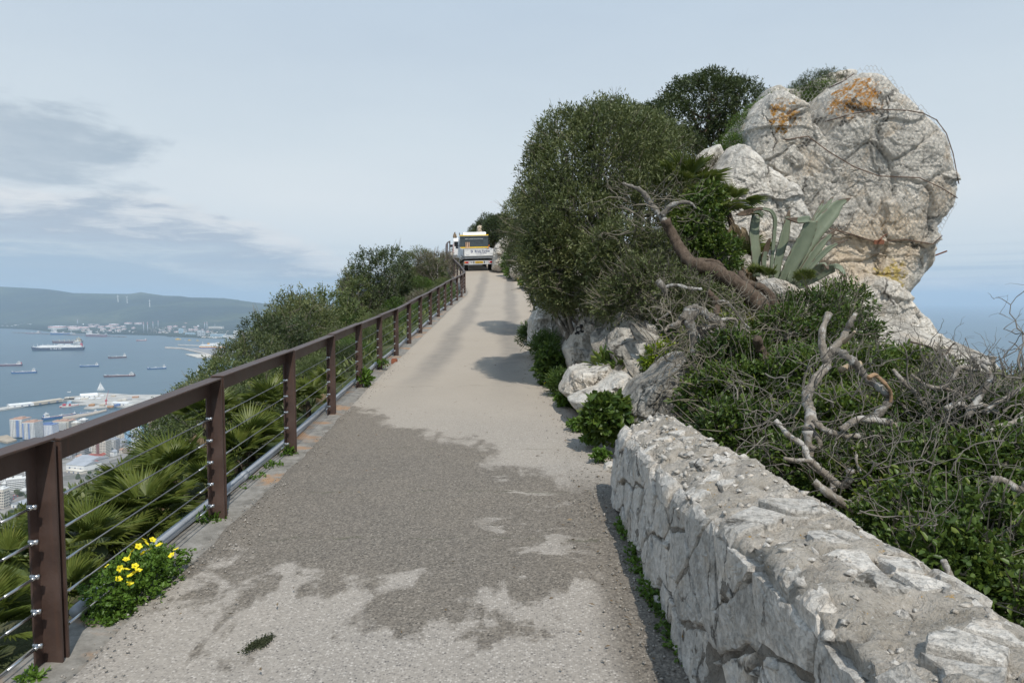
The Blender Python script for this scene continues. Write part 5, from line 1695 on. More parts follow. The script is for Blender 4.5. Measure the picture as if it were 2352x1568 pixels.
    bush('evergreen_bush', 'dense dark green bush filling the ground behind the wall', 'bush',
         [B(1850, 900, 6.0, 95, 70, 80), B(1960, 900, 6.4, 110, 80, 80), B(2060, 890, 6.8, 95, 80, 70), B(1900, 1010, 5.2, 120, 80, 90), B(2030, 1010, 5.4, 120, 80, 95), B(2000, 860, 7.2, 80, 60, 40)],
         P(1960, 1200, 5.8), 5600, 8, 0.046, 0.024, 631, M_broad, r0=0.04, twigs=420, tl=0.26, six=True, lump=0.28, freq=2.0, gaps=0.75)
    bush('evergreen_bush', 'dense green bush at the right edge behind the wall', 'bush',
         [B(2150, 1010, 4.9, 120, 80, 95), B(2260, 1030, 4.6, 130, 80, 100), B(2060, 1120, 4.3, 140, 80, 100), B(2200, 1160, 3.9, 150, 80, 110), B(2330, 1150, 3.8, 140, 80, 120), B(2120, 1230, 3.5, 120, 70, 80), B(2280, 1290, 3.2, 160, 80, 110), B(1960, 1140, 4.4, 110, 70, 80), B(2360, 1400, 2.9, 150, 70, 90), B(2180, 1330, 3.0, 120, 60, 70), B(1830, 1090, 4.7, 90, 60, 60)],
         P(2180, 1420, 4.2), 8200, 8, 0.040, 0.021, 641, M_broad, r0=0.04, twigs=650, tl=0.24, six=True, lump=0.26, freq=2.2, gaps=0.75)
    bush('evergreen_bush', 'thin-leaved green bush on the skyline at the far right', 'bush',
         [B(2290, 960, 5.6, 80, 60, 62), B(2340, 930, 5.8, 70, 60, 46), B(2180, 920, 6.0, 66, 60, 56)],
         P(2280, 1100, 5.6), 2000, 7, 0.042, 0.018, 651, M_olive, twigs=500, tl=0.28, lump=0.25, freq=2.4, gaps=0.6)
    bush('bank_scrub', 'dark green herbs and scrub in the cleft above the painted ring slab', 'shrub',
         [B(1470, 770, 10.2, 60, 50, 50), B(1440, 730, 10.8, 60, 50, 46), B(1500, 800, 9.2, 46, 40, 40), B(1560, 770, 8.8, 56, 50, 50)],
         on_bank(1470, 850, 10.2), 1900, 8, 0.055, 0.018, 671, M_scrub_g, twigs=120, tl=0.2, lump=0.2, freq=2.0)
    bush('bank_scrub', 'leafy scrub on the ground between the trunks and the agave', 'shrub',
         [B(1690, 730, 9.6, 62, 50, 40), B(1750, 790, 8.4, 60, 50, 50), B(1640, 800, 7.8, 60, 50, 60)],
         on_bank(1690, 820, 9.2), 1900, 8, 0.05, 0.022, 681, M_broad, twigs=260, tl=0.26, six=True, lump=0.22, freq=2.0, gaps=0.3)
    # behind the truck
    bush('dark_tree', 'dark green tree right behind the truck cab', 'tree',
         [B(1132, 530, 56, 22, 24, 24), B(1150, 515, 57, 22, 24, 20), B(1122, 550, 56, 15, 20, 16), B(1160, 545, 56, 20, 22, 22)], P(1138, 580, 56), 2400, 8, 0.14, 0.05, 661, M_olive_d, twigs=0, lump=0.2, freq=0.6)
build_right_bushes()
def far_hill():
    me = rock_mesh('far_hill', [(1020, 600), (1045, 578), (1065, 560), (1100, 532), (1140, 505), (1200, 480), (1300, 470), (1420, 560), (1400, 660), (1020, 660)], 92, 13, 151, res=(90, 50), rough=0.05, crack=0.0, flat=0.8)
    struct('hill', me, M_soil_l)
    rr = random.Random(3)
    labs = ['tree at the top of the far wooded ridge above the rock pillar', 'tree on the far ridge left of the ridge top', 'tree on the far ridge just above the rock pillar', 'small tree left of the rock pillar', 'shrub on the far ridge line above the truck roof left end', 'lone little tree sticking up from the far ridge above the truck', 'low shrub at the left end of the far ridge', 'bush on the far ridge right of the rock pillar', 'bush below the top of the far wooded ridge', 'bush on the far ridge behind the dark tree']
    for (px, py, Y, s, v), lab in zip([(1132, 492, 84, 2.3, 4), (1117, 500, 84, 2.2, 4), (1100, 512, 84, 2.0, 4), (1088, 532, 83, 1.9, 1), (1076, 548, 82, 1.7, 0), (1070, 541, 83, 1.5, 5), (1064, 560, 82, 1.6, 4), (1122, 520, 82, 2.2, 1), (1140, 510, 83, 2.2, 0), (1150, 500, 84, 2.4, 1)], labs):
        p = P(px, py, Y)
        ht = {0: 1.4, 1: 1.6, 2: 1.15, 3: 1.15, 4: 1.85, 5: 1.95}[v]
        place_shrub(v, p.x, Y, p.z - ht * s, s, lab, 'tree' if 'tree' in lab else 'shrub', 'ridge_tree', 'trees on the far ridge')
far_hill()
# ------------------------------------------------------------------ gnarled and dead wood on the right
def zr2(pts): return [(x * 0.2315 + 1452, y * 0.2315 + 635) for x, y in pts]
def zr4(pts): return [(x * 0.3087 + 1754.5, y * 0.3087 + 726) for x, y in pts]
DK = [1.0]
def wood(parent, pts, Y0, Y1, r0, r1, mat, seed, name='branch', knots=0.18, sides=9, wob=0.012):
    """limb through view points, depth running from Y0 to Y1, radius from r0 to r1, lumpy"""
    rr = random.Random(seed)
    Y0 *= DK[0]; Y1 *= DK[0]; r0 *= DK[0]; r1 *= DK[0]
    n = len(pts)
    Q = []
    for i, (x, y) in enumerate(pts):
        t = i / max(1, n - 1)
        Q.append(P(x, y, Y0 + (Y1 - Y0) * t + rr.uniform(-1, 1) * r0 * 1.5))
    S_ = spline(Q, 9, 0)
    m = len(S_)
    rad = []
    ph = rr.uniform(0, 10)
    for i in range(m):
        t = i / (m - 1)
        k = 1 + knots * (math.sin(i * 0.9 + ph) * 0.5 + math.sin(i * 2.3 + ph * 2) * 0.35 + rr.uniform(-0.5, 0.5))
        rad.append((r0 + (r1 - r0) * t) * k)
    mb = MB(); mb.tube(S_, rad, sides)
    V = np.array(mb.v)
    V += np.stack([fbm(V * 9 + 5 * i, 3, seed=seed + i) for i in range(3)], 1) * min(wob * 2.2, r0 * 0.7)
    mb.v = [tuple(v) for v in V]
    return mb.build(name, mat, parent, True, world=True)
def side_twigs(parent, seed, box, n, mat, r=0.006, L=0.35, up=0.2, depth=3, name='twigs'):
    """crooked bare twigs inside a box of view points"""
    rr = random.Random(seed)
    mb = MB()
    (x0, x1, y0, y1, Y0, Y1) = box
    def grow(p, d, L, r, lev):
        pts = [p]; k = 5
        for i in range(k):
            d = (d + Vector((rr.uniform(-1, 1), rr.uniform(-1, 1), rr.uniform(-1, 1) + up * 0.3)) * 0.55).normalized()
            p = p + d * (L / k)
            pts.append(p)
        mb.tube(pts, list(np.linspace(r, r * 0.45, len(pts))), 4 if lev else 5, cap=False)
        if lev < depth:
            for j in range(rr.choice((1, 2, 2))):
                q = pts[rr.randint(2, k)]
                grow(q, (d + Vector((rr.uniform(-1, 1), rr.uniform(-1, 1), rr.uniform(-.7, 1)))).normalized(), L * rr.uniform(0.5, 0.8), r * 0.6, lev + 1)
    for i in range(n):
        p = P(rr.uniform(x0, x1), rr.uniform(y0, y1), rr.uniform(Y0, Y1))
        grow(p, Vector((rr.uniform(-1, 1), rr.uniform(-.6, .4), rr.uniform(-.4, 1))).normalized(), L * rr.uniform(0.6, 1.3), r * rr.uniform(0.7, 1.4), 0)
    o = mb.build(name, mat, parent, True, world=True)
    o['kind'] = 'stuff'
    return o
def build_wood():
    t = thing('gnarled_trunk', 'thick brown gnarled trunk slanting down in front of the agave', 'trunk', P(1795, 790, 8.3))
    wood(t, [(1528, 505), (1545, 540), (1568, 580), (1592, 606), (1640, 622), (1690, 652), (1735, 690), (1768, 735), (1800, 800)], 9.2, 8.3, 0.062, 0.125, M_bark, 1, 'stem', 0.12, 14)
    wood(t, zr2([(1075, -40), (1095, 10), (1150, 62), (1280, 108), (1370, 190), (1440, 320), (1500, 430)]), 8.9, 8.3, 0.038, 0.062, M_bark, 2, 'limb', 0.14, 10)
    wood(t, [(1528, 510), (1500, 475), (1475, 440), (1455, 430), (1430, 420)], 9.2, 9.4, 0.045, 0.018, M_bark_g, 3, 'limb', 0.25)
    wood(t, [(1520, 495), (1545, 470), (1580, 465), (1600, 478)], 9.2, 9.1, 0.04, 0.014, M_bark_g, 4, 'limb', 0.25)
    wood(t, [(1690, 655), (1660, 648), (1640, 640), (1622, 640)], 8.8, 8.7, 0.055, 0.012, M_bark, 5, 'stub')
    wood(t, [(1575, 600), (1610, 598), (1640, 600), (1660, 612)], 8.95, 8.9, 0.03, 0.03, M_bark, 6, 'stub')
    side_twigs(t, 7, (1400, 1560, 430, 540, 9.0, 9.6), 26, M_twig, 0.007, 0.4)

    t = thing('grey_stemmed_tree', 'cluster of upright grey lichened stems behind the end of the wall', 'tree', P(1610, 940, 6.9))
    wood(t, zr2([(640, 320), (565, 450), (620, 600), (650, 800), (665, 950), (715, 1200), (745, 1330)]), 6.9, 6.7, 0.050, 0.066, M_bark_g, 11, 'stem', 0.16, 10)
    wood(t, zr2([(690, 480), (735, 640), (770, 800), (735, 940)]), 7.0, 6.8, 0.055, 0.05, M_bark_g, 12, 'stem', 0.15, 10)
    wood(t, zr2([(885, 500), (862, 650), (822, 800), (765, 930), (720, 1050)]), 6.8, 6.75, 0.048, 0.052, M_bark_g, 13, 'stem', 0.15, 10)
    wood(t, zr2([(500, 420), (560, 330), (660, 320), (760, 395), (850, 445), (890, 520)]), 6.9, 6.8, 0.035, 0.05, M_bark_g, 14, 'limb', 0.25, 9)
    wood(t, zr2([(500, 420), (440, 470), (360, 490), (330, 540)]), 6.9, 6.9, 0.03, 0.01, M_dead, 15, 'limb', 0.25)
    wood(t, zr2([(760, 400), (820, 470), (760, 500), (700, 520)]), 6.7, 6.7, 0.03, 0.012, M_dead, 16, 'limb', 0.25)
    wood(t, zr2([(380, 350), (300, 410), (230, 430)]), 6.9, 7.0, 0.016, 0.008, M_dead, 17, 'limb')
    wood(t, zr2([(780, 540), (810, 570), (790, 610), (740, 605)]), 6.6, 6.6, 0.012, 0.006, M_dead, 18, 'limb')
    side_twigs(t, 19, (1500, 1760, 690, 900, 6.2, 7.4), 110, M_twig, 0.006, 0.32)

    t = thing('brown_stump', 'upright brown broken stump with a side knob behind the wall', 'stump', P(1762, 935, 6.3))
    wood(t, zr2([(1240, 608), (1265, 710), (1330, 820), (1345, 950), (1340, 1100), (1310, 1220), (1330, 1330)]), 6.3, 6.3, 0.040, 0.066, M_bark, 21, 'stem', 0.14, 11)
    wood(t, zr2([(1345, 840), (1430, 825), (1485, 790)]), 6.3, 6.2, 0.036, 0.02, M_bark, 22, 'limb')
    wood(t, zr2([(1300, 1180), (1230, 1140), (1200, 1090)]), 6.25, 6.15, 0.05, 0.04, M_bark, 23, 'knob')
    wood(t, zr2([(1390, 940), (1405, 1080), (1470, 1180), (1490, 1220)]), 6.2, 6.1, 0.022, 0.034, M_bark_g, 24, 'limb')
    t = thing('bark_stub', 'short thick brown stub of trunk beside the pale twisted stem', 'stump', P(1855, 850, 6.6))
    wood(t, zr2([(1620, 780), (1680, 850), (1740, 930), (1780, 990)]), 6.7, 6.5, 0.065, 0.085, M_bark, 26, 'stem', 0.12, 12)
    t = thing('thin_branch', 'thin dark crooked branch above the grey stems', 'branch', P(1640, 720, 7.4))
    wood(t, zr2([(745, 150), (790, 190), (845, 270), (830, 400)]), 7.4, 7.4, 0.035, 0.03, M_bark, 27)
    wood(t, zr2([(840, 252), (930, 255), (1030, 350), (1100, 450), (1170, 520)]), 7.3, 7.2, 0.022, 0.010, M_bark_g, 28)
    wood(t, zr2([(250, 40), (310, 110), (330, 180)]), 7.8, 7.8, 0.04, 0.03, M_bark_g, 29)
    wood(t, zr2([(340, 105), (440, 85), (560, 120), (690, 125)]), 7.8, 7.7, 0.022, 0.018, M_bark_g, 30)
    wood(t, zr2([(870, 430), (960, 420), (1035, 440), (1030, 510), (1110, 630), (1130, 720)]), 6.9, 6.9, 0.018, 0.009, M_dead, 31)
    wood(t, zr2([(1030, 510), (1120, 520), (1190, 580)]), 6.9, 6.8, 0.012, 0.006, M_dead, 32)

    DK[0] = 0.86
    t = thing('dead_shrub', 'pale twisted dead shrub with a looping branch behind the wall', 'dead shrub', P(1868, 1190, 5.2))
    d = M_dead
    wood(t, zr4([(480, -20), (430, 130), (450, 280), (470, 370), (385, 470), (320, 600), (350, 720), (335, 850)]), 5.6, 5.2, 0.026, 0.044, d, 41, 'stem', 0.2, 10)
    wood(t, zr4([(335, 850), (400, 900), (410, 970), (350, 975)]), 5.2, 5.1, 0.024, 0.012, d, 42)
    wood(t, zr4([(325, 850), (345, 1050), (400, 1130), (500, 1200), (515, 1310)]), 5.2, 4.8, 0.036, 0.020, d, 43, 'stem', 0.25)
    wood(t, zr4([(460, 290), (560, 200), (610, 110), (650, 30), (680, -20)]), 5.6, 5.7, 0.034, 0.020, d, 44)
    wood(t, zr4([(470, 300), (540, 265), (630, 310), (710, 390), (790, 480), (880, 545), (935, 620), (860, 720), (805, 775)]), 5.5, 5.2, 0.034, 0.028, M_bark_g, 45, 'branch', 0.25)
    wood(t, zr4([(370, 770), (450, 845), (590, 885), (720, 892), (860, 862), (982, 838), (930, 790), (800, 775), (700, 768), (570, 845)]), 5.1, 5.1, 0.024, 0.026, d, 46, 'branch', 0.15)
    wood(t, zr4([(870, 870), (892, 940), (850, 1000), (760, 975), (650, 985)]), 5.0, 5.0, 0.012, 0.012, d, 47, 'branch', 0.4)
    wood(t, zr4([(370, 1232), (500, 1330), (620, 1405), (760, 1450), (800, 1560)]), 4.5, 4.4, 0.026, 0.034, d, 48)
    wood(t, zr4([(620, 1400), (740, 1330), (835, 1262)]), 4.4, 4.3, 0.026, 0.020, d, 49)
    wood(t, zr4([(85, 770), (180, 880), (290, 960), (335, 1060), (430, 1150), (560, 1255), (625, 1235), (640, 1150)]), 5.0, 4.6, 0.018, 0.024, d, 50, 'branch', 0.25)
    wood(t, zr4([(150, 1055), (240, 1070), (330, 1075), (400, 1110)]), 4.8, 4.8, 0.013, 0.018, d, 51)
    wood(t, zr4([(690, 1010), (690, 1090), (740, 1190), (790, 1160)]), 4.8, 4.7, 0.011, 0.006, d, 52)
    wood(t, zr4([(780, 460), (830, 440), (900, 500), (945, 580), (930, 680)]), 5.2, 5.2, 0.020, 0.010, S('orange_wood', (0.34, 0.22, 0.13), 0.9, var=0.25), 53)
    wood(t, zr4([(960, 395), (1050, 500), (1130, 570), (1195, 660)]), 5.5, 5.4, 0.016, 0.022, d, 54)
    wood(t, zr4([(570, 400), (640, 375), (715, 350)]), 5.5, 5.4, 0.026, 0.026, S('pale_split_wood', (0.42, 0.33, 0.23), 0.9, var=0.2), 55, 'broken_end')
    wood(t, zr4([(590, 190), (640, 150), (680, 112)]), 5.6, 5.5, 0.022, 0.008, S('pale_split_wood', (0.42, 0.33, 0.23), 0.9, var=0.2), 56, 'broken_end')
    side_twigs(t, 57, (1680, 2000, 840, 1220, 4.0, 4.9), 80, M_thin, 0.0045, 0.32, 0.1)

    t = thing('dead_shrub', 'dense tangle of bare grey branches at the right edge against the sea', 'dead shrub', P(2230, 1000, 5.2))
    wood(t, zr4([(1100, 437), (1200, 508), (1330, 530), (1410, 440), (1465, 380), (1580, 392), (1560, 295)]), 5.2, 5.2, 0.012, 0.022, d, 61)
    wood(t, zr4([(1330, 530), (1500, 592), (1560, 640), (1640, 560), (1685, 440), (1605, 335), (1690, 350), (1703, 300)]), 5.2, 5.2, 0.016, 0.022, d, 62, 'branch', 0.3)
    wood(t, zr4([(1545, 950), (1430, 1010), (1320, 1068), (1200, 1040), (1100, 1022)]), 4.8, 4.7, 0.018, 0.010, d, 63)
    wood(t, zr4([(1090, 190), (1230, 228), (1340, 285), (1390, 225), (1420, 200)]), 6.0, 6.0, 0.008, 0.006, M_bark, 64)
    wood(t, zr4([(1340, 285), (1400, 370), (1440, 440)]), 6.0, 5.6, 0.012, 0.010, d, 65)
    wood(t, zr4([(1690, 1210), (1780, 1222), (1900, 1290), (1960, 1240)]), 4.0, 3.9, 0.020, 0.022, d, 66)
    wood(t, zr4([(1350, 690), (1450, 650), (1520, 690), (1620, 660), (1740, 720)]), 5.0, 5.0, 0.024, 0.020, d, 67, 'branch', 0.3)
    wood(t, zr4([(1700, 450), (1640, 540), (1580, 640), (1500, 760)]), 5.1, 4.9, 0.022, 0.026, M_bark_g, 68)
    wood(t, zr4([(1900, 540), (1820, 600), (1720, 650), (1640, 720)]), 5.0, 4.9, 0.014, 0.018, d, 69)
    wood(t, zr4([(1936, 760), (1830, 800), (1720, 830), (1600, 900)]), 4.7, 4.6, 0.018, 0.018, d, 70)
    side_twigs(t, 71, (2080, 2350, 850, 1030, 4.1, 4.8), 95, M_thin, 0.0055, 0.36, 0.1)
    side_twigs(t, 72, (2000, 2340, 1010, 1180, 3.4, 4.2), 50, M_thin, 0.0042, 0.28, 0.1)
    DK[0] = 1.0
    t = thing('dead_stub', 'forked grey dead stub poking up just behind the wall top', 'stump', P(2175, 1340, 2.75))
    wood(t, [(2168, 1285), (2180, 1320), (2172, 1345), (2140, 1365)], 2.75, 2.7, 0.012, 0.022, d, 73, 'stem')
    wood(t, [(2176, 1330), (2195, 1350), (2205, 1375)], 2.75, 2.7, 0.014, 0.010, d, 74)
    t = thing('dead_branch', 'bare pale branch low among the leaves behind the wall', 'branch', P(2080, 1240, 3.6))
    wood(t, zr4([(1080, 1400), (1130, 1500), (1200, 1570), (1230, 1640)]), 3.6, 3.3, 0.010, 0.016, d, 75)
    wood(t, zr4([(700, 1560), (880, 1480), (1020, 1520), (1120, 1560)]), 3.9, 3.6, 0.012, 0.014, d, 76)
    side_twigs(t, 77, (1950, 2340, 1170, 1380, 2.9, 3.7), 60, M_thin, 0.004, 0.20, 0.1)
build_wood()

# ------------------------------------------------------------------ agave, small palms beside it
def mat_agave():
    m, k, out = new_mat('agave_leaf')
    at = k.n('ShaderNodeAttribute', attribute_name='tint')
    co = k.coords('Object')
    f = k.noise(co, 7, 5, 0.6)
    c = k.mix(f, (0.115, 0.140, 0.090), (0.215, 0.245, 0.165))
    c = k.mix(k.mapr(at.outputs['Fac'], 0.55, 0.8, 0, 1, True), c, (0.11, 0.075, 0.048))     # brown dried edges and tips
    c = k.mix(k.mapr(k.noise(co, 19, 5, 0.7), 0.62, 0.7, 0, 0.6), c, (0.24, 0.22, 0.14))
    pbr(k, out, c, 0.5, 0, k.bump(f, 0.3, 0.01), 0.4)
    return m
M_agave = mat_agave()
def build_agave():
    Y = 10.4
    t = thing('agave', 'large grey-green agave with bent-over leaves below the crag', 'agave', P(1835, 660, Y))
    def leaf(pts, w, dY=0.0, seed=0, wtip=0.08, name='leaf', tipdry=0.8, facing=0.25):
        """leaf along view points; w half width in view units"""
        rr = random.Random(seed)
        n = len(pts)
        C = spline([P(x, y, Y + dY * i / (n - 1)) for i, (x, y) in enumerate(pts)], 6)
        m = len(C); W = w * pxw(Y)
        V, F, T = [], [], []
        for i, c in enumerate(C):
            s = i / (m - 1)
            tan = (C[min(i + 1, m - 1)] - C[max(i - 1, 0)]).normalized()
            view = Vector((facing, -1, 0.1)).normalized()
            sd = tan.cross(view).normalized()
            nn = sd.cross(tan).normalized()
            ww = W * (0.72 + 0.28 * math.sin(min(1, s * 1.6) * 1.57)) * (1 - max(0, (s - 0.45) / 0.55) ** 1.8 * (1 - wtip))
            jag = rr.uniform(-0.06, 0.06) * ww
            cup = 0.30 * ww
            for j, (u, dz) in enumerate(((-1, 1.0), (-0.55, 0.3), (0, 0), (0.55, 0.3), (1, 1.0))):
                V.append(c + sd * (u * (ww + (jag if abs(u) == 1 else 0))) - nn * (-cup * dz) * 1.0)
                T.append((0.72 if abs(u) == 1 and rr.random() < 0.5 else 0.3) + (0.5 if s > tipdry else 0) + (0.25 if s > tipdry - 0.12 and abs(u) == 1 else 0))
        for i in range(m - 1):
            for j in range(4):
                a = i * 5 + j
                F.append((a, a + 1, a + 6, a + 5))
        me = bpy.data.meshes.new('leaf'); me.from_pydata([tuple(v) for v in V], [], F)
        a = me.attributes.new('tint', 'FLOAT', 'POINT'); a.data.foreach_set('value', np.array(T, np.float32))
        me.polygons.foreach_set('use_smooth', [True] * len(F)); me.update()
        o = obj(name, me, M_agave, t, world=True)
        sm = o.modifiers.new('solid', 'SOLIDIFY'); sm.thickness = 0.018; sm.offset = 0
        return o
    z = lambda L: [(x * 0.1929 + 1512.5, y * 0.1929 + 423.5) for x, y in L]      # 2500..3250 x 700..1200 enlargement
    leaf(z([(1160, 1100), (1150, 800), (1130, 600), (1155, 370)]), 13, 0.1, 1, 0.75, tipdry=1.1)
    leaf(z([(1240, 375), (1160, 320), (1020, 345), (920, 365)]), 7, -0.25, 2, 0.1, 'bent_leaf', 0.4)
    leaf(z([(1330, 1120), (1350, 900), (1375, 600), (1385, 430), (1360, 350), (1310, 305), (1190, 290), (1120, 320)]), 5, -0.2, 3, 0.3, 'bent_leaf', 0.8)
    leaf(z([(1400, 1150), (1420, 900), (1490, 640), (1530, 450), (1555, 310)]), 11, 0.05, 4, 0.15, tipdry=0.86)
    leaf(z([(1470, 1180), (1570, 960), (1700, 720), (1770, 560), (1800, 430)]), 19, -0.1, 5, 0.85, tipdry=1.1)
    leaf(z([(1800, 440), (1770, 415), (1660, 430), (1520, 405)]), 8, -0.4, 6, 0.06, 'bent_leaf', 0.72)
    leaf(z([(1560, 1180), (1700, 850), (1870, 560), (2040, 360), (2140, 240), (2290, 165)]), 19, 0.3, 7, 0.04, tipdry=0.9)
    leaf(z([(1580, 1100), (1760, 700), (1880, 440), (2000, 260), (2080, 150)]), 10, 0.5, 8, 0.1, tipdry=0.95)
    leaf(z([(1600, 900), (1750, 620), (1880, 380), (1960, 190)]), 9, 0.6, 9, 0.2, tipdry=0.9)
    leaf(z([(1620, 1180), (1780, 930), (1930, 720), (2130, 520)]), 10, 0.1, 10, 0.1, tipdry=0.85)
    leaf(z([(1650, 1190), (1800, 1000), (1950, 830), (2080, 730), (2250, 660)]), 7, 0.0, 11, 0.04, tipdry=0.8)
    leaf(z([(1640, 1200), (1780, 1100), (1900, 1000), (1980, 970), (2010, 1010)]), 10, -0.4, 12, 0.3, 'bent_leaf', 0.75)
    leaf(z([(1640, 1220), (1850, 1120), (2040, 1010), (2130, 990), (2200, 1060), (2230, 1180)]), 10, -0.5, 13, 0.05, 'bent_leaf', 0.8)
    leaf(z([(1260, 1080), (1250, 900), (1290, 740), (1330, 640)]), 7, -0.1, 14, 0.3, tipdry=0.55)
    leaf(z([(970, 1040), (920, 850), (860, 720), (790, 650), (720, 680), (705, 800), (760, 960)]), 6, -0.3, 15, 0.5, 'bent_leaf', 0.75)
    # clumps of short grassy palm blades at its foot
    zz = [(1850, 655, 10.0, 0.36), (1765, 645, 9.9, 0.32), (1735, 640, 10.0, 0.30)]
    for i, (px, py, YY, s) in enumerate(zz):
        p = P(px, py + 8, YY)
        palm(p.x, YY, p.z, s, 9, ['tuft of stiff yellowish palm blades at the right foot of the agave', 'tuft of palm blades at the left foot of the agave', 'small palm tuft beside the gnarled trunk'][i], 90 + i, trunk=0.05, dry=0, tilt_max=0.7, group='small palms around the agave')
    for (px, py, YY, s, n, tr, dr, tm, lab) in [(1575, 445, 10.8, 0.95, 14, 0.5, 3, 1.2, 'fan palm with upright blades left of the pointed slab'), (1690, 482, 10.4, 0.72, 11, 0.55, 4, 1.5, 'star-shaped fan palm on a dark leaning trunk in front of the pointed slab'), (1700, 600, 11.0, 0.7, 12, 0.3, 6, 1.3, 'brown half-dry fan palm between the climber and the agave'), (1625, 490, 10.5, 0.7, 9, 0.3, 5, 1.5, 'fan palm with browned hanging leaves above the climber')]:
        p = P(px, py, YY)
        palm(p.x, YY, p.z - tr, s, n, lab, int(px), trunk=tr, dry=dr, tilt_max=tm, group='small palms around the agave', lean=(-0.12, 0) if px == 1690 else (0, 0))
build_agave()
single_rock([(1740, 690), (1765, 648), (1790, 636), (1830, 655), (1860, 690), (1840, 730), (1780, 735)], 9.3, 0.35, 137, 'pale rock poking out below the agave beside the gnarled trunk', M_rock, res=(70, 40), rough=0.14)
single_rock([(1620, 790), (1650, 760), (1680, 800), (1670, 850), (1630, 850)], 8.6, 0.3, 139, 'pale rock half hidden among the grey stems', M_rock_white, res=(60, 34), rough=0.14)
single_rock([(1845, 820), (1900, 790), (1960, 815), (1970, 860), (1900, 880)], 8.4, 0.4, 141, 'pale rock in the scrub below the right foot of the crag', M_rock_white, res=(60, 34), rough=0.14)

# ------------------------------------------------------------------ weeds, herbs and flowers along the edges
def herb(label, px, py, Y, rx, rz, n, Lf, Wf, mat, seed, name='weed_clump', cat='weed', six=True, up=0.35, ground=None, group=None, stalks=0, ry=None, lump=0.2, gaps=0.0, freq=5.0):
    p = P(px, py, Y)
    m = pxw(Y)
    base = Vector((p.x, Y, p.z if ground is None else ground))
    t = thing(name, label, cat, base, 0, group)
    blobs = [((p.x, Y, p.z), (rx * m, (ry or rx) * m, rz * m))]
    me, pp, td = crown(name, blobs, n, 5, Lf, Wf, seed, mat, six=six, tw=Lf * 1.3, up=up, lump=lump, freq=freq, shell=0.3, gaps=gaps)
    obj('foliage', me, None, t, world=True)['kind'] = 'stuff'
    mb = MB()
    rr = random.Random(seed)
    for i in range(10 + stalks):
        q = Vector(pp[rr.randrange(len(pp))])
        mb.tube([base + Vector((rr.uniform(-.3, .3) * rx * m, rr.uniform(-.3, .3) * rx * m, -rz * m * 0.9)), (base + q) / 2, q], [0.005, 0.004, 0.002], 4, cap=False)
    mb.build('stalks', S('green_stalk', (0.09, 0.13, 0.035), 0.7, var=0.2), t, True, world=True)['kind'] = 'stuff'
    return t
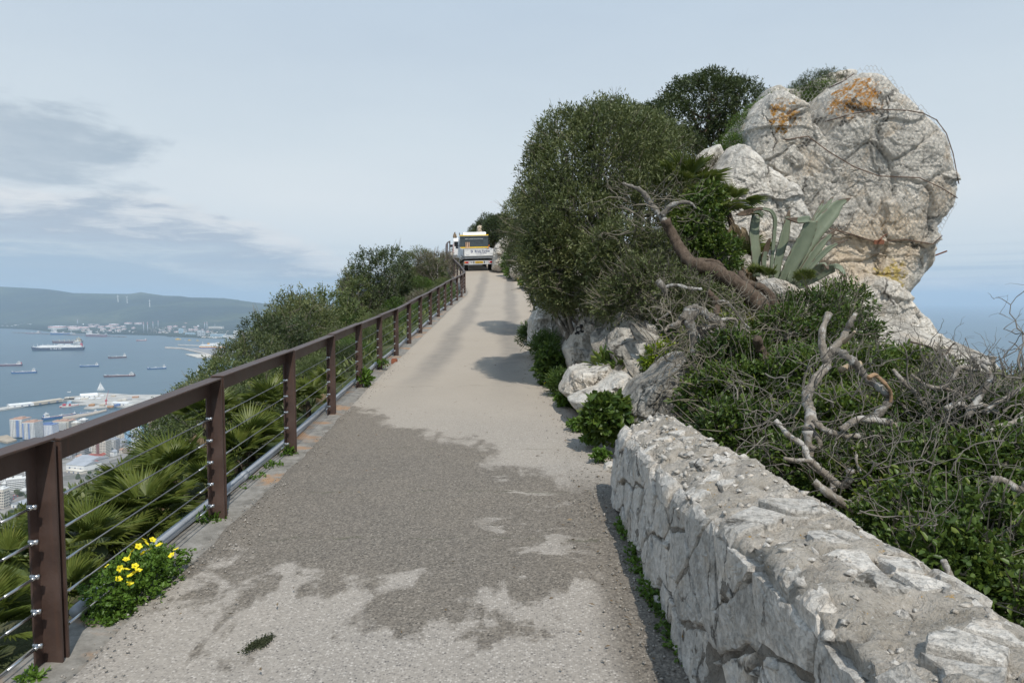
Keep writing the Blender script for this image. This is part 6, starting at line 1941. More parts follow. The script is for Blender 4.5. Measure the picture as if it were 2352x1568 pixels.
def build_herbs():
    herb('glossy dark green leafy clump at the end of the wall by the bright boulder', 1397, 962, 6.9, 46, 36, 330, 0.085, 0.055, M_broad, 801, 'leafy_plant', 'plant')
    herb('small nettle-like clump at the road edge left of the glossy clump', 1298, 918, 9.3, 18, 16, 150, 0.05, 0.03, M_weed, 802)
    herb('tall dark herbs in shade at the road edge below the ring slab', 1265, 845, 11.3, 30, 46, 420, 0.075, 0.045, M_scrub_g, 803, 'roadside_herbs', 'herbs')
    herb('grassy dark herbs along the shaded road edge', 1290, 890, 10.2, 26, 28, 320, 0.09, 0.014, M_scrub_g, 804, 'roadside_herbs', 'herbs', up=0.9)
    herb('dark grass tuft at the foot of the low rock face', 1212, 775, 15.0, 14, 22, 200, 0.10, 0.016, M_scrub_g, 805, 'roadside_herbs', 'herbs', up=1.0)
    herb('grass growing over the low rock face', 1255, 800, 13.2, 28, 24, 300, 0.12, 0.014, M_scrub_g, 806, 'roadside_herbs', 'herbs', up=1.0)
    herb('weeds on the road edge by the bright boulder', 1330, 975, 7.8, 26, 9, 160, 0.032, 0.022, M_weed, 807)
    herb('weeds in the gutter left of the glossy clump', 1358, 1005, 7.0, 22, 9, 150, 0.03, 0.02, M_weed, 808)
    herb('weeds at the loose white stone by the wall corner', 1378, 1045, 6.4, 16, 9, 110, 0.028, 0.019, M_weed, 809)
    herb('bright lime-yellow shrub growing on the rocks behind the dark slab', 1520, 832, 8.3, 42, 44, 520, 0.045, 0.02, M_lime, 810, 'lime_shrub', 'shrub')
    herb('strappy dark green rosette on the rocks above the bright boulder', 1408, 858, 8.9, 26, 20, 80, 0.16, 0.04, M_broad, 811, 'strap_leaf_plant', 'plant', up=0.5)
    herb('green herbs on the far bend below the fissured rock', 1205, 650, 37, 10, 8, 160, 0.12, 0.05, M_weed, 812)
    herb('green herbs by the rocks at the far bend near the truck', 1172, 625, 42, 9, 7, 140, 0.14, 0.05, M_weed, 813)
    herb('dark grass between the far white rocks', 1162, 605, 43, 8, 16, 160, 0.16, 0.05, M_scrub_g, 814)
    # along the wall foot
    for i, (Y, w, n) in enumerate(((4.6, 20, 110), (4.15, 26, 150), (3.75, 30, 170), (3.45, 28, 120), (3.2, 26, 90))):
        x = 0.78; px = 1176 + 1568 * x / Y; z = float(zf(Y)) + 0.12
        py = 690 - z / Y * 1568
        herb(['weeds at the wall foot nearest its far corner', 'creeping weeds along the wall foot, second clump from the far corner', 'creeping weeds along the wall foot, middle clump', 'bushy weeds along the wall foot, second clump from the near end', 'sparse weeds along the wall foot, nearest clump'][i], px, py, Y, w, w * 0.45, n, 0.024, 0.017, M_weed if i != 3 else M_scrub_g, 820 + i, group='weeds along the wall foot', ry=w * 4.0)
    # along the kerb and posts on the left
    for i, (px, py, Y, rx, rz, n, L_, lab) in enumerate([(480, 1205, 5.15, 36, 18, 130, 0.055, 'broad-leaved weeds at the foot of the second fence post'), (552, 1140, 5.9, 22, 9, 60, 0.045, 'small weed on the kerb right of the second post'), (585, 1108, 6.2, 36, 9, 130, 0.03, 'weeds on the kerb in the middle of the second bay'), (625, 1075, 6.6, 24, 8, 90, 0.03, 'weeds on the kerb before the third post'), (660, 1045, 7.0, 10, 11, 40, 0.04, 'tiny weed at the third post'), (838, 868, 11.5, 11, 13, 110, 0.06, 'grassy tuft right of the fifth post'), (205, 1445, 3.75, 18, 12, 46, 0.022, 'sparse seedling on the rusty kerb beside the nearest post'), (880, 833, 13.6, 10, 6, 60, 0.04, 'small weeds beside the sixth post'), (78, 1556, 3.05, 14, 8, 30, 0.03, 'tiny weed at the foot of the nearest post')]):
        herb(lab, px, py, Y, rx, rz, n, L_, L_ * 0.5, M_weed, 840 + i, group='weeds on the kerb')
    # sorrel with yellow flowers
    t = herb('green sorrel clump with yellow flowers spilling over the kerb', 322, 1326, 3.92, 76, 42, 1100, 0.022, 0.017, M_weed, 860, 'sorrel_clump', 'flowers', ry=150, lump=0.6, gaps=0.9, freq=6.0)
    t2 = herb('low green weeds trailing from the flower clump towards the nearest post', 258, 1410, 3.65, 50, 14, 420, 0.018, 0.014, M_weed, 861, ry=60)
    rr = random.Random(9)
    pm = MB()
    for k in range(5):
        a = k * 2 * math.pi / 5
        c, s = math.cos(a), math.sin(a)
        def rot(x, y, z): return (x * c - y * s, x * s + y * c, z)
        pm.add([rot(0.002, 0, 0), rot(0.012, -0.0095, 0.006), rot(0.021, -0.004, 0.007), rot(0.021, 0.004, 0.007), rot(0.012, 0.0095, 0.006)], [(0, 1, 2, 3, 4)])
    fm = pm.mesh('flower'); fm.materials.append(M_flower)
    spots = [(305, 1265), (318, 1255), (335, 1248), (350, 1240), (366, 1252), (330, 1270), (345, 1262), (290, 1285), (300, 1275), (265, 1320), (272, 1330), (280, 1315), (290, 1308), (300, 1322), (310, 1300), (286, 1335), (298, 1340), (275, 1305), (258, 1332), (310, 1315), (405, 1262), (395, 1275), (226, 1378), (330, 1240), (318, 1310), (250, 1300)]
    for (px, py) in spots:
        Yf = 3.8 + rr.uniform(-0.12, 0.12) if py < 1360 else 3.6
        p = P(px, py, Yf)
        o = obj('flower', fm, None, t)
        o.location = p - Vector(t.location)
        o.rotation_euler = (rr.uniform(0.2, 1.2), rr.uniform(-0.4, 0.4), rr.uniform(0, 6))
        o.scale = (0.95,) * 3
    # yellow flowers by the rocks
    for lab, spots2, Y, sc in (('yellow flowers in the shaded herbs below the ring slab', [(1262, 866), (1252, 880), (1270, 872)], 11.1, 1.4), ('yellow flowers at the far bend', [(1205, 640), (1212, 648), (1195, 652), (1218, 655), (1188, 640)], 36.5, 3.2)):
        t = thing('yellow_flowers', lab, 'flowers', P(*spots2[0], Y))
        for q in spots2:
            o = obj('flower', fm, None, t); o.location = P(*q, Y) - Vector(t.location); o.rotation_euler = (1.0, 0, rr.uniform(0, 6)); o.scale = (sc,) * 3
    # moss patch on the road
    r = np.random.default_rng(3)
    t = np.clip(r.normal(0.5, 0.28, 900), 0, 1)
    c0, c1 = P(566, 1492, 3.2), P(622, 1470, 3.3)
    pp = np.array([tuple(c0.lerp(c1, float(q))) for q in t])
    wd = 0.012 + 0.018 * np.abs(np.sin(t * 5.3 + 0.6))
    pp[:, 0] += r.normal(0, 1, 900) * 0.012; pp[:, 1] += r.normal(0, 1, 900) * wd
    pp[:, 2] = [float(zf(q[1])) + 0.058 for q in pp]
    ax = r.normal(size=(900, 3)); ax[:, 2] = np.abs(ax[:, 2]) * 0.35
    me = leaf_mesh('moss_patch', pp, ax, 0.011, 0.008, 8)
    tag(obj('moss_patch', me, mat_leaf('moss', [(0.02, 0.026, 0.012), (0.038, 0.046, 0.02), (0.065, 0.07, 0.03)], 0.1, 0.8)), 'dark moss patch lying on the road near the camera', 'moss')
build_herbs()

# ------------------------------------------------------------------ loose grit and litter along the road edges
def build_grit():
    rr = np.random.default_rng(77)
    V, F = [], []
    def bit(x, y, z, s):
        o = len(V)
        q = rr.normal(size=(6, 3)) * 0.18
        for k, d in enumerate(((1, 0, 0), (-1, 0, 0), (0, 1, 0), (0, -1, 0), (0, 0, .7), (0, 0, -.7))):
            V.append((x + (d[0] + q[k, 0]) * s, y + (d[1] + q[k, 1]) * s, z + (d[2] + q[k, 2]) * s))
        for a, b, c in ((0, 2, 4), (2, 1, 4), (1, 3, 4), (3, 0, 4), (2, 0, 5), (1, 2, 5), (3, 1, 5), (0, 3, 5)):
            F.extend((o + a, o + b, o + c))
    for i in range(1500):
        y = float(rr.uniform(2.2, 16)) if i % 3 else float(rr.uniform(2.0, 6))
        left = rr.random() < 0.5
        t = abs(float(rr.normal(0, 0.16)))
        x = float(XL(y)) + 0.14 + t if left else float(XR(y)) - 0.02 - t
        bit(x, y, float(zf(y)) + 0.045 + (0.0 if left else 0.045), float(rr.uniform(0.003, 0.011)))
    me = mesh_np('grit', np.array(V), F, 3)
    tag(obj('grit', me, S('grit_stone', (0.34, 0.31, 0.27), 0.9, var=0.4, scale=30)), 'loose grit and small stones along both road edges', 'grit', kind='stuff')
    # fallen leaves
    pos, ax = [], []
    for i in range(260):
        y = float(rr.uniform(3, 14)); right = rr.random() < 0.7
        x = float(XR(y)) - abs(float(rr.normal(0, 0.25))) if right else float(rr.uniform(XL(y) + 0.3, XR(y)))
        pos.append((x, y, float(zf(y)) + 0.095 if right else float(zf(y)) + 0.08)); a = float(rr.uniform(0, 6.28)); ax.append((math.cos(a), math.sin(a), 0.05))
    me = leaf_mesh('leaf_litter', np.array(pos), np.array(ax), 0.035, 0.012, 5, up_bias=1.0)
    tag(obj('leaf_litter', me, mat_leaf('fallen_leaf', [(0.07, 0.05, 0.03), (0.16, 0.11, 0.06), (0.26, 0.19, 0.11)], 0.05, 0.8)), 'brown fallen leaves scattered on the road', 'leaf litter', kind='stuff')
build_grit()
# ------------------------------------------------------------------ the bay: ships, port, town, refinery, villages
def z5(x, y): return (x * 0.1338, y * 0.1338 + 653.4)
def z6(x, y): return (x * 0.1338 + 290.4, y * 0.1338 + 653.4)
def z7(x, y): return (x * 0.14405, y * 0.14405 + 895.4)
def z8(x, y): return (x * 0.1196, y * 0.1196 + 1052.6)
M_white = S('white_paint', (0.78, 0.78, 0.76), 0.5, var=0.06, scale=0.05)
M_hullred = S('hull_red', (0.28, 0.05, 0.045), 0.6, var=0.1, scale=0.05)
M_dark = S('dark_glass', (0.035, 0.045, 0.06), 0.25, var=0.1, scale=0.05)
M_concrete = S('quay_concrete', (0.48, 0.46, 0.42), 0.9, var=0.12, scale=0.03)
M_roofgrey = S('grey_sheet_roof', (0.36, 0.38, 0.41), 0.6, var=0.08, scale=0.05)
M_roofred = S('red_roof', (0.33, 0.085, 0.06), 0.8, var=0.12, scale=0.05)
M_roofor = S('orange_roof', (0.50, 0.33, 0.25), 0.8, var=0.1, scale=0.05)
M_cream = S('cream_wall', (0.66, 0.61, 0.52), 0.85, var=0.06, scale=0.05)
M_beige = S('beige_wall', (0.54, 0.47, 0.37), 0.85, var=0.08, scale=0.05)
M_bluew = S('blue_wall', (0.14, 0.22, 0.42), 0.7, var=0.08, scale=0.05)
M_greyw = S('grey_wall', (0.42, 0.42, 0.42), 0.85, var=0.08, scale=0.05)
M_red = S('red_paint', (0.50, 0.04, 0.06), 0.5, var=0.1, scale=0.1)

def text_mesh(body, size, name='lettering', bold=0.0):
    cu = bpy.data.curves.new(name, 'FONT')
    cu.body = body; cu.size = size; cu.align_x = 'CENTER'; cu.align_y = 'CENTER'; cu.extrude = 0.0; cu.offset = bold
    o = bpy.data.objects.new(name, cu); COL.objects.link(o)
    dg = bpy.context.evaluated_depsgraph_get()
    me = bpy.data.meshes.new_from_object(o.evaluated_get(dg))
    bpy.data.objects.remove(o); bpy.data.curves.remove(cu)
    return me

def ship(label, a, b, hull, deck, house=M_white, kind='tanker', boot=None, hh=None, name='ship', group='ships at anchor in the bay', bow=-1, funnel=None, letters=None, cat='ship'):
    """a, b: view points of the two waterline ends (left, right); bow -1 = bow at left"""
    A, Bq = G(*a), G(*b)
    if bow < 0: stern, bw = Bq, A
    else: stern, bw = A, Bq
    d = bw - stern; L = d.length
    t = thing(name, label, cat, stern, math.atan2(d.y, d.x), group)
    H = (hh or 0.062) * L * 1.2; Bm = L * 0.155
    if boot is None: boot = M_hullred
    # hull sections along x: stern 0 .. bow L
    mb = MB()
    xs = [0, 0.04, 0.15, 0.5, 0.78, 0.90, 0.97, 1.0]
    hb = [0.72, 0.92, 1.0, 1.0, 1.0, 0.72, 0.30, 0.04]
    sheer = [1.12, 1.08, 1.0, 0.96, 1.0, 1.16, 1.30, 1.36]
    rake = [0.02, 0.0, 0, 0, 0, 0, -0.012, -0.03]
    rows = []
    for x, w, s, rk in zip(xs, hb, sheer, rake):
        h = Bm / 2 * w
        rows.append([((x + rk) * L, -h * 0.9, -1), ((x + rk * 0.6) * L, -h * 0.97, H * 0.25), (x * L, -h, H * s), (x * L, h, H * s), ((x + rk * 0.6) * L, h * 0.97, H * 0.25), ((x + rk) * L, h * 0.9, -1)])
    vs = [v for r in rows for v in r]
    n = 6
    mb.mi = 0
    fs0, fs1, fs2 = [], [], []
    for i in range(len(rows) - 1):
        o = i * n
        for j in range(5):
            f = (o + j, o + n + j, o + n + j + 1, o + j + 1)
            (fs1 if j == 2 else fs2 if j in (0, 4) else fs0).append(f)
    fs0.append(tuple(range(n - 1, -1, -1))); fs0.append(tuple(range((len(rows) - 1) * n, len(rows) * n)))
    mb.add(vs, fs0 + fs1 + fs2)
    mb.m = [0] * len(fs0) + [1] * len(fs1) + [2] * len(fs2)
    mb.build('hull', [hull, deck, boot], t)
    # deckhouse at the stern
    hs = MB(); dh = H * 1.02
    hw = Bm * 0.78; hl = L * 0.10
    hs.box((L * 0.115, 0, dh + H * 0.36), (hl * 1.6, hw, H * 0.72))
    hs.box((L * 0.118, 0, dh + H * 1.12), (hl * 1.2, hw * 0.92, H * 0.9))
    hs.box((L * 0.130, 0, dh + H * 1.75), (hl * 0.8, Bm * 1.0, H * 0.45))
    hs.box((L * 0.115, 0, dh + H * 2.3), (L * 0.012, L * 0.012, H * 0.9))
    hs.box((L * 0.115, 0, dh + H * 2.45), (L * 0.008, L * 0.05, H * 0.08))
    hb_ = hs.build('deckhouse', house, t)
    wn = MB()
    for q in (0.86, 1.25):
        wn.box((L * 0.118, 0, dh + H * q), (hl * 1.212, hw * 0.95, H * 0.10))
    wn.box((L * 0.130, 0, dh + H * 1.80), (hl * 0.82, Bm * 1.01, H * 0.14))
    wn.build('window_band', M_dark, hb_)
    fu = MB().box((L * 0.045, 0, dh + H * 0.85), (L * 0.035, hw * 0.34, H * 1.1), 0, 0.8)
    fu.build('funnel', funnel or hull, t)
    dk = MB()
    if kind == 'tanker':
        dk.box((L * 0.52, 0, dh + H * 0.12), (L * 0.62, Bm * 0.12, H * 0.10))
        dk.box((L * 0.52, Bm * 0.14, dh + H * 0.05), (L * 0.60, Bm * 0.03, H * 0.10))
        dk.box((L * 0.52, 0, dh + H * 0.15), (L * 0.02, Bm * 0.8, H * 0.3))
        dk.cyl((L * 0.55, 0, dh), (L * 0.55, 0, dh + H * 0.9), L * 0.006, n=6)
        dk.cyl((L * 0.55, 0, dh + H * 0.8), (L * 0.62, 0, dh + H * 0.7), L * 0.004, n=6)
        dk.box((L * 0.93, 0, dh + H * 0.25), (L * 0.07, Bm * 0.5, H * 0.22))
        dk.cyl((L * 0.945, 0, dh + H * 0.2), (L * 0.945, 0, dh + H * 1.5), L * 0.006, L * 0.003, n=6)
        dk.build('deck_gear', M_white if house == M_white else house, t)
    elif kind == 'bulk':
        for q in (0.26, 0.42, 0.58, 0.74):
            dk.cyl((L * q, 0, dh), (L * q, 0, dh + H * 1.2), L * 0.008, L * 0.006, n=6)
            dk.cyl((L * q, 0, dh + H * 1.0), (L * (q + 0.10), 0, dh + H * 0.85), L * 0.004, n=5)
        dk.cyl((L * 0.95, 0, dh), (L * 0.95, 0, dh + H * 1.2), L * 0.005, n=6)
        dk.build('cranes', house, t)
        hc = MB()
        for q in (0.33, 0.49, 0.65, 0.81):
            hc.box((L * q, 0, dh + H * 0.06), (L * 0.10, Bm * 0.6, H * 0.16))
        hc.build('hatches', deck, t)
    elif kind == 'gas':
        dk.box((L * 0.53, 0, dh + H * 0.28), (L * 0.68, Bm * 0.80, H * 0.5), 0, 0.96)
        dk.box((L * 0.50, 0, dh + H * 0.65), (L * 0.66, Bm * 0.10, H * 0.18))
        dk.build('tank_cover', M_white, t)
        mm = MB()
        for q in (0.30, 0.44):
            mm.box((L * q, 0, dh + H * 0.85), (L * 0.09, Bm * 0.5, H * 0.45))
        for q in (0.56, 0.68, 0.78, 0.88):
            mm.cyl((L * q, 0, dh + H * 0.4), (L * q, 0, dh + H * 1.4), L * 0.004, L * 0.002, n=6)
        mm.cyl((L * 0.95, 0, dh), (L * 0.95, 0, dh + H * 1.0), L * 0.003, n=6)
        mm.build('deck_gear', M_white, t)
    if letters:
        lm = text_mesh(letters, H * 0.62, 'lettering', 0.02 * H)
        # letters spread along the side that faces the viewer
        side = 1 if (Matrix.Rotation(math.atan2(d.y, d.x), 3, 'Z') @ Vector((0, 1, 0))).dot(-stern) > 0 else -1
        o = obj('lettering', lm, M_white, t)
        o.scale = (2.2, 1, 1)
        o.location = (L * 0.5, side * Bm * 0.505, H * 0.60)
        o.rotation_euler = (R(90), 0, R(180) if side > 0 else 0)
    return t
navy = S('navy_hull', (0.025, 0.04, 0.085), 0.5, var=0.1, scale=0.05)
brown = S('brown_hull', (0.085, 0.045, 0.055), 0.6, var=0.12, scale=0.05)
black = S('black_hull', (0.028, 0.025, 0.03), 0.5, var=0.1, scale=0.05)
blueh = S('blue_hull', (0.035, 0.12, 0.30), 0.5, var=0.1, scale=0.05)
redh = S('red_deck', (0.38, 0.06, 0.07), 0.6, var=0.1, scale=0.05)
greend = S('green_deck', (0.11, 0.19, 0.20), 0.7, var=0.1, scale=0.05)
browndk = S('brown_deck', (0.26, 0.15, 0.12), 0.7, var=0.1, scale=0.05)
creamh = S('cream_paint', (0.70, 0.60, 0.40), 0.6, var=0.08, scale=0.05)
greyd = S('grey_deck', (0.34, 0.34, 0.36), 0.7, var=0.1, scale=0.05)
purple = S('mauve_hull', (0.19, 0.13, 0.17), 0.6, var=0.1, scale=0.05)
def build_ships():
    ship('long navy gas carrier with a white deck and white letters on its side', z5(535, 1132), z5(1445, 1122), navy, M_white, kind='gas', hh=0.05, funnel=M_red, letters='L N G', boot=navy)
    ship('dark brown bulk carrier with deck cranes behind the gas carrier', z5(888, 1003), z5(1418, 1000), brown, browndk, creamh, 'bulk', hh=0.045)
    ship('small black tanker with a tall white deckhouse right of the gas carrier', z5(1848, 1264), z5(2178, 1252), black, greyd, hh=0.066)
    ship('small blue tanker in the middle of the bay', z5(1360, 1414), z5(1704, 1402), blueh, blueh, hh=0.056, boot=navy)
    ship('red-decked tanker cut off by the left frame edge', z5(-110, 1400), z5(388, 1388), navy, redh, hh=0.045, funnel=M_red)
    ship('blue tanker at the left, nearest the harbour mole', (24.6, 857.5), (85.3, 855.5), blueh, browndk, hh=0.052, boot=blueh)
    ship('long low black tanker just above the mole', (237, 865.5), (311.3, 863), black, M_hullred, hh=0.035)
    ship('blue tanker with a green deck farthest right at anchor', (337.5, 848), (382.6, 846), blueh, greend, hh=0.056, boot=navy)
    ship('small red ship with white deckhouse near the refinery shore', (312.5, 782.6), (337, 782), M_hullred, M_white, hh=0.066)
    ship('mauve ship moored at the left end of the long jetty', z5(435, 842), z5(690, 842), purple, purple, hh=0.05, group='ships at the jetty')
    ship('blue tanker moored in the middle of the long jetty', z5(885, 856), z5(1245, 864), blueh, purple, hh=0.05, group='ships at the jetty', bow=1, boot=blueh)
    ship('dark red tanker moored at the right end of the long jetty', z5(1492, 886), z5(1842, 896), purple, browndk, hh=0.055, group='ships at the jetty', bow=1)
    ship('blue tanker moored at the inner quay behind the towers', z7(672, 478), z7(1222, 402), blueh, browndk, hh=0.05, group='ships in the harbour', bow=1, boot=blueh)
    ship('flat blue barge moored beyond the blue tanker', z7(1560, 350), z7(1262, 382), S('bright_blue', (0.03, 0.22, 0.50), 0.5, var=0.1, scale=.05), browndk, hh=0.04, group='ships in the harbour', bow=1)
    ship('red and white work boat at the head of the middle pier', z7(950, 278), z7(1100, 268), M_red, M_white, hh=0.09, group='ships in the harbour', cat='boat', name='work_boat')
    ship('red tug moored along the middle pier', z7(1096, 272), z7(1262, 250), black, M_red, hh=0.09, group='ships in the harbour', bow=1, cat='boat', name='tug', house=M_red)
    ship('orange-decked supply boat at the right pier', z7(1380, 290), z7(1500, 262), navy, S('orange_deck', (0.55, 0.28, 0.05), 0.6, var=.1, scale=.05), hh=0.09, group='ships in the harbour', bow=1, cat='boat', name='supply_boat')
    ship('white motor cruiser under way off the mole head', z7(1070, 38), z7(1130, 36), M_white, M_white, hh=0.12, group='small boats in the bay', name='motor_boat', cat='boat', boot=M_white)
    # ferry
    A, Bq = G(*z6(1270, 1104)), G(*z6(1700, 1108))
    d = Bq - A; L = d.length
    t = thing('ferry', 'large white ferry with blue hull and orange stripe by the reclaimed spit', 'ferry', A, math.atan2(d.y, d.x), 'ships at the jetty')
    W = L * 0.14; h = L * 0.13
    def outl(e): return [(0.0 * L, -W / 2), (0.86 * L, -W / 2), (0.96 * L, -W * 0.3), (L * e, 0), (0.96 * L, W * 0.3), (0.86 * L, W / 2), (0, W / 2)]
    MB().prism(outl(1.0), -1, h * 0.42).build('hull', S('ferry_blue', (0.03, 0.09, 0.33), 0.5, var=.05, scale=.05), t)
    MB().prism(outl(0.99), h * 0.42, h * 0.72).build('stripe', S('ferry_orange', (0.72, 0.36, 0.04), 0.5, var=.05, scale=.05), t)
    sp = MB().prism(outl(0.97), h * 0.72, h * 1.05); sp.box((L * 0.47, 0, h * 1.18), (L * 0.82, W * 0.9, h * 0.26)); sp.box((L * 0.55, 0, h * 1.48), (L * 0.28, W * 0.8, h * 0.36)); sp.box((L * 0.70, 0, h * 1.75), (L * 0.1, W * 0.9, h * 0.3))
    sp.build('superstructure', M_white, t)
    MB().box((L * 0.47, 0, h * 0.92), (L * 0.86, W * 1.005, h * 0.07)).build('window_band', M_dark, t)
    MB().box((L * 0.33, 0, h * 1.5), (L * 0.07, W * 0.4, h * 0.5), 0, 0.8).build('funnel', S('ferry_orange', (0.72, 0.36, 0.04)), t)
    MB().cyl((L * 0.10, 0, h), (L * 0.10, 0, h * 2.2), L * 0.006).build('mast', M_white, t)
    # sailing boats
    for (px, py, s, lab) in ((231.4, 895.2, 30, 'white sailing boat under sail off the harbour mole'), (455, 855, 24, 'small sailing boat with bare mast near the bushes')):
        g = G(px, py)
        t = thing('sailing_boat', lab, 'sailing boat', g, 0.4, 'small boats in the bay')
        MB().prism([(-s * .45, -s * .09), (s * .2, -s * .12), (s * .55, 0), (s * .2, s * .12), (-s * .45, s * .09)], -0.3, s * 0.09).build('hull', M_white, t)
        MB().cyl((0, 0, 0), (0, 0, s * 1.25), s * 0.012, n=6).build('mast', M_white, t)
        m = MB(); th = s * 0.012
        w = 1.0 if s > 25 else 0.45
        m.add([(0, -th, s * .15), (-s * .42 * w, -th, s * .16), (0, -th, s * 1.2), (0, th, s * .15), (-s * .42 * w, th, s * .16), (0, th, s * 1.2)], [(0, 1, 2), (3, 5, 4), (0, 3, 4, 1), (1, 4, 5, 2), (2, 5, 3, 0)])
        m.add([(s * .05, -th, s * .15), (s * .45 * w, -th, s * .15), (s * .03, -th, s * 1.0), (s * .05, th, s * .15), (s * .45 * w, th, s * .15), (s * .03, th, s * 1.0)], [(0, 2, 1), (3, 4, 5), (0, 1, 4, 3), (1, 2, 5, 4), (2, 0, 3, 5)])
        m.build('sail', M_white, t)
    for i, q in enumerate(((890, 945), (1085, 960), (1225, 965), (1010, 955), (850, 943))):
        g = G(*z6(*q)); s = (55, 34, 28, 22, 18)[i]
        t = thing('work_boat', ['largest yellow work boat off the refinery beach', 'yellow work boat, second from the beach rocks', 'yellow work boat nearest the ferry', 'tiny grey work boat between the yellow ones', 'tiny yellow work boat farthest left off the beach'][i], 'boat', g, 0.1, 'small boats off the refinery beach')
        mt = S('boat_yellow', (0.66, 0.42, 0.05), 0.6, var=.08, scale=.05) if i != 3 else M_greyw
        MB().prism([(-s * .5, -s * .14), (s * .3, -s * .14), (s * .5, 0), (s * .3, s * .14), (-s * .5, s * .14)], -0.5, s * 0.14).build('hull', mt, t)
        MB().box((-s * .1, 0, s * .2), (s * .4, s * .18, s * .14)).build('cabin', mt, t)
build_ships()

# ---- jetties, moles, spit
def quay(label, pts, h, mat=M_concrete, name='mole', cat='quay', group=None):
    mb = MB().prism([tuple(G(*p).xy) for p in pts], SEA - 4, SEA + h)
    o = mb.build(name, mat)
    return tag(o, label, cat, group)
def build_port():
    t = thing('jetty', 'long thin jetty line offshore from the refinery tanks', 'jetty', G(*z5(225, 830)))
    a, b = G(*z5(225, 828)), G(*z5(2165, 904))
    d = (b - a).normalized(); n = Vector((-d.y, d.x, 0)); L = (b - a).length
    rz = math.atan2(d.y, d.x)
    MB().box((a + b) / 2 + Vector((0, 0, 6)), (L, 22, 5), rz).build('deck', S('jetty_brown', (0.26, 0.21, 0.19), 0.9, var=.1, scale=.02), t, world=True)
    m = MB()
    for i in range(26):
        q = a + d * L * (i + 0.5) / 26
        m.box(q, (14, 14, 10), rz)
    m.build('piers', S('jetty_brown', (0.26, 0.21, 0.19)), t, world=True)
    for i, q in enumerate((0.38, 0.56, 0.74)):
        c = a + d * L * q
        MB().box(c + Vector((0, 0, 16)), (40, 40, 18), rz).build('pump_house', M_greyw, t, world=True)
    quay('pale outer harbour mole with two long sheds', [z7(-300, 395), z7(0, 338), z7(640, 232), z7(1010, 178), z7(1200, 172), z7(1190, 150), z7(980, 160), z7(600, 212), z7(200, 275), z7(0, 300), z7(-300, 350)], 5)
    quay('port land behind the moles crowded with sheds', [z7(1010, 178), z7(1150, 190), z7(1290, 205), z7(1550, 240), z7(1700, 255), z7(2000, 300), z7(2600, 240), z7(2600, 90), z7(2100, 92), z7(1700, 66), z7(1520, 60), z7(1280, 110), z7(1060, 130)], 5, S('port_ground', (0.46, 0.44, 0.40), 0.9, var=.2, scale=.02), 'port_land', 'land')
    quay('middle pier with tugs alongside', [z7(945, 276), z7(1090, 280), z7(1300, 246), z7(1620, 226), z7(1620, 205), z7(1250, 225), z7(1000, 250)], 4, name='pier')
    quay('right pier with stacked orange goods', [z7(1335, 305), z7(1460, 308), z7(1700, 285), z7(1900, 270), z7(1900, 240), z7(1560, 252), z7(1400, 270)], 4, name='pier')
    quay('inner quay where the blue tanker lies', [z7(1000, 466), z7(1240, 448), z7(1500, 395), z7(1700, 340), z7(1700, 318), z7(1480, 370), z7(1220, 405), z7(1000, 440)], 4, S('quay_tan', (0.42, 0.36, 0.29), 0.9, var=.12, scale=.02), 'inner_quay')
    quay('tan rubble spit at the foot of the towers', [z7(-200, 790), z7(0, 760), z7(120, 738), z7(210, 790), z7(270, 815), z7(120, 858), z7(0, 830), z7(-200, 850)], 5, S('rubble', (0.42, 0.35, 0.26), 0.95, var=.2, scale=.06, bump=.6, bscale=.2), 'rubble_spit', 'shore')
    # reclaimed spit across the bay
    quay('flat grey reclaimed land beside the ferry', [z6(950, 1092), z6(1270, 1100), z6(2000, 1110), z6(2000, 1250), z6(1770, 1250), z6(1560, 1245), z6(1400, 1212)], 5, S('spit_grey', (0.30, 0.29, 0.28), 0.95, var=.25, scale=.01), 'reclaimed_land', 'land')
    quay('thin pale breakwater pointing left from the reclaimed land', [z6(660, 1086), z6(950, 1100), z6(1420, 1212), z6(1390, 1216), z6(940, 1106), z6(660, 1092)], 9, S('breakwater', (0.62, 0.54, 0.45), 0.95, var=.12, scale=.02), 'breakwater', 'breakwater')
    quay('pale triangular sand platform in front of the reclaimed land', [z6(1010, 1203), z6(1400, 1206), z6(1600, 1240), z6(1800, 1255), z6(1210, 1260)], 6, S('sand', (0.60, 0.55, 0.47), 0.95, var=.1, scale=.02), 'sand_platform', 'land')
    quay('thin harbour wall left of the ferry', [z6(880, 1040), z6(1280, 1056), z6(1280, 1062), z6(880, 1046)], 8, name='breakwater', cat='breakwater')
build_port()

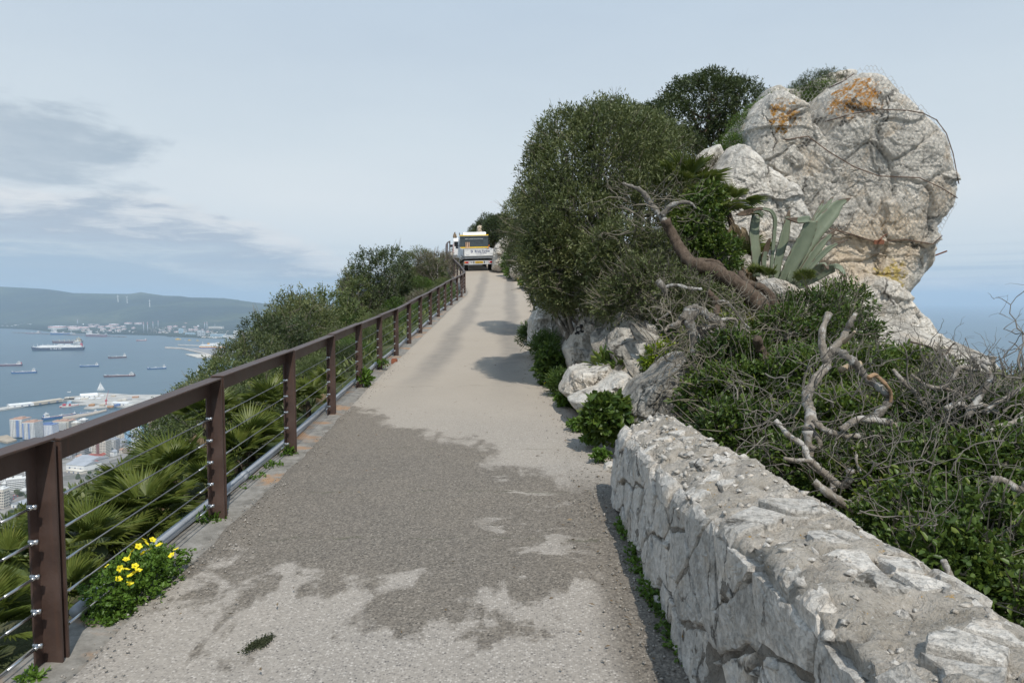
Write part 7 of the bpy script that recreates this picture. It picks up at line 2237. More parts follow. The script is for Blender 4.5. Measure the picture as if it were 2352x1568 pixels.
# ---- far industrial shore
def tank(px, py, w, h, lab, grp='refinery tanks', ring=True):
    g = G(px, py); m = pxw(g.y)
    r = w * m / 2; H = h * m
    t = thing('storage_tank', lab, 'tank', g, 0, grp)
    MB().lathe([(r, -3), (r, H), (r * 0.97, H + 1), (0.5, H + r * 0.08 + 1)], n=20).build('shell', M_white, t, True)
    if ring:
        MB().lathe([(r * 1.01, H * 0.70), (r * 1.01, H * 0.98)], n=20).build('red_band', S('tank_red', (0.45, 0.10, 0.09), 0.6, var=.08, scale=.05), t, True)
    return t
def build_refinery():
    T = [(985, 770, 270, 52), (1240, 752, 150, 36), (1370, 750, 70, 30), (1285, 788, 190, 46), (1460, 775, 130, 48), (1590, 742, 125, 30), (1560, 703, 85, 20), (1665, 705, 80, 20), (1735, 755, 100, 40), (1955, 718, 155, 40), (1870, 742, 120, 36), (2200, 692, 118, 38), (1770, 782, 90, 26), (1940, 772, 90, 36), (2045, 795, 75, 24), (2130, 782, 75, 30), (2290, 768, 62, 34), (1890, 808, 62, 30), (1440, 803, 40, 24), (1520, 800, 52, 26), (2115, 740, 90, 28), (2030, 760, 80, 34)]
    names = ['wide low tank at the left end of the refinery', 'tank behind the wide front tank at the left', 'white tank peeping between two wide tanks', 'wide front tank nearest the shore at the left', 'tank with thick red band, fourth along the front', 'mid-size tank behind the front row', 'small domed tank below the tall lone chimney', 'small tank right of the tall lone chimney', 'stout tank near the middle of the left group', 'large upper tank at the back of the left group', 'white tank below the large upper tank', 'high-standing tank at the back, left of the stacks', 'low tank at the front of the middle group', 'tank with thin band in the middle group', 'low front tank in the middle group', 'small round tank left of the chimneys', 'narrow tank just left of the chimneys', 'small white front tank among the pipes', 'tiny shore tank at the left', 'small shore tank beside the tiny one', 'pale tank among the back row', 'pale tank in the packed middle row']
    for (x, y, w, h), nm in zip(T, names):
        tank(*z5(x, y), w * 0.1338, h * 0.1338, nm)
    T6 = [(205, 695, 120, 38), (40, 690, 110, 34), (745, 755, 80, 40), (745, 785, 60, 30), (840, 742, 70, 36), (1020, 692, 44, 36), (1105, 805, 90, 40), (1195, 805, 80, 40), (1305, 800, 46, 30), (1395, 838, 62, 36), (1195, 755, 60, 32), (860, 830, 80, 26), (985, 745, 60, 28), (570, 836, 46, 22)]
    n6 = ['wide tank on the terrace behind the first two stacks', 'wide tank left on the back terrace', 'tall tank right of the four stacks', 'short tank in front of the tall one', 'tank with red band in the middle of the works', 'lone tank standing high behind the works', 'tank left of the grey silo block', 'tank touching the grey silo block', 'small tank behind the grey silo block', 'domed tank right of the grey silo block', 'tank below the white gas sphere', 'low shore tank above the trees', 'pale tank left of the white sphere', 'small shore tank below the stacks']
    for (x, y, w, h), nm in zip(T6, n6):
        tank(*z6(x, y), w * 0.1338, h * 0.1338, nm)
    ch = [(z5, 1333, 692, 97, 'tall lone chimney behind the left tanks'), (z6, 298, 832, 192, 'leftmost of the two nearest blue-grey chimneys'), (z6, 366, 836, 196, 'right one of the two nearest blue-grey chimneys'), (z6, 457, 765, 130, 'third chimney, behind the nearest two'), (z6, 546, 745, 130, 'fourth chimney with red and white top'), (z6, 1344, 760, 115, 'slimmer of the two right-hand striped chimneys'), (z6, 1384, 768, 128, 'thicker of the two right-hand striped chimneys'), (z6, 1520, 745, 80, 'thin mast right of the striped chimneys')]
    for f, x, y, h, lab in ch:
        g = G(*f(x, y)); m = pxw(g.y); H = h * 0.1338 * m; r = 1.0 * m
        t = thing('chimney', lab, 'chimney', g, 0, 'refinery chimneys')
        thin = 0.4 if 'mast' in lab else 1.0
        MB().cyl((0, 0, 0), (0, 0, H), r * thin * 1.15, r * thin * 0.8, 10).build('shaft', S('chimney_blue', (0.42, 0.47, 0.52), 0.7, var=.08, scale=.02), t, True)
        for q in (0.78, 0.90):
            MB().cyl((0, 0, H * q), (0, 0, H * (q + 0.06)), r * thin * 1.0, r * thin * 0.98, 10).build('red_band', S('tank_red', (0.45, 0.10, 0.09)), t, True)
    for x, y, s, lab in ((1232, 735, 36, 'large white gas sphere'), (1162, 740, 22, 'small white gas sphere'), (1428, 700, 26, 'white dome near the lone chimney')):
        f = z5 if x == 1428 else z6
        g = G(*f(x, y)); m = pxw(g.y) * 0.1338
        t = thing('gas_sphere', lab, 'tank', g, 0, 'gas spheres')
        r = s * m / 2
        MB().lathe([(r * math.cos(a), r * 1.2 + r * math.sin(a)) for a in np.linspace(-1.5, 1.5, 12)], n=16).build('sphere', M_white, t, True)
        MB().cyl((0, 0, 0), (0, 0, r * 0.5), r * 0.6, n=8).build('legs', M_greyw, t)
    def block(f, x0, x1, y0, y1, mat, lab, dep=0.5, name='works_building', grp='works buildings'):
        a = G(*f(x0, y1)); b = G(*f(x1, y1)); m = pxw((a.y + b.y) / 2) * 0.1338
        W = (b - a).length; H = (y1 - y0) * m
        t = thing(name, lab, 'building', (a + b) / 2, math.atan2((b - a).y, (b - a).x), grp)
        MB().box((0, W * dep / 2, H / 2), (W, W * dep, H)).build('walls', mat, t)
        MB().box((0, W * dep / 2, H + H * 0.02), (W * 1.01, W * dep * 1.01, H * 0.04)).build('roof', M_roofgrey if mat is not M_white else M_white, t)
        wb = MB()
        for q in (0.35, 0.65):
            wb.box((0, -0.5, H * q), (W * 0.86, 1.0, H * 0.08))
        wb.build('window_band', M_dark, t)
        return t
    silo = S('silo_grey', (0.52, 0.56, 0.58), 0.8, var=.06, scale=.02); lb = S('pale_blue_sheet', (0.40, 0.56, 0.66), 0.7, var=.08, scale=.02)
    block(z6, 1218, 1278, 788, 890, silo, 'left half of the tall grey silo block on the far shore', 0.6)
    block(z6, 1283, 1342, 800, 886, silo, 'right half of the tall grey silo block on the far shore', 0.6)
    block(z6, 1840, 1995, 795, 865, M_white, 'big plain white hall near the bushes on the far shore')
    block(z6, 1440, 1655, 850, 902, lb, 'long pale blue hall behind the far beach houses', 0.4)
    block(z6, 1010, 1160, 825, 868, lb, 'pale blue hall left of the grey silo block', 0.4)
    block(z6, 1410, 1640, 722, 768, M_cream, 'cluster-like cream hall on the far terrace', 0.4)
    block(z6, 1655, 1860, 872, 905, M_white, 'long white shed right of the pale blue hall', 0.3)
    block(z6, 895, 960, 755, 838, lb, 'narrow blue process tower block', 0.6)
    block(z6, 1980, 2100, 825, 860, M_white, 'white hall at the right end of the far shore', 0.4)
    block(z6, 2120, 2220, 795, 835, M_white, 'white hall half hidden by the bushes on the far shore', 0.4)
    # many little white houses and works on the far shore, alike from here
    rr = random.Random(4)
    hm = MB().box((0, 0, 0.5), (1, 0.7, 1)).mesh('house_walls'); hm.materials.append(M_white)
    hm2 = MB().box((0, 0, 0.5), (1, 0.7, 1)).mesh('house_walls_tan'); hm2.materials.append(M_cream)
    rm = MB().extr([(-0.52, 0), (0.52, 0), (0, 0.28)], (0, -0.37, 1.0), (1, 0, 0), (0, 0, 1), (0, 1, 0), 0.74).mesh('house_roof'); rm.materials.append(M_roofor)
    rm2 = MB().box((0, 0, 1.04), (1.03, 0.73, 0.08)).mesh('house_roof_flat'); rm2.materials.append(M_roofgrey)
    def houses(f, x0, x1, ya, yb, n, s0, s1, lab, grp, hgt=0.8):
        for i in range(n):
            x = rr.uniform(x0, x1); tt = (x - x0) / (x1 - x0)
            y = ya(x) + rr.uniform(0, 1) * (yb(x) - ya(x))
            g = G(*f(x, y)); m = pxw(g.y) * 0.1338
            side = ('toward the left of it', 'about its middle', 'toward the right of it')[min(2, int(tt * 3))]
            mi = rr.random() < 0.75; flat = rr.random() < 0.6
            t = thing('far_house', '%s %s %s, %s' % ('white' if mi else 'cream', 'flat-roofed' if flat else 'tile-roofed', lab, side), 'house', g + Vector((0, 0, 1)), rr.uniform(-0.5, 0.5), grp)
            s = rr.uniform(s0, s1) * m
            h = s * rr.uniform(0.5, 1.1) * hgt
            t.scale = (s, s, h)
            obj('walls', hm if mi else hm2, None, t); obj('roof', rm2 if flat else rm, None, t)
    ln = lambda a, b, c, d: (lambda x: b + (d - b) * (x - a) / (c - a))
    houses(z6, 1280, 2120, ln(1280, 905, 2120, 900), ln(1280, 915, 2120, 945), 80, 12, 26, 'house packed along the far beach by the ferry', 'houses along the far beach')
    houses(z6, 560, 1750, ln(560, 740, 1750, 800), ln(560, 840, 1750, 895), 95, 10, 30, 'works shed among the refinery tanks', 'sheds among the tanks', 0.7)
    houses(z5, 0, 560, ln(0, 650, 560, 680), ln(0, 740, 560, 700), 30, 10, 34, 'house on the far shore at the left edge', 'houses on the left shore', 0.5)
    houses(z5, 1760, 2340, ln(1760, 575, 2340, 585), ln(1760, 610, 2340, 640), 30, 12, 40, 'building on the plain behind the left tanks', 'roofs on the plain', 0.4)
    houses(z6, 100, 1300, ln(100, 570, 1300, 590), ln(100, 600, 1300, 660), 40, 12, 40, 'building on the plain behind the chimneys', 'roofs behind the chimneys', 0.4)
    houses(z5, 1400, 2350, ln(1400, 790, 2350, 780), ln(1400, 820, 2350, 840), 55, 8, 22, 'works building along the refinery shore', 'works along the refinery shore', 0.8)
    # fine process columns and pipes, too many and too small to tell apart
    mb = MB()
    for i in range(170):
        x = rr.uniform(380, 1500); y = rr.uniform(760, 850)
        g = G(*z6(x, y)); m = pxw(g.y) * 0.1338
        mb.box((g.x, g.y, SEA + 2 + 8 * m * rr.uniform(1, 4)), (2.6 * m, 2.6 * m, 16 * m * rr.uniform(1, 3.6)))
    tag(mb.build('process_columns', S('process_steel', (0.34, 0.31, 0.30), 0.8, var=.15, scale=.02)), 'dense thicket of thin refinery columns and pipes on the far shore', 'refinery', kind='stuff')
    # wind turbines on the hills
    for i, (x, y, h) in enumerate(((2025, 245, 70), (2180, 262, 66), (2570, 325, 70))):
        g = P(*z5(x, y), 12500); m = pxw(g.y) * 0.1338
        t = thing('wind_turbine', ['leftmost wind turbine on the far hills', 'middle wind turbine on the far hills', 'rightmost wind turbine on the far hills'][i], 'wind turbine', g, 0, 'wind turbines on the hills')
        H = h * m * 0.75
        MB().cyl((0, 0, -60), (0, 0, H), 7, 4, 8).build('tower', M_white, t)
        for k in range(3):
            a = k * 2.094 + i
            b = MB().box((0, 0, 0), (1, 1, 1)); 
            MB().cyl((0, -5, H), (math.sin(a) * H * 0.55, -5, H + math.cos(a) * H * 0.55), 3.5, 1.0, 6).build('blade', M_white, t)
        MB().box((0, -1, H), (6, 14, 6)).build('nacelle', M_white, t)
    # shore vegetation belt
    mb = MB()
    for i in range(240):
        x = rr.uniform(690, 1430); y = rr.uniform(862, 897) + (x - 690) * 0.02
        g = G(*z6(x, y)); m = pxw(g.y) * 0.1338
        mb.lathe([(7 * m, 0), (9 * m, 6 * m), (6 * m, 13 * m * rr.uniform(.7, 1.3)), (0.5, 17 * m)], (g.x, g.y, SEA), 6)
    tag(mb.build('tree_belt', S('far_trees', (0.035, 0.05, 0.03), 0.9, var=.2, scale=.02)), 'dark belt of trees along the far beach below the works', 'trees', kind='stuff')
build_refinery()

# ---- town below
def tower(label, f, x0, x1, ytop, ybot, wall, floors, cols, win=M_dark, roof=None, dep=0.8, strip=None, band=None, name='apartment_tower', ang=0.0, balc=None, group=None, top=None):
    """block with real window recess panels: f zoom map, x0..x1 front width, ytop..ybot heights"""
    a = G(*f(x0, ybot), SEA + 3); b = G(*f(x1, ybot), SEA + 3)
    c = (a + b) / 2
    W = (b - a).length
    pt = Vector(f((x0 + x1) / 2, ytop)); pb = Vector(f((x0 + x1) / 2, ybot))
    top_z = P(pt.x, pt.y, c.y).z
    H = top_z - (SEA + 3)
    t = thing(name, label, 'building', c, math.atan2((b - a).y, (b - a).x) + ang, group)
    D = W * dep
    MB().box((0, D / 2, H / 2), (W, D, H)).build('walls', wall, t)
    fh = H / (floors + 0.8); cw = W / cols
    wn = MB()
    for fl in range(floors):
        for cc in range(cols):
            if strip and cc in strip: continue
            wn.box((-W / 2 + (cc + 0.5) * cw, -0.05, fh * (fl + 0.65)), (cw * 0.52, 0.5, fh * 0.52))
        nd = max(2, int(cols * dep))
        for cc in range(nd):
            for sx in (-1, 1):
                wn.box((sx * (W / 2 + 0.03), D * (cc + 0.5) / nd, fh * (fl + 0.65)), (0.5, D / nd * 0.52, fh * 0.52))
    wn.build('windows', win, t)['kind'] = 'stuff'
    if strip:
        for cc in strip:
            MB().box((-W / 2 + (cc + 0.5) * cw, -0.3, H * 0.48), (cw * 0.96, 0.8, H * 0.94)).build('facade_strip', band or M_bluew, t)
    if balc:
        for fl in range(floors):
            MB().box((W * balc[0], -1.0, fh * (fl + 0.45)), (W * balc[1], 2.2, fh * 0.36)).build('balcony', M_white, t)
    rf = MB().box((0, D / 2, H + 0.6), (W * 1.03, D * 1.03, 1.2))
    rf.box((W * 0.1, D * 0.5, H + 3), (W * 0.4, D * 0.4, 4.5))
    rf.box((-W * 0.28, D * 0.4, H + 2.2), (W * 0.14, D * 0.2, 3))
    rf.build('roof', roof or M_roofor, t)
    return t
def shed(label, pts, h, wall, roofm, ridge=0.35, name='shed', group=None, z=SEA + 3):
    """gabled hall: pts = three ground view points: front-left, front-right, back-right"""
    a, b, c = G(*pts[0], z), G(*pts[1], z), G(*pts[2], z)
    W = (b - a).length; rz = math.atan2((b - a).y, (b - a).x)
    ux = (b - a).normalized(); uy = Vector((-ux.y, ux.x, 0))
    D = abs((c - b).dot(uy))
    t = thing(name, label, 'shed', a, rz, group)
    MB().box((W / 2, D / 2, h / 2), (W, D, h)).build('walls', wall, t)
    # ridge along the longer side
    if W > D:
        MB().extr([(-1, 0), (D + 1, 0), (D / 2, h * ridge)], (-1, 0, h), (0, 1, 0), (0, 0, 1), (1, 0, 0), W + 2).build('roof', roofm, t)
    else:
        MB().extr([(-1, 0), (W + 1, 0), (W / 2, h * ridge)], (0, -1, h), (1, 0, 0), (0, 0, 1), (0, 1, 0), D + 2).build('roof', roofm, t)
    dr = MB()
    for q in (0.2, 0.5, 0.8):
        dr.box((W * q, -0.1, h * 0.3), (W * 0.08, 0.6, h * 0.55))
    dr.build('doors', S('shed_door', (0.16, 0.20, 0.30), 0.7, var=.1, scale=.05), t)['kind'] = 'stuff'
    return t
def build_town():
    tower('leftmost white and blue apartment tower by the rubble spit', z7, 165, 360, 470, 752, M_white, 16, 8, M_dark, strip=[4, 5], dep=1.1, group='white and blue towers')
    tower('second white and blue apartment tower, slightly lower', z7, 362, 552, 520, 785, M_white, 15, 8, M_dark, strip=[0, 4], dep=1.1, group='white and blue towers')
    tower('lower white and blue block right of the two towers', z7, 562, 835, 560, 740, M_white, 10, 12, M_bluew, strip=[5], dep=0.6, group='white and blue towers', roof=M_bluew)
    tower('cream apartment block with orange tiled roof behind the rail', z7, 840, 1100, 500, 640, M_cream, 7, 12, M_dark, dep=0.5, balc=(0.1, 0.5))
    shed('long white sheeted warehouse on the outer mole', [z7(158, 285), z7(545, 246), z7(530, 226)], 9, M_white, M_white, 0.4, 'warehouse', 'sheds on the outer mole')
    shed('long beige warehouse on the outer mole', [z7(548, 246), z7(1005, 180), z7(985, 162)], 9, M_beige, M_beige, 0.35, 'warehouse', 'sheds on the outer mole')
    shed('white marquee-roofed hall at the back of the port', [z7(1290, 132), z7(1560, 112), z7(1540, 92)], 9, M_white, M_white, 0.8, 'hall', 'sheds on the port land')
    shed('white hall near the red crane', [z7(1770, 240), z7(2020, 250), z7(2000, 226)], 9, M_white, M_white, 0.3, 'hall', 'sheds on the port land')
    rr = random.Random(8)
    mats = [M_white, M_cream, M_greyw, M_beige, M_white]
    pls = [(1060, 150, 70, 'small office at the root of the outer mole'), (1140, 142, 60, 'cream shed right of the small office'), (1230, 160, 90, 'low shed before the marquee hall'), (1340, 165, 100, 'cream shed below the marquee hall'), (1440, 160, 90, 'grey shed right of the cream one'), (1620, 118, 60, 'white tank house behind the red crane'), (1800, 120, 70, 'white block right of the red crane top'), (1560, 160, 70, 'shed left of the red crane'), (1900, 190, 60, 'low pale shed row, left end'), (1980, 182, 60, 'low pale shed row, middle'), (2060, 172, 60, 'low pale shed row, right end'), (2150, 135, 90, 'orange-roofed hut near the rail'), (1620, 270, 80, 'white shed on the right pier'), (1450, 268, 80, 'orange stack on the right pier'), (1750, 285, 90, 'orange container stack near the rail'), (1860, 268, 80, 'blue container stack near the rail'), (1020, 262, 50, 'red deck hut on the middle pier'), (1100, 228, 60, 'pale blue tanks on the middle pier')]
    for x, y, w, lab in pls:
        m = S('orange_goods', (0.50, 0.26, 0.10), 0.7, var=.15, scale=.05) if 'orange' in lab else M_bluew if 'blue container' in lab else S('pale_blue_sheet', (0.40, 0.56, 0.66)) if 'pale blue' in lab else M_red if 'red deck' in lab else rr.choice(mats)
        shed(lab, [z7(x - w / 2, y), z7(x + w / 2, y - 3), z7(x + w / 2, y - 14)], rr.uniform(5, 9), m, M_roofor if 'orange-roofed' in lab else m, 0.2, 'port_shed', 'sheds on the port land')
    # red dock crane
    g = G(*z7(1690, 232), SEA + 5); m = pxw(g.y) * 0.14405
    t = thing('dock_crane', 'tall red dock crane with a raised lattice jib', 'crane', g, 0)
    MB().cyl((0, 0, 0), (5 * m, 0, 60 * m), 9 * m, 6 * m, 8).build('tower', M_red, t)
    MB().box((5 * m, 0, 66 * m), (30 * m, 20 * m, 22 * m)).build('cab', M_red, t)
    j = MB()
    for s in (-1, 1):
        j.cyl((5 * m, s * 4 * m, 70 * m), (52 * m, 0, 236 * m), 2.2 * m, 1.2 * m, 6)
    for i in range(8):
        q = (i + 0.5) / 8
        j.cyl((5 * m + 47 * m * q, -4 * m * (1 - q), 70 * m + 166 * m * q), (5 * m + 47 * m * (q + .08), 4 * m * (1 - q), 70 * m + 166 * m * (q + .08)), 1.0 * m, n=4)
    j.build('jib', M_red, t)
    # blocks seen under the rail, first bay
    tower('cream block with a brown centre strip and roof panels seen under the rail', z7, 1465, 1690, 810, 1085, M_cream, 10, 9, M_dark, strip=[3, 4], band=S('brown_strip', (0.20, 0.10, 0.09), 0.7, var=.1, scale=.05), dep=0.7, roof=S('roof_panels', (0.50, 0.53, 0.58), 0.5, var=.1, scale=.05))
    tower('grey balcony wing beside the cream block', z7, 1700, 1850, 790, 1020, M_greyw, 10, 6, M_dark, dep=0.8, roof=M_roofgrey, balc=(0.0, 0.7))
    tower('white and brown slab block behind the cream block', z7, 1350, 1460, 770, 975, M_white, 9, 4, M_dark, dep=0.8, roof=M_roofgrey)
    tower('grey office block with broad window grid behind the nearest post', z7, 1155, 1345, 870, 1040, M_greyw, 5, 9, M_dark, dep=0.7, roof=M_roofgrey)
    tower('plain white end block at the left of the first bay', z7, 1046, 1150, 930, 1080, M_greyw, 6, 4, M_dark, dep=0.9, roof=M_roofgrey)
    tower('tall blue glass tower with white balconies beside the hillside', z7, 1990, 2270, 575, 920, S('sky_blue_wall', (0.30, 0.46, 0.60), 0.4, var=.1, scale=.05), 15, 10, S('blue_glass', (0.10, 0.24, 0.36), 0.15, var=.1, scale=.05), dep=0.7, roof=S('teal_roof', (0.20, 0.42, 0.48), 0.6, var=.1, scale=.05), balc=(0.18, 0.6))
    tower('white block with many small windows under the rail', z7, 1560, 1730, 640, 800, M_white, 8, 8, M_dark, dep=0.8, roof=M_roofgrey)
    tower('tall cream tower left of the blue glass tower', z7, 1840, 1985, 540, 790, M_cream, 13, 6, M_dark, dep=0.9)
    tower('low grey block at the foot of the blue glass tower', z7, 1870, 1985, 810, 940, M_greyw, 4, 6, M_dark, dep=1.0, roof=M_roofgrey)
    tower('cream slab block right behind the blue glass tower', z7, 2110, 2330, 470, 600, M_cream, 8, 9, M_dark, dep=0.6, roof=M_roofor)
    tower('pinkish apartment block beside the hillside shrubs', z7, 2290, 2460, 420, 620, S('pink_wall', (0.52, 0.36, 0.29), 0.85, var=.1, scale=.05), 9, 8, M_dark, dep=0.6, roof=M_roofor)
    shed('white-walled grey-roofed hall in the first bay', [z8(1270, 215), z8(1620, 250), z8(1600, 130)], 13, M_white, M_roofgrey, 0.5, 'hall', 'halls below the first bay')
    shed('larger grey-roofed hall behind the white-walled one', [z8(1400, 120), z8(1700, 165), z8(1720, 20)], 13, M_greyw, M_roofgrey, 0.5, 'hall', 'halls below the first bay')
    shed('cream house with long dark red roof by the palms', [z8(1680, 110), z8(2010, 60), z8(2000, 0)], 12, M_cream, M_roofred, 0.45, 'house', 'red roofed houses below the first bay')
    shed('white house with small dark red roof by the palms', [z8(1730, 190), z8(1920, 140), z8(1900, 100)], 9, M_white, M_roofred, 0.45, 'house', 'red roofed houses below the first bay')
    shed('low cream wall building below the white-walled hall', [z8(1270, 265), z8(1560, 300), z8(1580, 260)], 6, M_cream, M_cream, 0.1, 'low_building', 'halls below the first bay')
    # lower left, seen left of the nearest post
    tower('long sawtooth-roofed housing block seen left of the nearest post', z8, 165, 475, 395, 630, M_greyw, 6, 12, M_dark, dep=0.35, roof=M_white, name='housing_block', ang=0.55, balc=(0.0, 0.9))
    tower('tall white block at the left of the nearest post', z8, 475, 606, 180, 430, M_white, 7, 4, M_dark, dep=1.0, roof=M_white, name='housing_block')
    tower('cream housing block at the left frame edge', z8, -60, 75, 600, 960, M_cream, 6, 4, M_dark, dep=1.2, roof=M_white, name='housing_block')
    tower('white roofed block behind the sawtooth housing', z8, -40, 150, 300, 470, M_white, 5, 6, M_dark, dep=0.8, roof=M_white, name='housing_block')
    shed('wide grey-roofed hall with white gable lower left', [z8(215, 945), z8(450, 960), z8(640, 830)], 8, M_white, M_roofgrey, 0.6, 'hall')
    shed('small white house with orange roof by the trees lower left', [z8(380, 1120), z8(560, 1130), z8(560, 1040)], 9, M_white, M_roofor, 0.5, 'house')
    rr = random.Random(12)
    # other town blocks
    spots = [(1100, 1090, 90), (1230, 1130, 70), (1900, 1000, 80), (2000, 960, 90), (1780, 1060, 70), (1350, 1110, 80), (1600, 1120, 70)]
    labs = ['small town house left of the grey-roofed hall', 'pale town house before the grey-roofed hall', 'town house at the foot of the rubble slope', 'town house right of the rubble slope', 'pale house below the cream block', 'low town house behind the halls', 'low red-roofed town house behind the halls']
    for (x, y, w), lab in zip(spots, labs):
        shed(lab, [z7(x - w / 2, y), z7(x + w / 2, y), z7(x + w / 2, y - 22)], rr.uniform(7, 12), rr.choice([M_white, M_cream, M_greyw]), rr.choice([M_roofred, M_roofor, M_roofgrey]), 0.4, 'town_house', 'town houses')
    # denser town: pale blocks of several heights between the ones above
    rb = random.Random(31)
    wl = [(M_white, 'white'), (M_cream, 'cream'), (M_greyw, 'grey'), (M_beige, 'beige')]
    done = []
    for i in range(46):
        if i < 34: x, y = rb.uniform(1060, 2350), rb.uniform(560, 1010)
        else: x, y = rb.uniform(-60, 560), rb.uniform(930, 1120) + 0
        f = z7
        if i >= 34: x, y = rb.uniform(-80, 600), rb.uniform(300, 700); f = z8
        if any(abs(x - a) < 70 and abs(y - b) < 40 and f is g for a, b, g in done): continue
        done.append((x, y, f))
        w = rb.uniform(70, 130); h = rb.uniform(60, 150) if i < 34 else rb.uniform(60, 130)
        m, nm = rb.choice(wl)
        fl = max(3, int(h / 17))
        tower('%s %s apartment block of about %d floors %s' % ('broad' if w > 100 else 'narrow', nm, fl, 'in the town under the rail' if i < 34 else 'in the town left of the nearest post'), f, x, x + w, y - h, y, m, fl, int(w / 16), M_dark, dep=rb.uniform(0.5, 1.0), roof=rb.choice([M_roofgrey, M_white, M_roofor]), name='apartment_block', ang=rb.uniform(-0.3, 0.4), group='apartment blocks in the town')
    # street with parked cars, lower left
    a, b, c, d = G(*z8(-200, 1010), SEA + 3), G(*z8(640, 470), SEA + 3), G(*z8(640, 520), SEA + 3), G(*z8(-200, 1120), SEA + 3)
    mb = MB().prism([tuple(q.xy) for q in (a, d, c, b)], SEA + 3.0, SEA + 3.25)
    tag(mb.build('street', S('street_asphalt', (0.10, 0.10, 0.105), 0.9, var=.12, scale=.05)), kind='structure')
    cm = MB().box((0, 0, 0.55), (4.2, 1.75, 0.7)); cm.box((-0.2, 0, 1.15), (2.3, 1.6, 0.55), 0, 0.85)
    bodies = []
    for nm, colr in (('white', (0.7, 0.7, 0.7)), ('dark', (0.05, 0.055, 0.07)), ('silver', (0.4, 0.41, 0.43)), ('red', (0.4, 0.04, 0.04))):
        me = cm.mesh('car_body_' + nm); me.materials.append(S('car_' + nm, colr, 0.3, var=.05)); bodies.append(me)
    wm = MB()
    for sx in (-1.3, 1.3):
        for sy in (-0.8, 0.8):
            wm.cyl((sx, sy - 0.1, 0.32), (sx, sy + 0.1, 0.32), 0.32, n=8)
    wme = wm.mesh('car_wheels'); wme.materials.append(S('tyre', (0.02, 0.02, 0.02), 0.9))
    for i in range(26):
        q = rr.random(); side = rr.choice((0.12, 0.85))
        pos = a.lerp(b, q).lerp(d.lerp(c, q), side)
        t = thing('parked_car', 'tiny parked car along the street far below at lower left', 'car', (pos.x, pos.y, SEA + 3.3), math.atan2((b - a).y, (b - a).x), 'cars parked along the street far below')
        obj('body', rr.choice(bodies), None, t); obj('wheels', wme, None, t)
    # town trees
    for i in range(46):
        if i < 26: x, y = rr.uniform(200, 640), rr.uniform(900, 1250)
        elif i < 38: x, y = rr.uniform(-40, 640), rr.uniform(440, 560) + rr.uniform(0, 300)
        else: x, y = rr.uniform(1270, 1900), rr.uniform(240, 420)
        g = G(*z8(x, y), SEA + 3)
        t = thing('town_tree', 'one of the round dark trees between the buildings far below', 'tree', g, rr.uniform(0, 6), 'trees in the town below')
        s = rr.uniform(3.2, 6.0)
        me, st, tm = SV[rr.choice((0, 2, 4))]
        t.scale = (s,) * 3
        obj('crown', me, None, t); obj('trunk', st, None, t)
build_town()
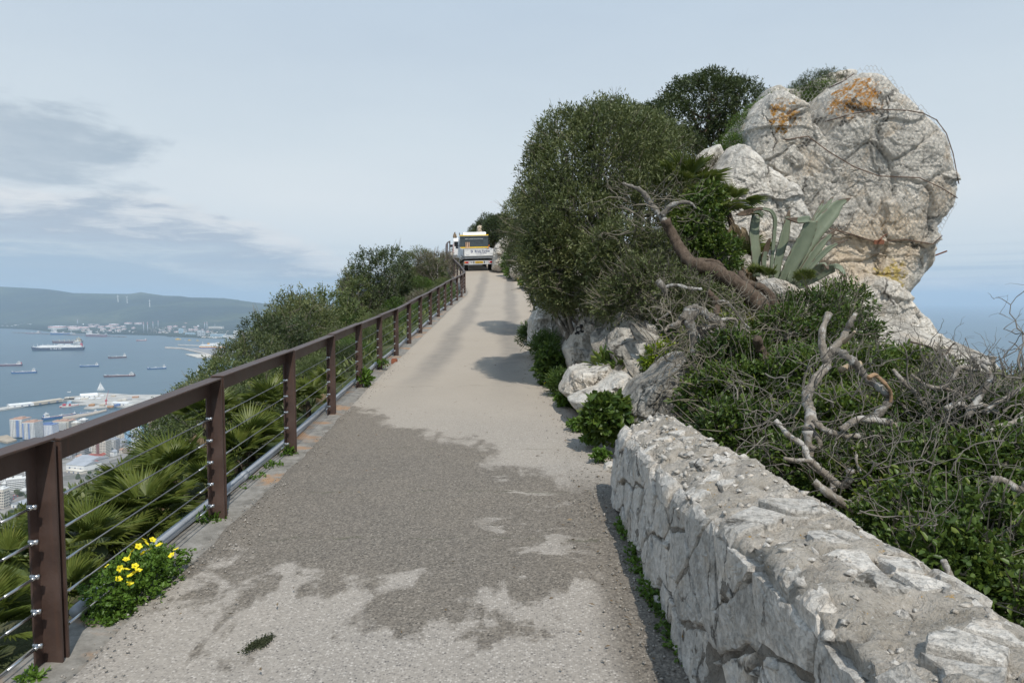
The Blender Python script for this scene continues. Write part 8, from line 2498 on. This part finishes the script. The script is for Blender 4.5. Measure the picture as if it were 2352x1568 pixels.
# ------------------------------------------------------------------ vehicles, people, macaque
def glossy(name, col, rough=0.25):
    return S(name, col, rough, var=0.04, spec=0.5)
V_white = glossy('vehicle_white', (0.80, 0.80, 0.79))
V_alu = S('aluminium_panel', (0.66, 0.67, 0.68), 0.4, 0.3, var=0.06)
V_grey = S('dark_grey_panel', (0.20, 0.215, 0.23), 0.5, var=0.1)
V_black = S('black_chassis', (0.018, 0.018, 0.02), 0.6, var=0.2)
V_tyre = S('tyre', (0.02, 0.02, 0.02), 0.9)
V_yellow = glossy('safety_yellow', (0.80, 0.50, 0.01), 0.4)
V_red = glossy('lamp_red', (0.42, 0.012, 0.012), 0.2)
V_amber = glossy('lamp_amber', (0.75, 0.20, 0.01), 0.2)
V_navy = S('navy_print', (0.015, 0.03, 0.16), 0.6, var=0.05)
def build_truck():
    Y = 46.6
    c = P(1101, 622, Y)
    gz = float(zf(Y)) + 0.06
    t = thing('tipper_truck', 'white tipper truck with yellow beams driving away up the bend', 'truck', (c.x, Y, gz), R(9.5))
    slope = math.atan((float(zf(52)) - float(zf(46))) / 6.0)
    t.rotation_euler = (slope, R(-2.0), R(9.5))
    W = 2.06
    # local frame: +Y forward (away), X right, rear of the body at y = 0
    bd = MB()
    bd.box2((-W / 2, 0.04, 0.98), (W / 2, 2.7, 1.06)); bd.build('load_floor', V_alu, t)
    for sx in (-1, 1):
        sd = MB().box2((sx * W / 2 - 0.02, 0.05, 1.04), (sx * W / 2 + 0.02, 2.68, 1.44))
        o = sd.build('side_board', V_alu, t)
        MB().box2((sx * W / 2 - 0.03, 0.02, 0.98), (sx * W / 2 + 0.035, 0.09, 1.48)).build('corner_post', V_grey, t)
    tg = MB().box2((-W / 2 + 0.05, -0.035, 1.05), (W / 2 - 0.05, 0.015, 1.46))
    tg.box2((-W / 2 + 0.05, -0.045, 1.43), (W / 2 - 0.05, 0.0, 1.47)); tg.box2((-W / 2 + 0.05, -0.045, 1.04), (W / 2 - 0.05, 0.0, 1.075))
    gate = tg.build('tailgate', V_white, t)
    def txt(body, size, x, z, mat=V_navy, bold=0.0, par=gate, sx=1.0, y=-0.040):
        me = text_mesh(body, size, 'lettering', bold)
        o = obj('lettering', me, mat, par)
        o.location = (x, y, z); o.rotation_euler = (R(90), 0, 0); o.scale = (sx, 1, 1)
    txt('Brody Forbes', 0.185, 0.22, 1.345, bold=0.004)
    txt('Tel: 01752 896961', 0.105, 0.16, 1.215, bold=0.001)
    txt('www.brodyforbes.com', 0.055, 0.10, 1.125)
    txt('Plymouth', 0.05, -0.78, 1.12); txt('Devon', 0.055, 0.82, 1.165)
    lg = MB()
    n = 20
    ring = [(0.085 * math.cos(a), 0.085 * math.sin(a)) for a in np.linspace(-2.3, 2.3, n)]
    inn = [(0.058 * math.cos(a) - 0.012, 0.045 * math.sin(a)) for a in np.linspace(-2.6, 2.6, n)]
    lg.add([(x - 0.5, -0.039, z + 1.335) for x, z in ring] + [(x - 0.5, -0.039, z + 1.335) for x, z in inn], [(i, i + 1, n + i + 1, n + i) for i in range(n - 1)])
    lg.box((-0.52, -0.0385, 1.335), (0.08, 0.002, 0.02))
    lg.build('emblem', V_navy, gate)
    # subframe, rear bar
    MB().box2((-W / 2 + 0.05, 0.0, 0.86), (W / 2 - 0.05, 2.7, 0.98)).build('subframe', V_grey, t)
    ch = MB().box2((-0.42, 0.1, 0.55), (-0.30, 4.4, 0.78)); ch.box2((0.30, 0.1, 0.55), (0.42, 4.4, 0.78)); ch.box2((-0.9, 0.2, 0.62), (0.9, 0.5, 0.80)); ch.box2((-0.5, 1.2, 0.35), (0.5, 1.5, 0.6))
    ch.build('chassis', V_black, t)
    bar = MB().box2((-W / 2 + 0.02, 0.02, 0.50), (W / 2 - 0.02, 0.07, 0.71)); bar.box2((-W / 2 + 0.02, 0.0, 0.46), (W / 2 - 0.02, 0.07, 0.50))
    rb = bar.build('rear_bar', V_alu, t)
    for sx in (-1, 1):
        MB().box2((sx * 0.80 - 0.14, -0.015, 0.545), (sx * 0.80 + 0.14, 0.02, 0.665)).build('tail_lamp', V_red, t)
        MB().box2((sx * 0.955 - 0.04, -0.02, 0.55), (sx * 0.955 + 0.04, 0.02, 0.66)).build('indicator', V_amber, t)
        MB().cyl((sx * 0.70, -0.022, 0.605), (sx * 0.70, 0.0, 0.605), 0.04, n=10).build('reversing_lamp', V_white, t)
        MB().box2((sx * 0.36 - 0.025, -0.01, 0.54), (sx * 0.36 + 0.025, 0.02, 0.68)).build('bracket', V_black, t)
    pl = MB().box2((-0.265, -0.012, 0.545), (0.265, 0.02, 0.665)).build('number_plate', glossy('plate_yellow', (0.78, 0.48, 0.02), 0.4), t)
    txt('WO69 VGY', 0.105, 0, 0.605, V_black, 0.002, pl, 0.9, -0.016)
    txt('GB', 0.09, -0.52, 0.605, V_black, 0.001, rb, 1.0, 0.012)
    # wheels
    for sx in (-1, 1):
        for yy in (0.75, 3.95):
            w0 = W * 0.5 - 0.06
            wh = MB().cyl((sx * w0, yy, 0.33), (sx * (w0 - 0.24), yy, 0.33), 0.34, n=22).build('wheel', V_tyre, t)
            MB().cyl((sx * (w0 + 0.004), yy, 0.33), (sx * (w0 - 0.05), yy, 0.33), 0.2, n=16).build('rim', V_alu, wh)
    MB().box2((-W / 2 + 0.02, 0.45, 0.70), (-W / 2 + 0.28, 1.1, 0.74)).build('mudguard', V_black, t)
    MB().box2((W / 2 - 0.28, 0.45, 0.70), (W / 2 - 0.02, 1.1, 0.74)).build('mudguard', V_black, t)
    # perforated cab guard with two yellow beams
    gy = 2.74
    gd = MB().box2((-W / 2 + 0.02, gy, 1.42), (W / 2 - 0.02, gy + 0.03, 2.28))
    guard = gd.build('cab_guard', S('guard_grey', (0.055, 0.07, 0.078), 0.6, var=.12), t)
    hl = MB()
    for r_ in range(4):
        for k in range(15):
            hl.cyl((-0.62 + k * 0.088, gy - 0.004, 1.72 + r_ * 0.095 + (0.04 if r_ == 3 else 0)), (-0.62 + k * 0.088, gy + 0.034, 1.72 + r_ * 0.095 + (0.04 if r_ == 3 else 0)), 0.022, n=8)
    hl.m = [0] * len(hl.f)
    nlast = len(hl.f) // 4 * 3
    hl.m = [0] * nlast + [1] * (len(hl.f) - nlast)
    hl.build('perforations', [V_black, V_white], guard)['kind'] = 'stuff'
    MB().box2((-W / 2, gy - 0.05, 2.26), (W / 2, gy + 0.06, 2.335)).build('beam', V_yellow, t)
    MB().box2((-W / 2 + 0.02, gy - 0.05, 1.40), (W / 2 - 0.02, gy + 0.05, 1.475)).build('beam', V_yellow, t)
    MB().box2((-W / 2 + 0.02, gy - 0.06, 2.20), (W / 2 - 0.02, gy + 0.0, 2.255)).build('beam_shade', V_grey, t)
    for k, m in enumerate((S('pale_wood', (0.62, 0.38, 0.24), 0.8), S('pale_wood2', (0.70, 0.47, 0.33), 0.8), S('pale_wood', (0.62, 0.38, 0.24)))):
        MB().box2((-0.62 + k * 0.11, gy - 0.12, 1.40), (-0.565 + k * 0.11, gy - 0.07, 1.82)).build('timber', m, t)
    # cab
    cab = MB()
    prof = [(2.85, 0.55), (4.95, 0.55), (5.15, 0.95), (4.75, 1.25), (4.25, 2.12), (3.9, 2.24), (2.95, 2.26), (2.85, 2.15)]
    cab.extr(prof, (-0.98, 0, 0), (0, 1, 0), (0, 0, 1), (1, 0, 0), 1.96)
    cb = cab.build('cab', V_white, t, bevel=0.05)
    MB().extr([(2.95, 2.24), (3.95, 2.24), (3.7, 2.46), (3.1, 2.50)], (-0.75, 0, 0), (0, 1, 0), (0, 0, 1), (1, 0, 0), 1.66).build('roof_spoiler', V_white, t, bevel=0.04)
    MB().box2((-0.99, 3.2, 1.35), (0.99, 4.2, 1.95)).build('side_windows', M_dark, cb)
    for sx in (-1, 1):
        mr = MB().box((sx * 1.20, 4.2, 1.62), (0.20, 0.10, 0.34)); mr.cyl((sx * 0.98, 4.2, 1.5), (sx * 1.15, 4.2, 1.55), 0.02, n=6)
        mr.build('wing_mirror', V_black, t, bevel=0.03)
    MB().cyl((-W / 2, gy, 2.3), (-W / 2, gy, 2.48), 0.03, n=8).build('marker', V_black, t)
    MB().box((W / 2 + 0.02, 2.6, 1.55), (0.05, 0.05, 0.10)).build('side_marker', V_amber, t)
    return t
truck = build_truck()

def build_van():
    Y = 54.2
    c = P(1056, 600, Y)
    gz = float(zf(Y)) + 0.05
    t = thing('small_van', 'white van ahead of the truck showing its tall red tail lamp', 'van', (-3.78, Y, gz))
    t.rotation_euler = (0.13, 0, R(5))
    W = 1.72
    b = MB()
    b.extr([(0, 0.3), (3.9, 0.3), (4.1, 0.75), (3.2, 1.05), (2.55, 1.72), (2.2, 1.82), (0.12, 1.84), (0, 1.6)], (-W / 2, 0, 0), (0, 1, 0), (0, 0, 1), (1, 0, 0), W)
    body = b.build('body', V_white, t, bevel=0.06)
    for sx in (-1, 1):
        MB().box2((sx * W / 2 - 0.09 * (1 if sx > 0 else -0.1), -0.03, 0.72), (sx * W / 2 + 0.012 * sx - (0.09 if sx < 0 else 0) * -1 * 0, 0.10, 1.42)).build('tail_lamp', V_red, t)
        for yy in (0.65, 3.2):
            MB().cyl((sx * (W / 2 + 0.005), yy, 0.3), (sx * (W / 2 - 0.2), yy, 0.3), 0.3, n=18).build('wheel', V_tyre, t)
        MB().box((sx * (W / 2 + 0.13), 2.7, 1.12), (0.2, 0.09, 0.2)).build('wing_mirror', V_black, t, bevel=0.03)
    MB().box2((-0.66, -0.012, 1.05), (0.66, 0.02, 1.6)).build('rear_window', M_dark, t)
    MB().box2((-W / 2, -0.06, 0.32), (W / 2, 0.05, 0.55)).build('bumper', V_grey, t)
    return t
van = build_van()
# round convex mirror/box on the fence side left of the van
def skin_body(name, joints, edges, mat, parent, sub=2, world=False):
    me = bpy.data.meshes.new(name)
    me.from_pydata([j[0] for j in joints], edges, [])
    o = bpy.data.objects.new(name, me); COL.objects.link(o)
    sk = o.modifiers.new('skin', 'SKIN')
    sk.use_smooth_shade = True
    for i, j in enumerate(joints):
        r = j[1]
        me.skin_vertices[0].data[i].radius = (r, r) if not hasattr(r, '__len__') else r
    me.skin_vertices[0].data[0].use_root = True
    ss = o.modifiers.new('sub', 'SUBSURF'); ss.levels = sub; ss.render_levels = sub
    dg = bpy.context.evaluated_depsgraph_get()
    m2 = bpy.data.meshes.new_from_object(o.evaluated_get(dg))
    bpy.data.objects.remove(o)
    m2.materials.clear()
    return m2
def person(label, loc, rz, top, legs, skin, head_kind, seated=False):
    t = thing('person', label, 'person', loc, rz)
    # pelvis root, spine, neck, head, arms, legs: one body
    J = [((0, 0, .95), .15), ((0, 0, 1.12), .14), ((0, .01, 1.32), .16), ((0, 0, 1.47), .07), ((0, .01, 1.53), .06), ((0, .02, 1.63), .095), ((0, .015, 1.72), .085),
         ((-.19, 0, 1.42), .065), ((-.25, .02, 1.16), .048), ((-.22, .16, .98), .036), ((-.20, .24, .93), .03),
         ((.19, 0, 1.42), .065), ((.25, .02, 1.16), .048), ((.22, .16, .98), .036), ((.20, .24, .93), .03),
         ((-.10, 0, .90), .10), ((-.11, .03, .50), .065), ((-.11, 0, .10), .045), ((-.11, .14, .04), .04),
         ((.10, 0, .90), .10), ((.11, -.02, .50), .065), ((.11, -.06, .10), .045), ((.11, .08, .04), .04)]
    E = [(0, 1), (1, 2), (2, 3), (3, 4), (4, 5), (5, 6), (2, 7), (7, 8), (8, 9), (9, 10), (2, 11), (11, 12), (12, 13), (13, 14), (0, 15), (15, 16), (16, 17), (17, 18), (0, 19), (19, 20), (20, 21), (21, 22)]
    me = skin_body('person_body', J, E, None, t)
    for m in (top, legs, skin): me.materials.append(m)
    for p in me.polygons:
        c = p.center
        p.material_index = 2 if (c.z > 1.49 or (abs(c.x) > .15 and c.z < 1.02 and c.y > 0.12)) else 0 if c.z > 0.93 else 1
    obj('body', me, None, t)
    if head_kind == 'helmet':
        MB().lathe([(0.135, 1.655), (0.132, 1.68), (0.125, 1.74), (0.10, 1.80), (0.05, 1.835), (0.01, 1.84)], (0, 0.01, 0), 18).build('hard_hat', S('hat_orange', (0.72, 0.15, 0.01), 0.35, var=.05), t, True)
        MB().lathe([(0.165, 1.65), (0.165, 1.66), (0.12, 1.665)], (0, 0.03, 0), 18).build('hat_brim', S('hat_orange', (0.72, 0.15, 0.01)), t, True)
    else:
        MB().lathe([(0.11, 1.66), (0.112, 1.70), (0.10, 1.76), (0.06, 1.80), (0.01, 1.815)], (0, 0.005, 0), 16).build('cap', S('cap_red', (0.50, 0.10, 0.09), 0.7, var=.1), t, True)
        MB().box((0, 0.13, 1.68), (0.15, 0.12, 0.015)).build('cap_peak', S('cap_white', (0.7, 0.66, 0.62), 0.7), t)
    return t
sk_ = S('skin', (0.45, 0.26, 0.19), 0.5, var=.06)
w1 = P(1118, 566, 49.0)
person('worker in navy clothes and orange hard hat standing beyond the tailgate', (w1.x + 0.02, 49.5, w1.z - 1.78), 0.2, S('navy_cloth', (0.05, 0.07, 0.13), 0.85, var=.1), S('navy_trousers', (0.03, 0.035, 0.06), 0.85, var=.1), sk_, 'helmet')
w2 = P(1093.5, 536, 62)
person('walker in grey top and red cap ahead of the vehicles', (w2.x, 62, w2.z - 1.78), 0.0, S('grey_cloth', (0.24, 0.23, 0.23), 0.85, var=.1), S('dark_trousers', (0.05, 0.05, 0.06), 0.85, var=.1), sk_, 'cap')
def macaque():
    R_ = van.matrix_basis
    p = R_ @ Vector((-0.74, 0.35, 1.84))
    t = thing('macaque', 'small brown macaque sitting on the roof corner of the white van', 'monkey', p, R(200))
    J = [((0, -.05, .09), .11), ((0, -.02, .20), .105), ((0, .03, .31), .085), ((0, .05, .38), .045), ((0, .07, .44), .06), ((0, .13, .425), .035),
         ((-.09, .05, .30), .035), ((-.10, .14, .17), .028), ((-.08, .20, .03), .024), ((.09, .05, .30), .035), ((.10, .14, .17), .028), ((.08, .20, .03), .024),
         ((-.10, .04, .06), .06), ((-.11, .17, .13), .04), ((-.10, .22, .02), .026), ((.10, .04, .06), .06), ((.11, .17, .13), .04), ((.10, .22, .02), .026)]
    E = [(0, 1), (1, 2), (2, 3), (3, 4), (4, 5), (2, 6), (6, 7), (7, 8), (2, 9), (9, 10), (10, 11), (0, 12), (12, 13), (13, 14), (0, 15), (15, 16), (16, 17)]
    me = skin_body('macaque_body', J, E, None, t)
    me.materials.append(S('macaque_fur', (0.24, 0.18, 0.12), 0.9, var=.2, scale=20))
    obj('body', me, None, t)
    for sx in (-1, 1):
        MB().lathe([(0.018, 0), (0.014, 0.012), (0.002, 0.016)], (sx * 0.06, 0.06, 0.45), 8).build('ear', S('macaque_skin', (0.38, 0.26, 0.2), 0.8), t, True)
    return t
bpy.context.view_layer.update()
macaque()
# ------------------------------------------------------------------ low ground cover over the open slope
def build_cover():
    r = np.random.default_rng(19)
    n = 60000
    Y = r.uniform(0.5, 46, n)
    t = 0.6 + r.gamma(1.6, 6.5, n)
    X = XL(Y) - t
    keep = (fbm(np.stack([X * 0.5, Y * 0.5, 0 * X], 1), 3, seed=90) > -0.18) & (t < 42)
    X, Y, t = X[keep], Y[keep], t[keep]
    Z = h_left(X, Y)
    pos = np.stack([X, Y, Z - 0.03 + r.uniform(0, 0.22, len(X))], 1)
    ax = r.normal(size=(len(X), 3)) * 0.6; ax[:, 2] = np.abs(ax[:, 2]) + 0.5
    tint = np.clip(0.45 + fbm(pos * 0.7, 3, seed=92) * 0.8 + r.normal(0, 0.12, len(X)), 0, 1)
    me = leaf_mesh('ground_cover', pos, ax, 0.20, 0.075, 6, tint=tint)
    tag(obj('ground_cover', me, M_scrub), 'low green ground cover on the slope left of the fence', 'ground cover', kind='stuff')
build_cover()
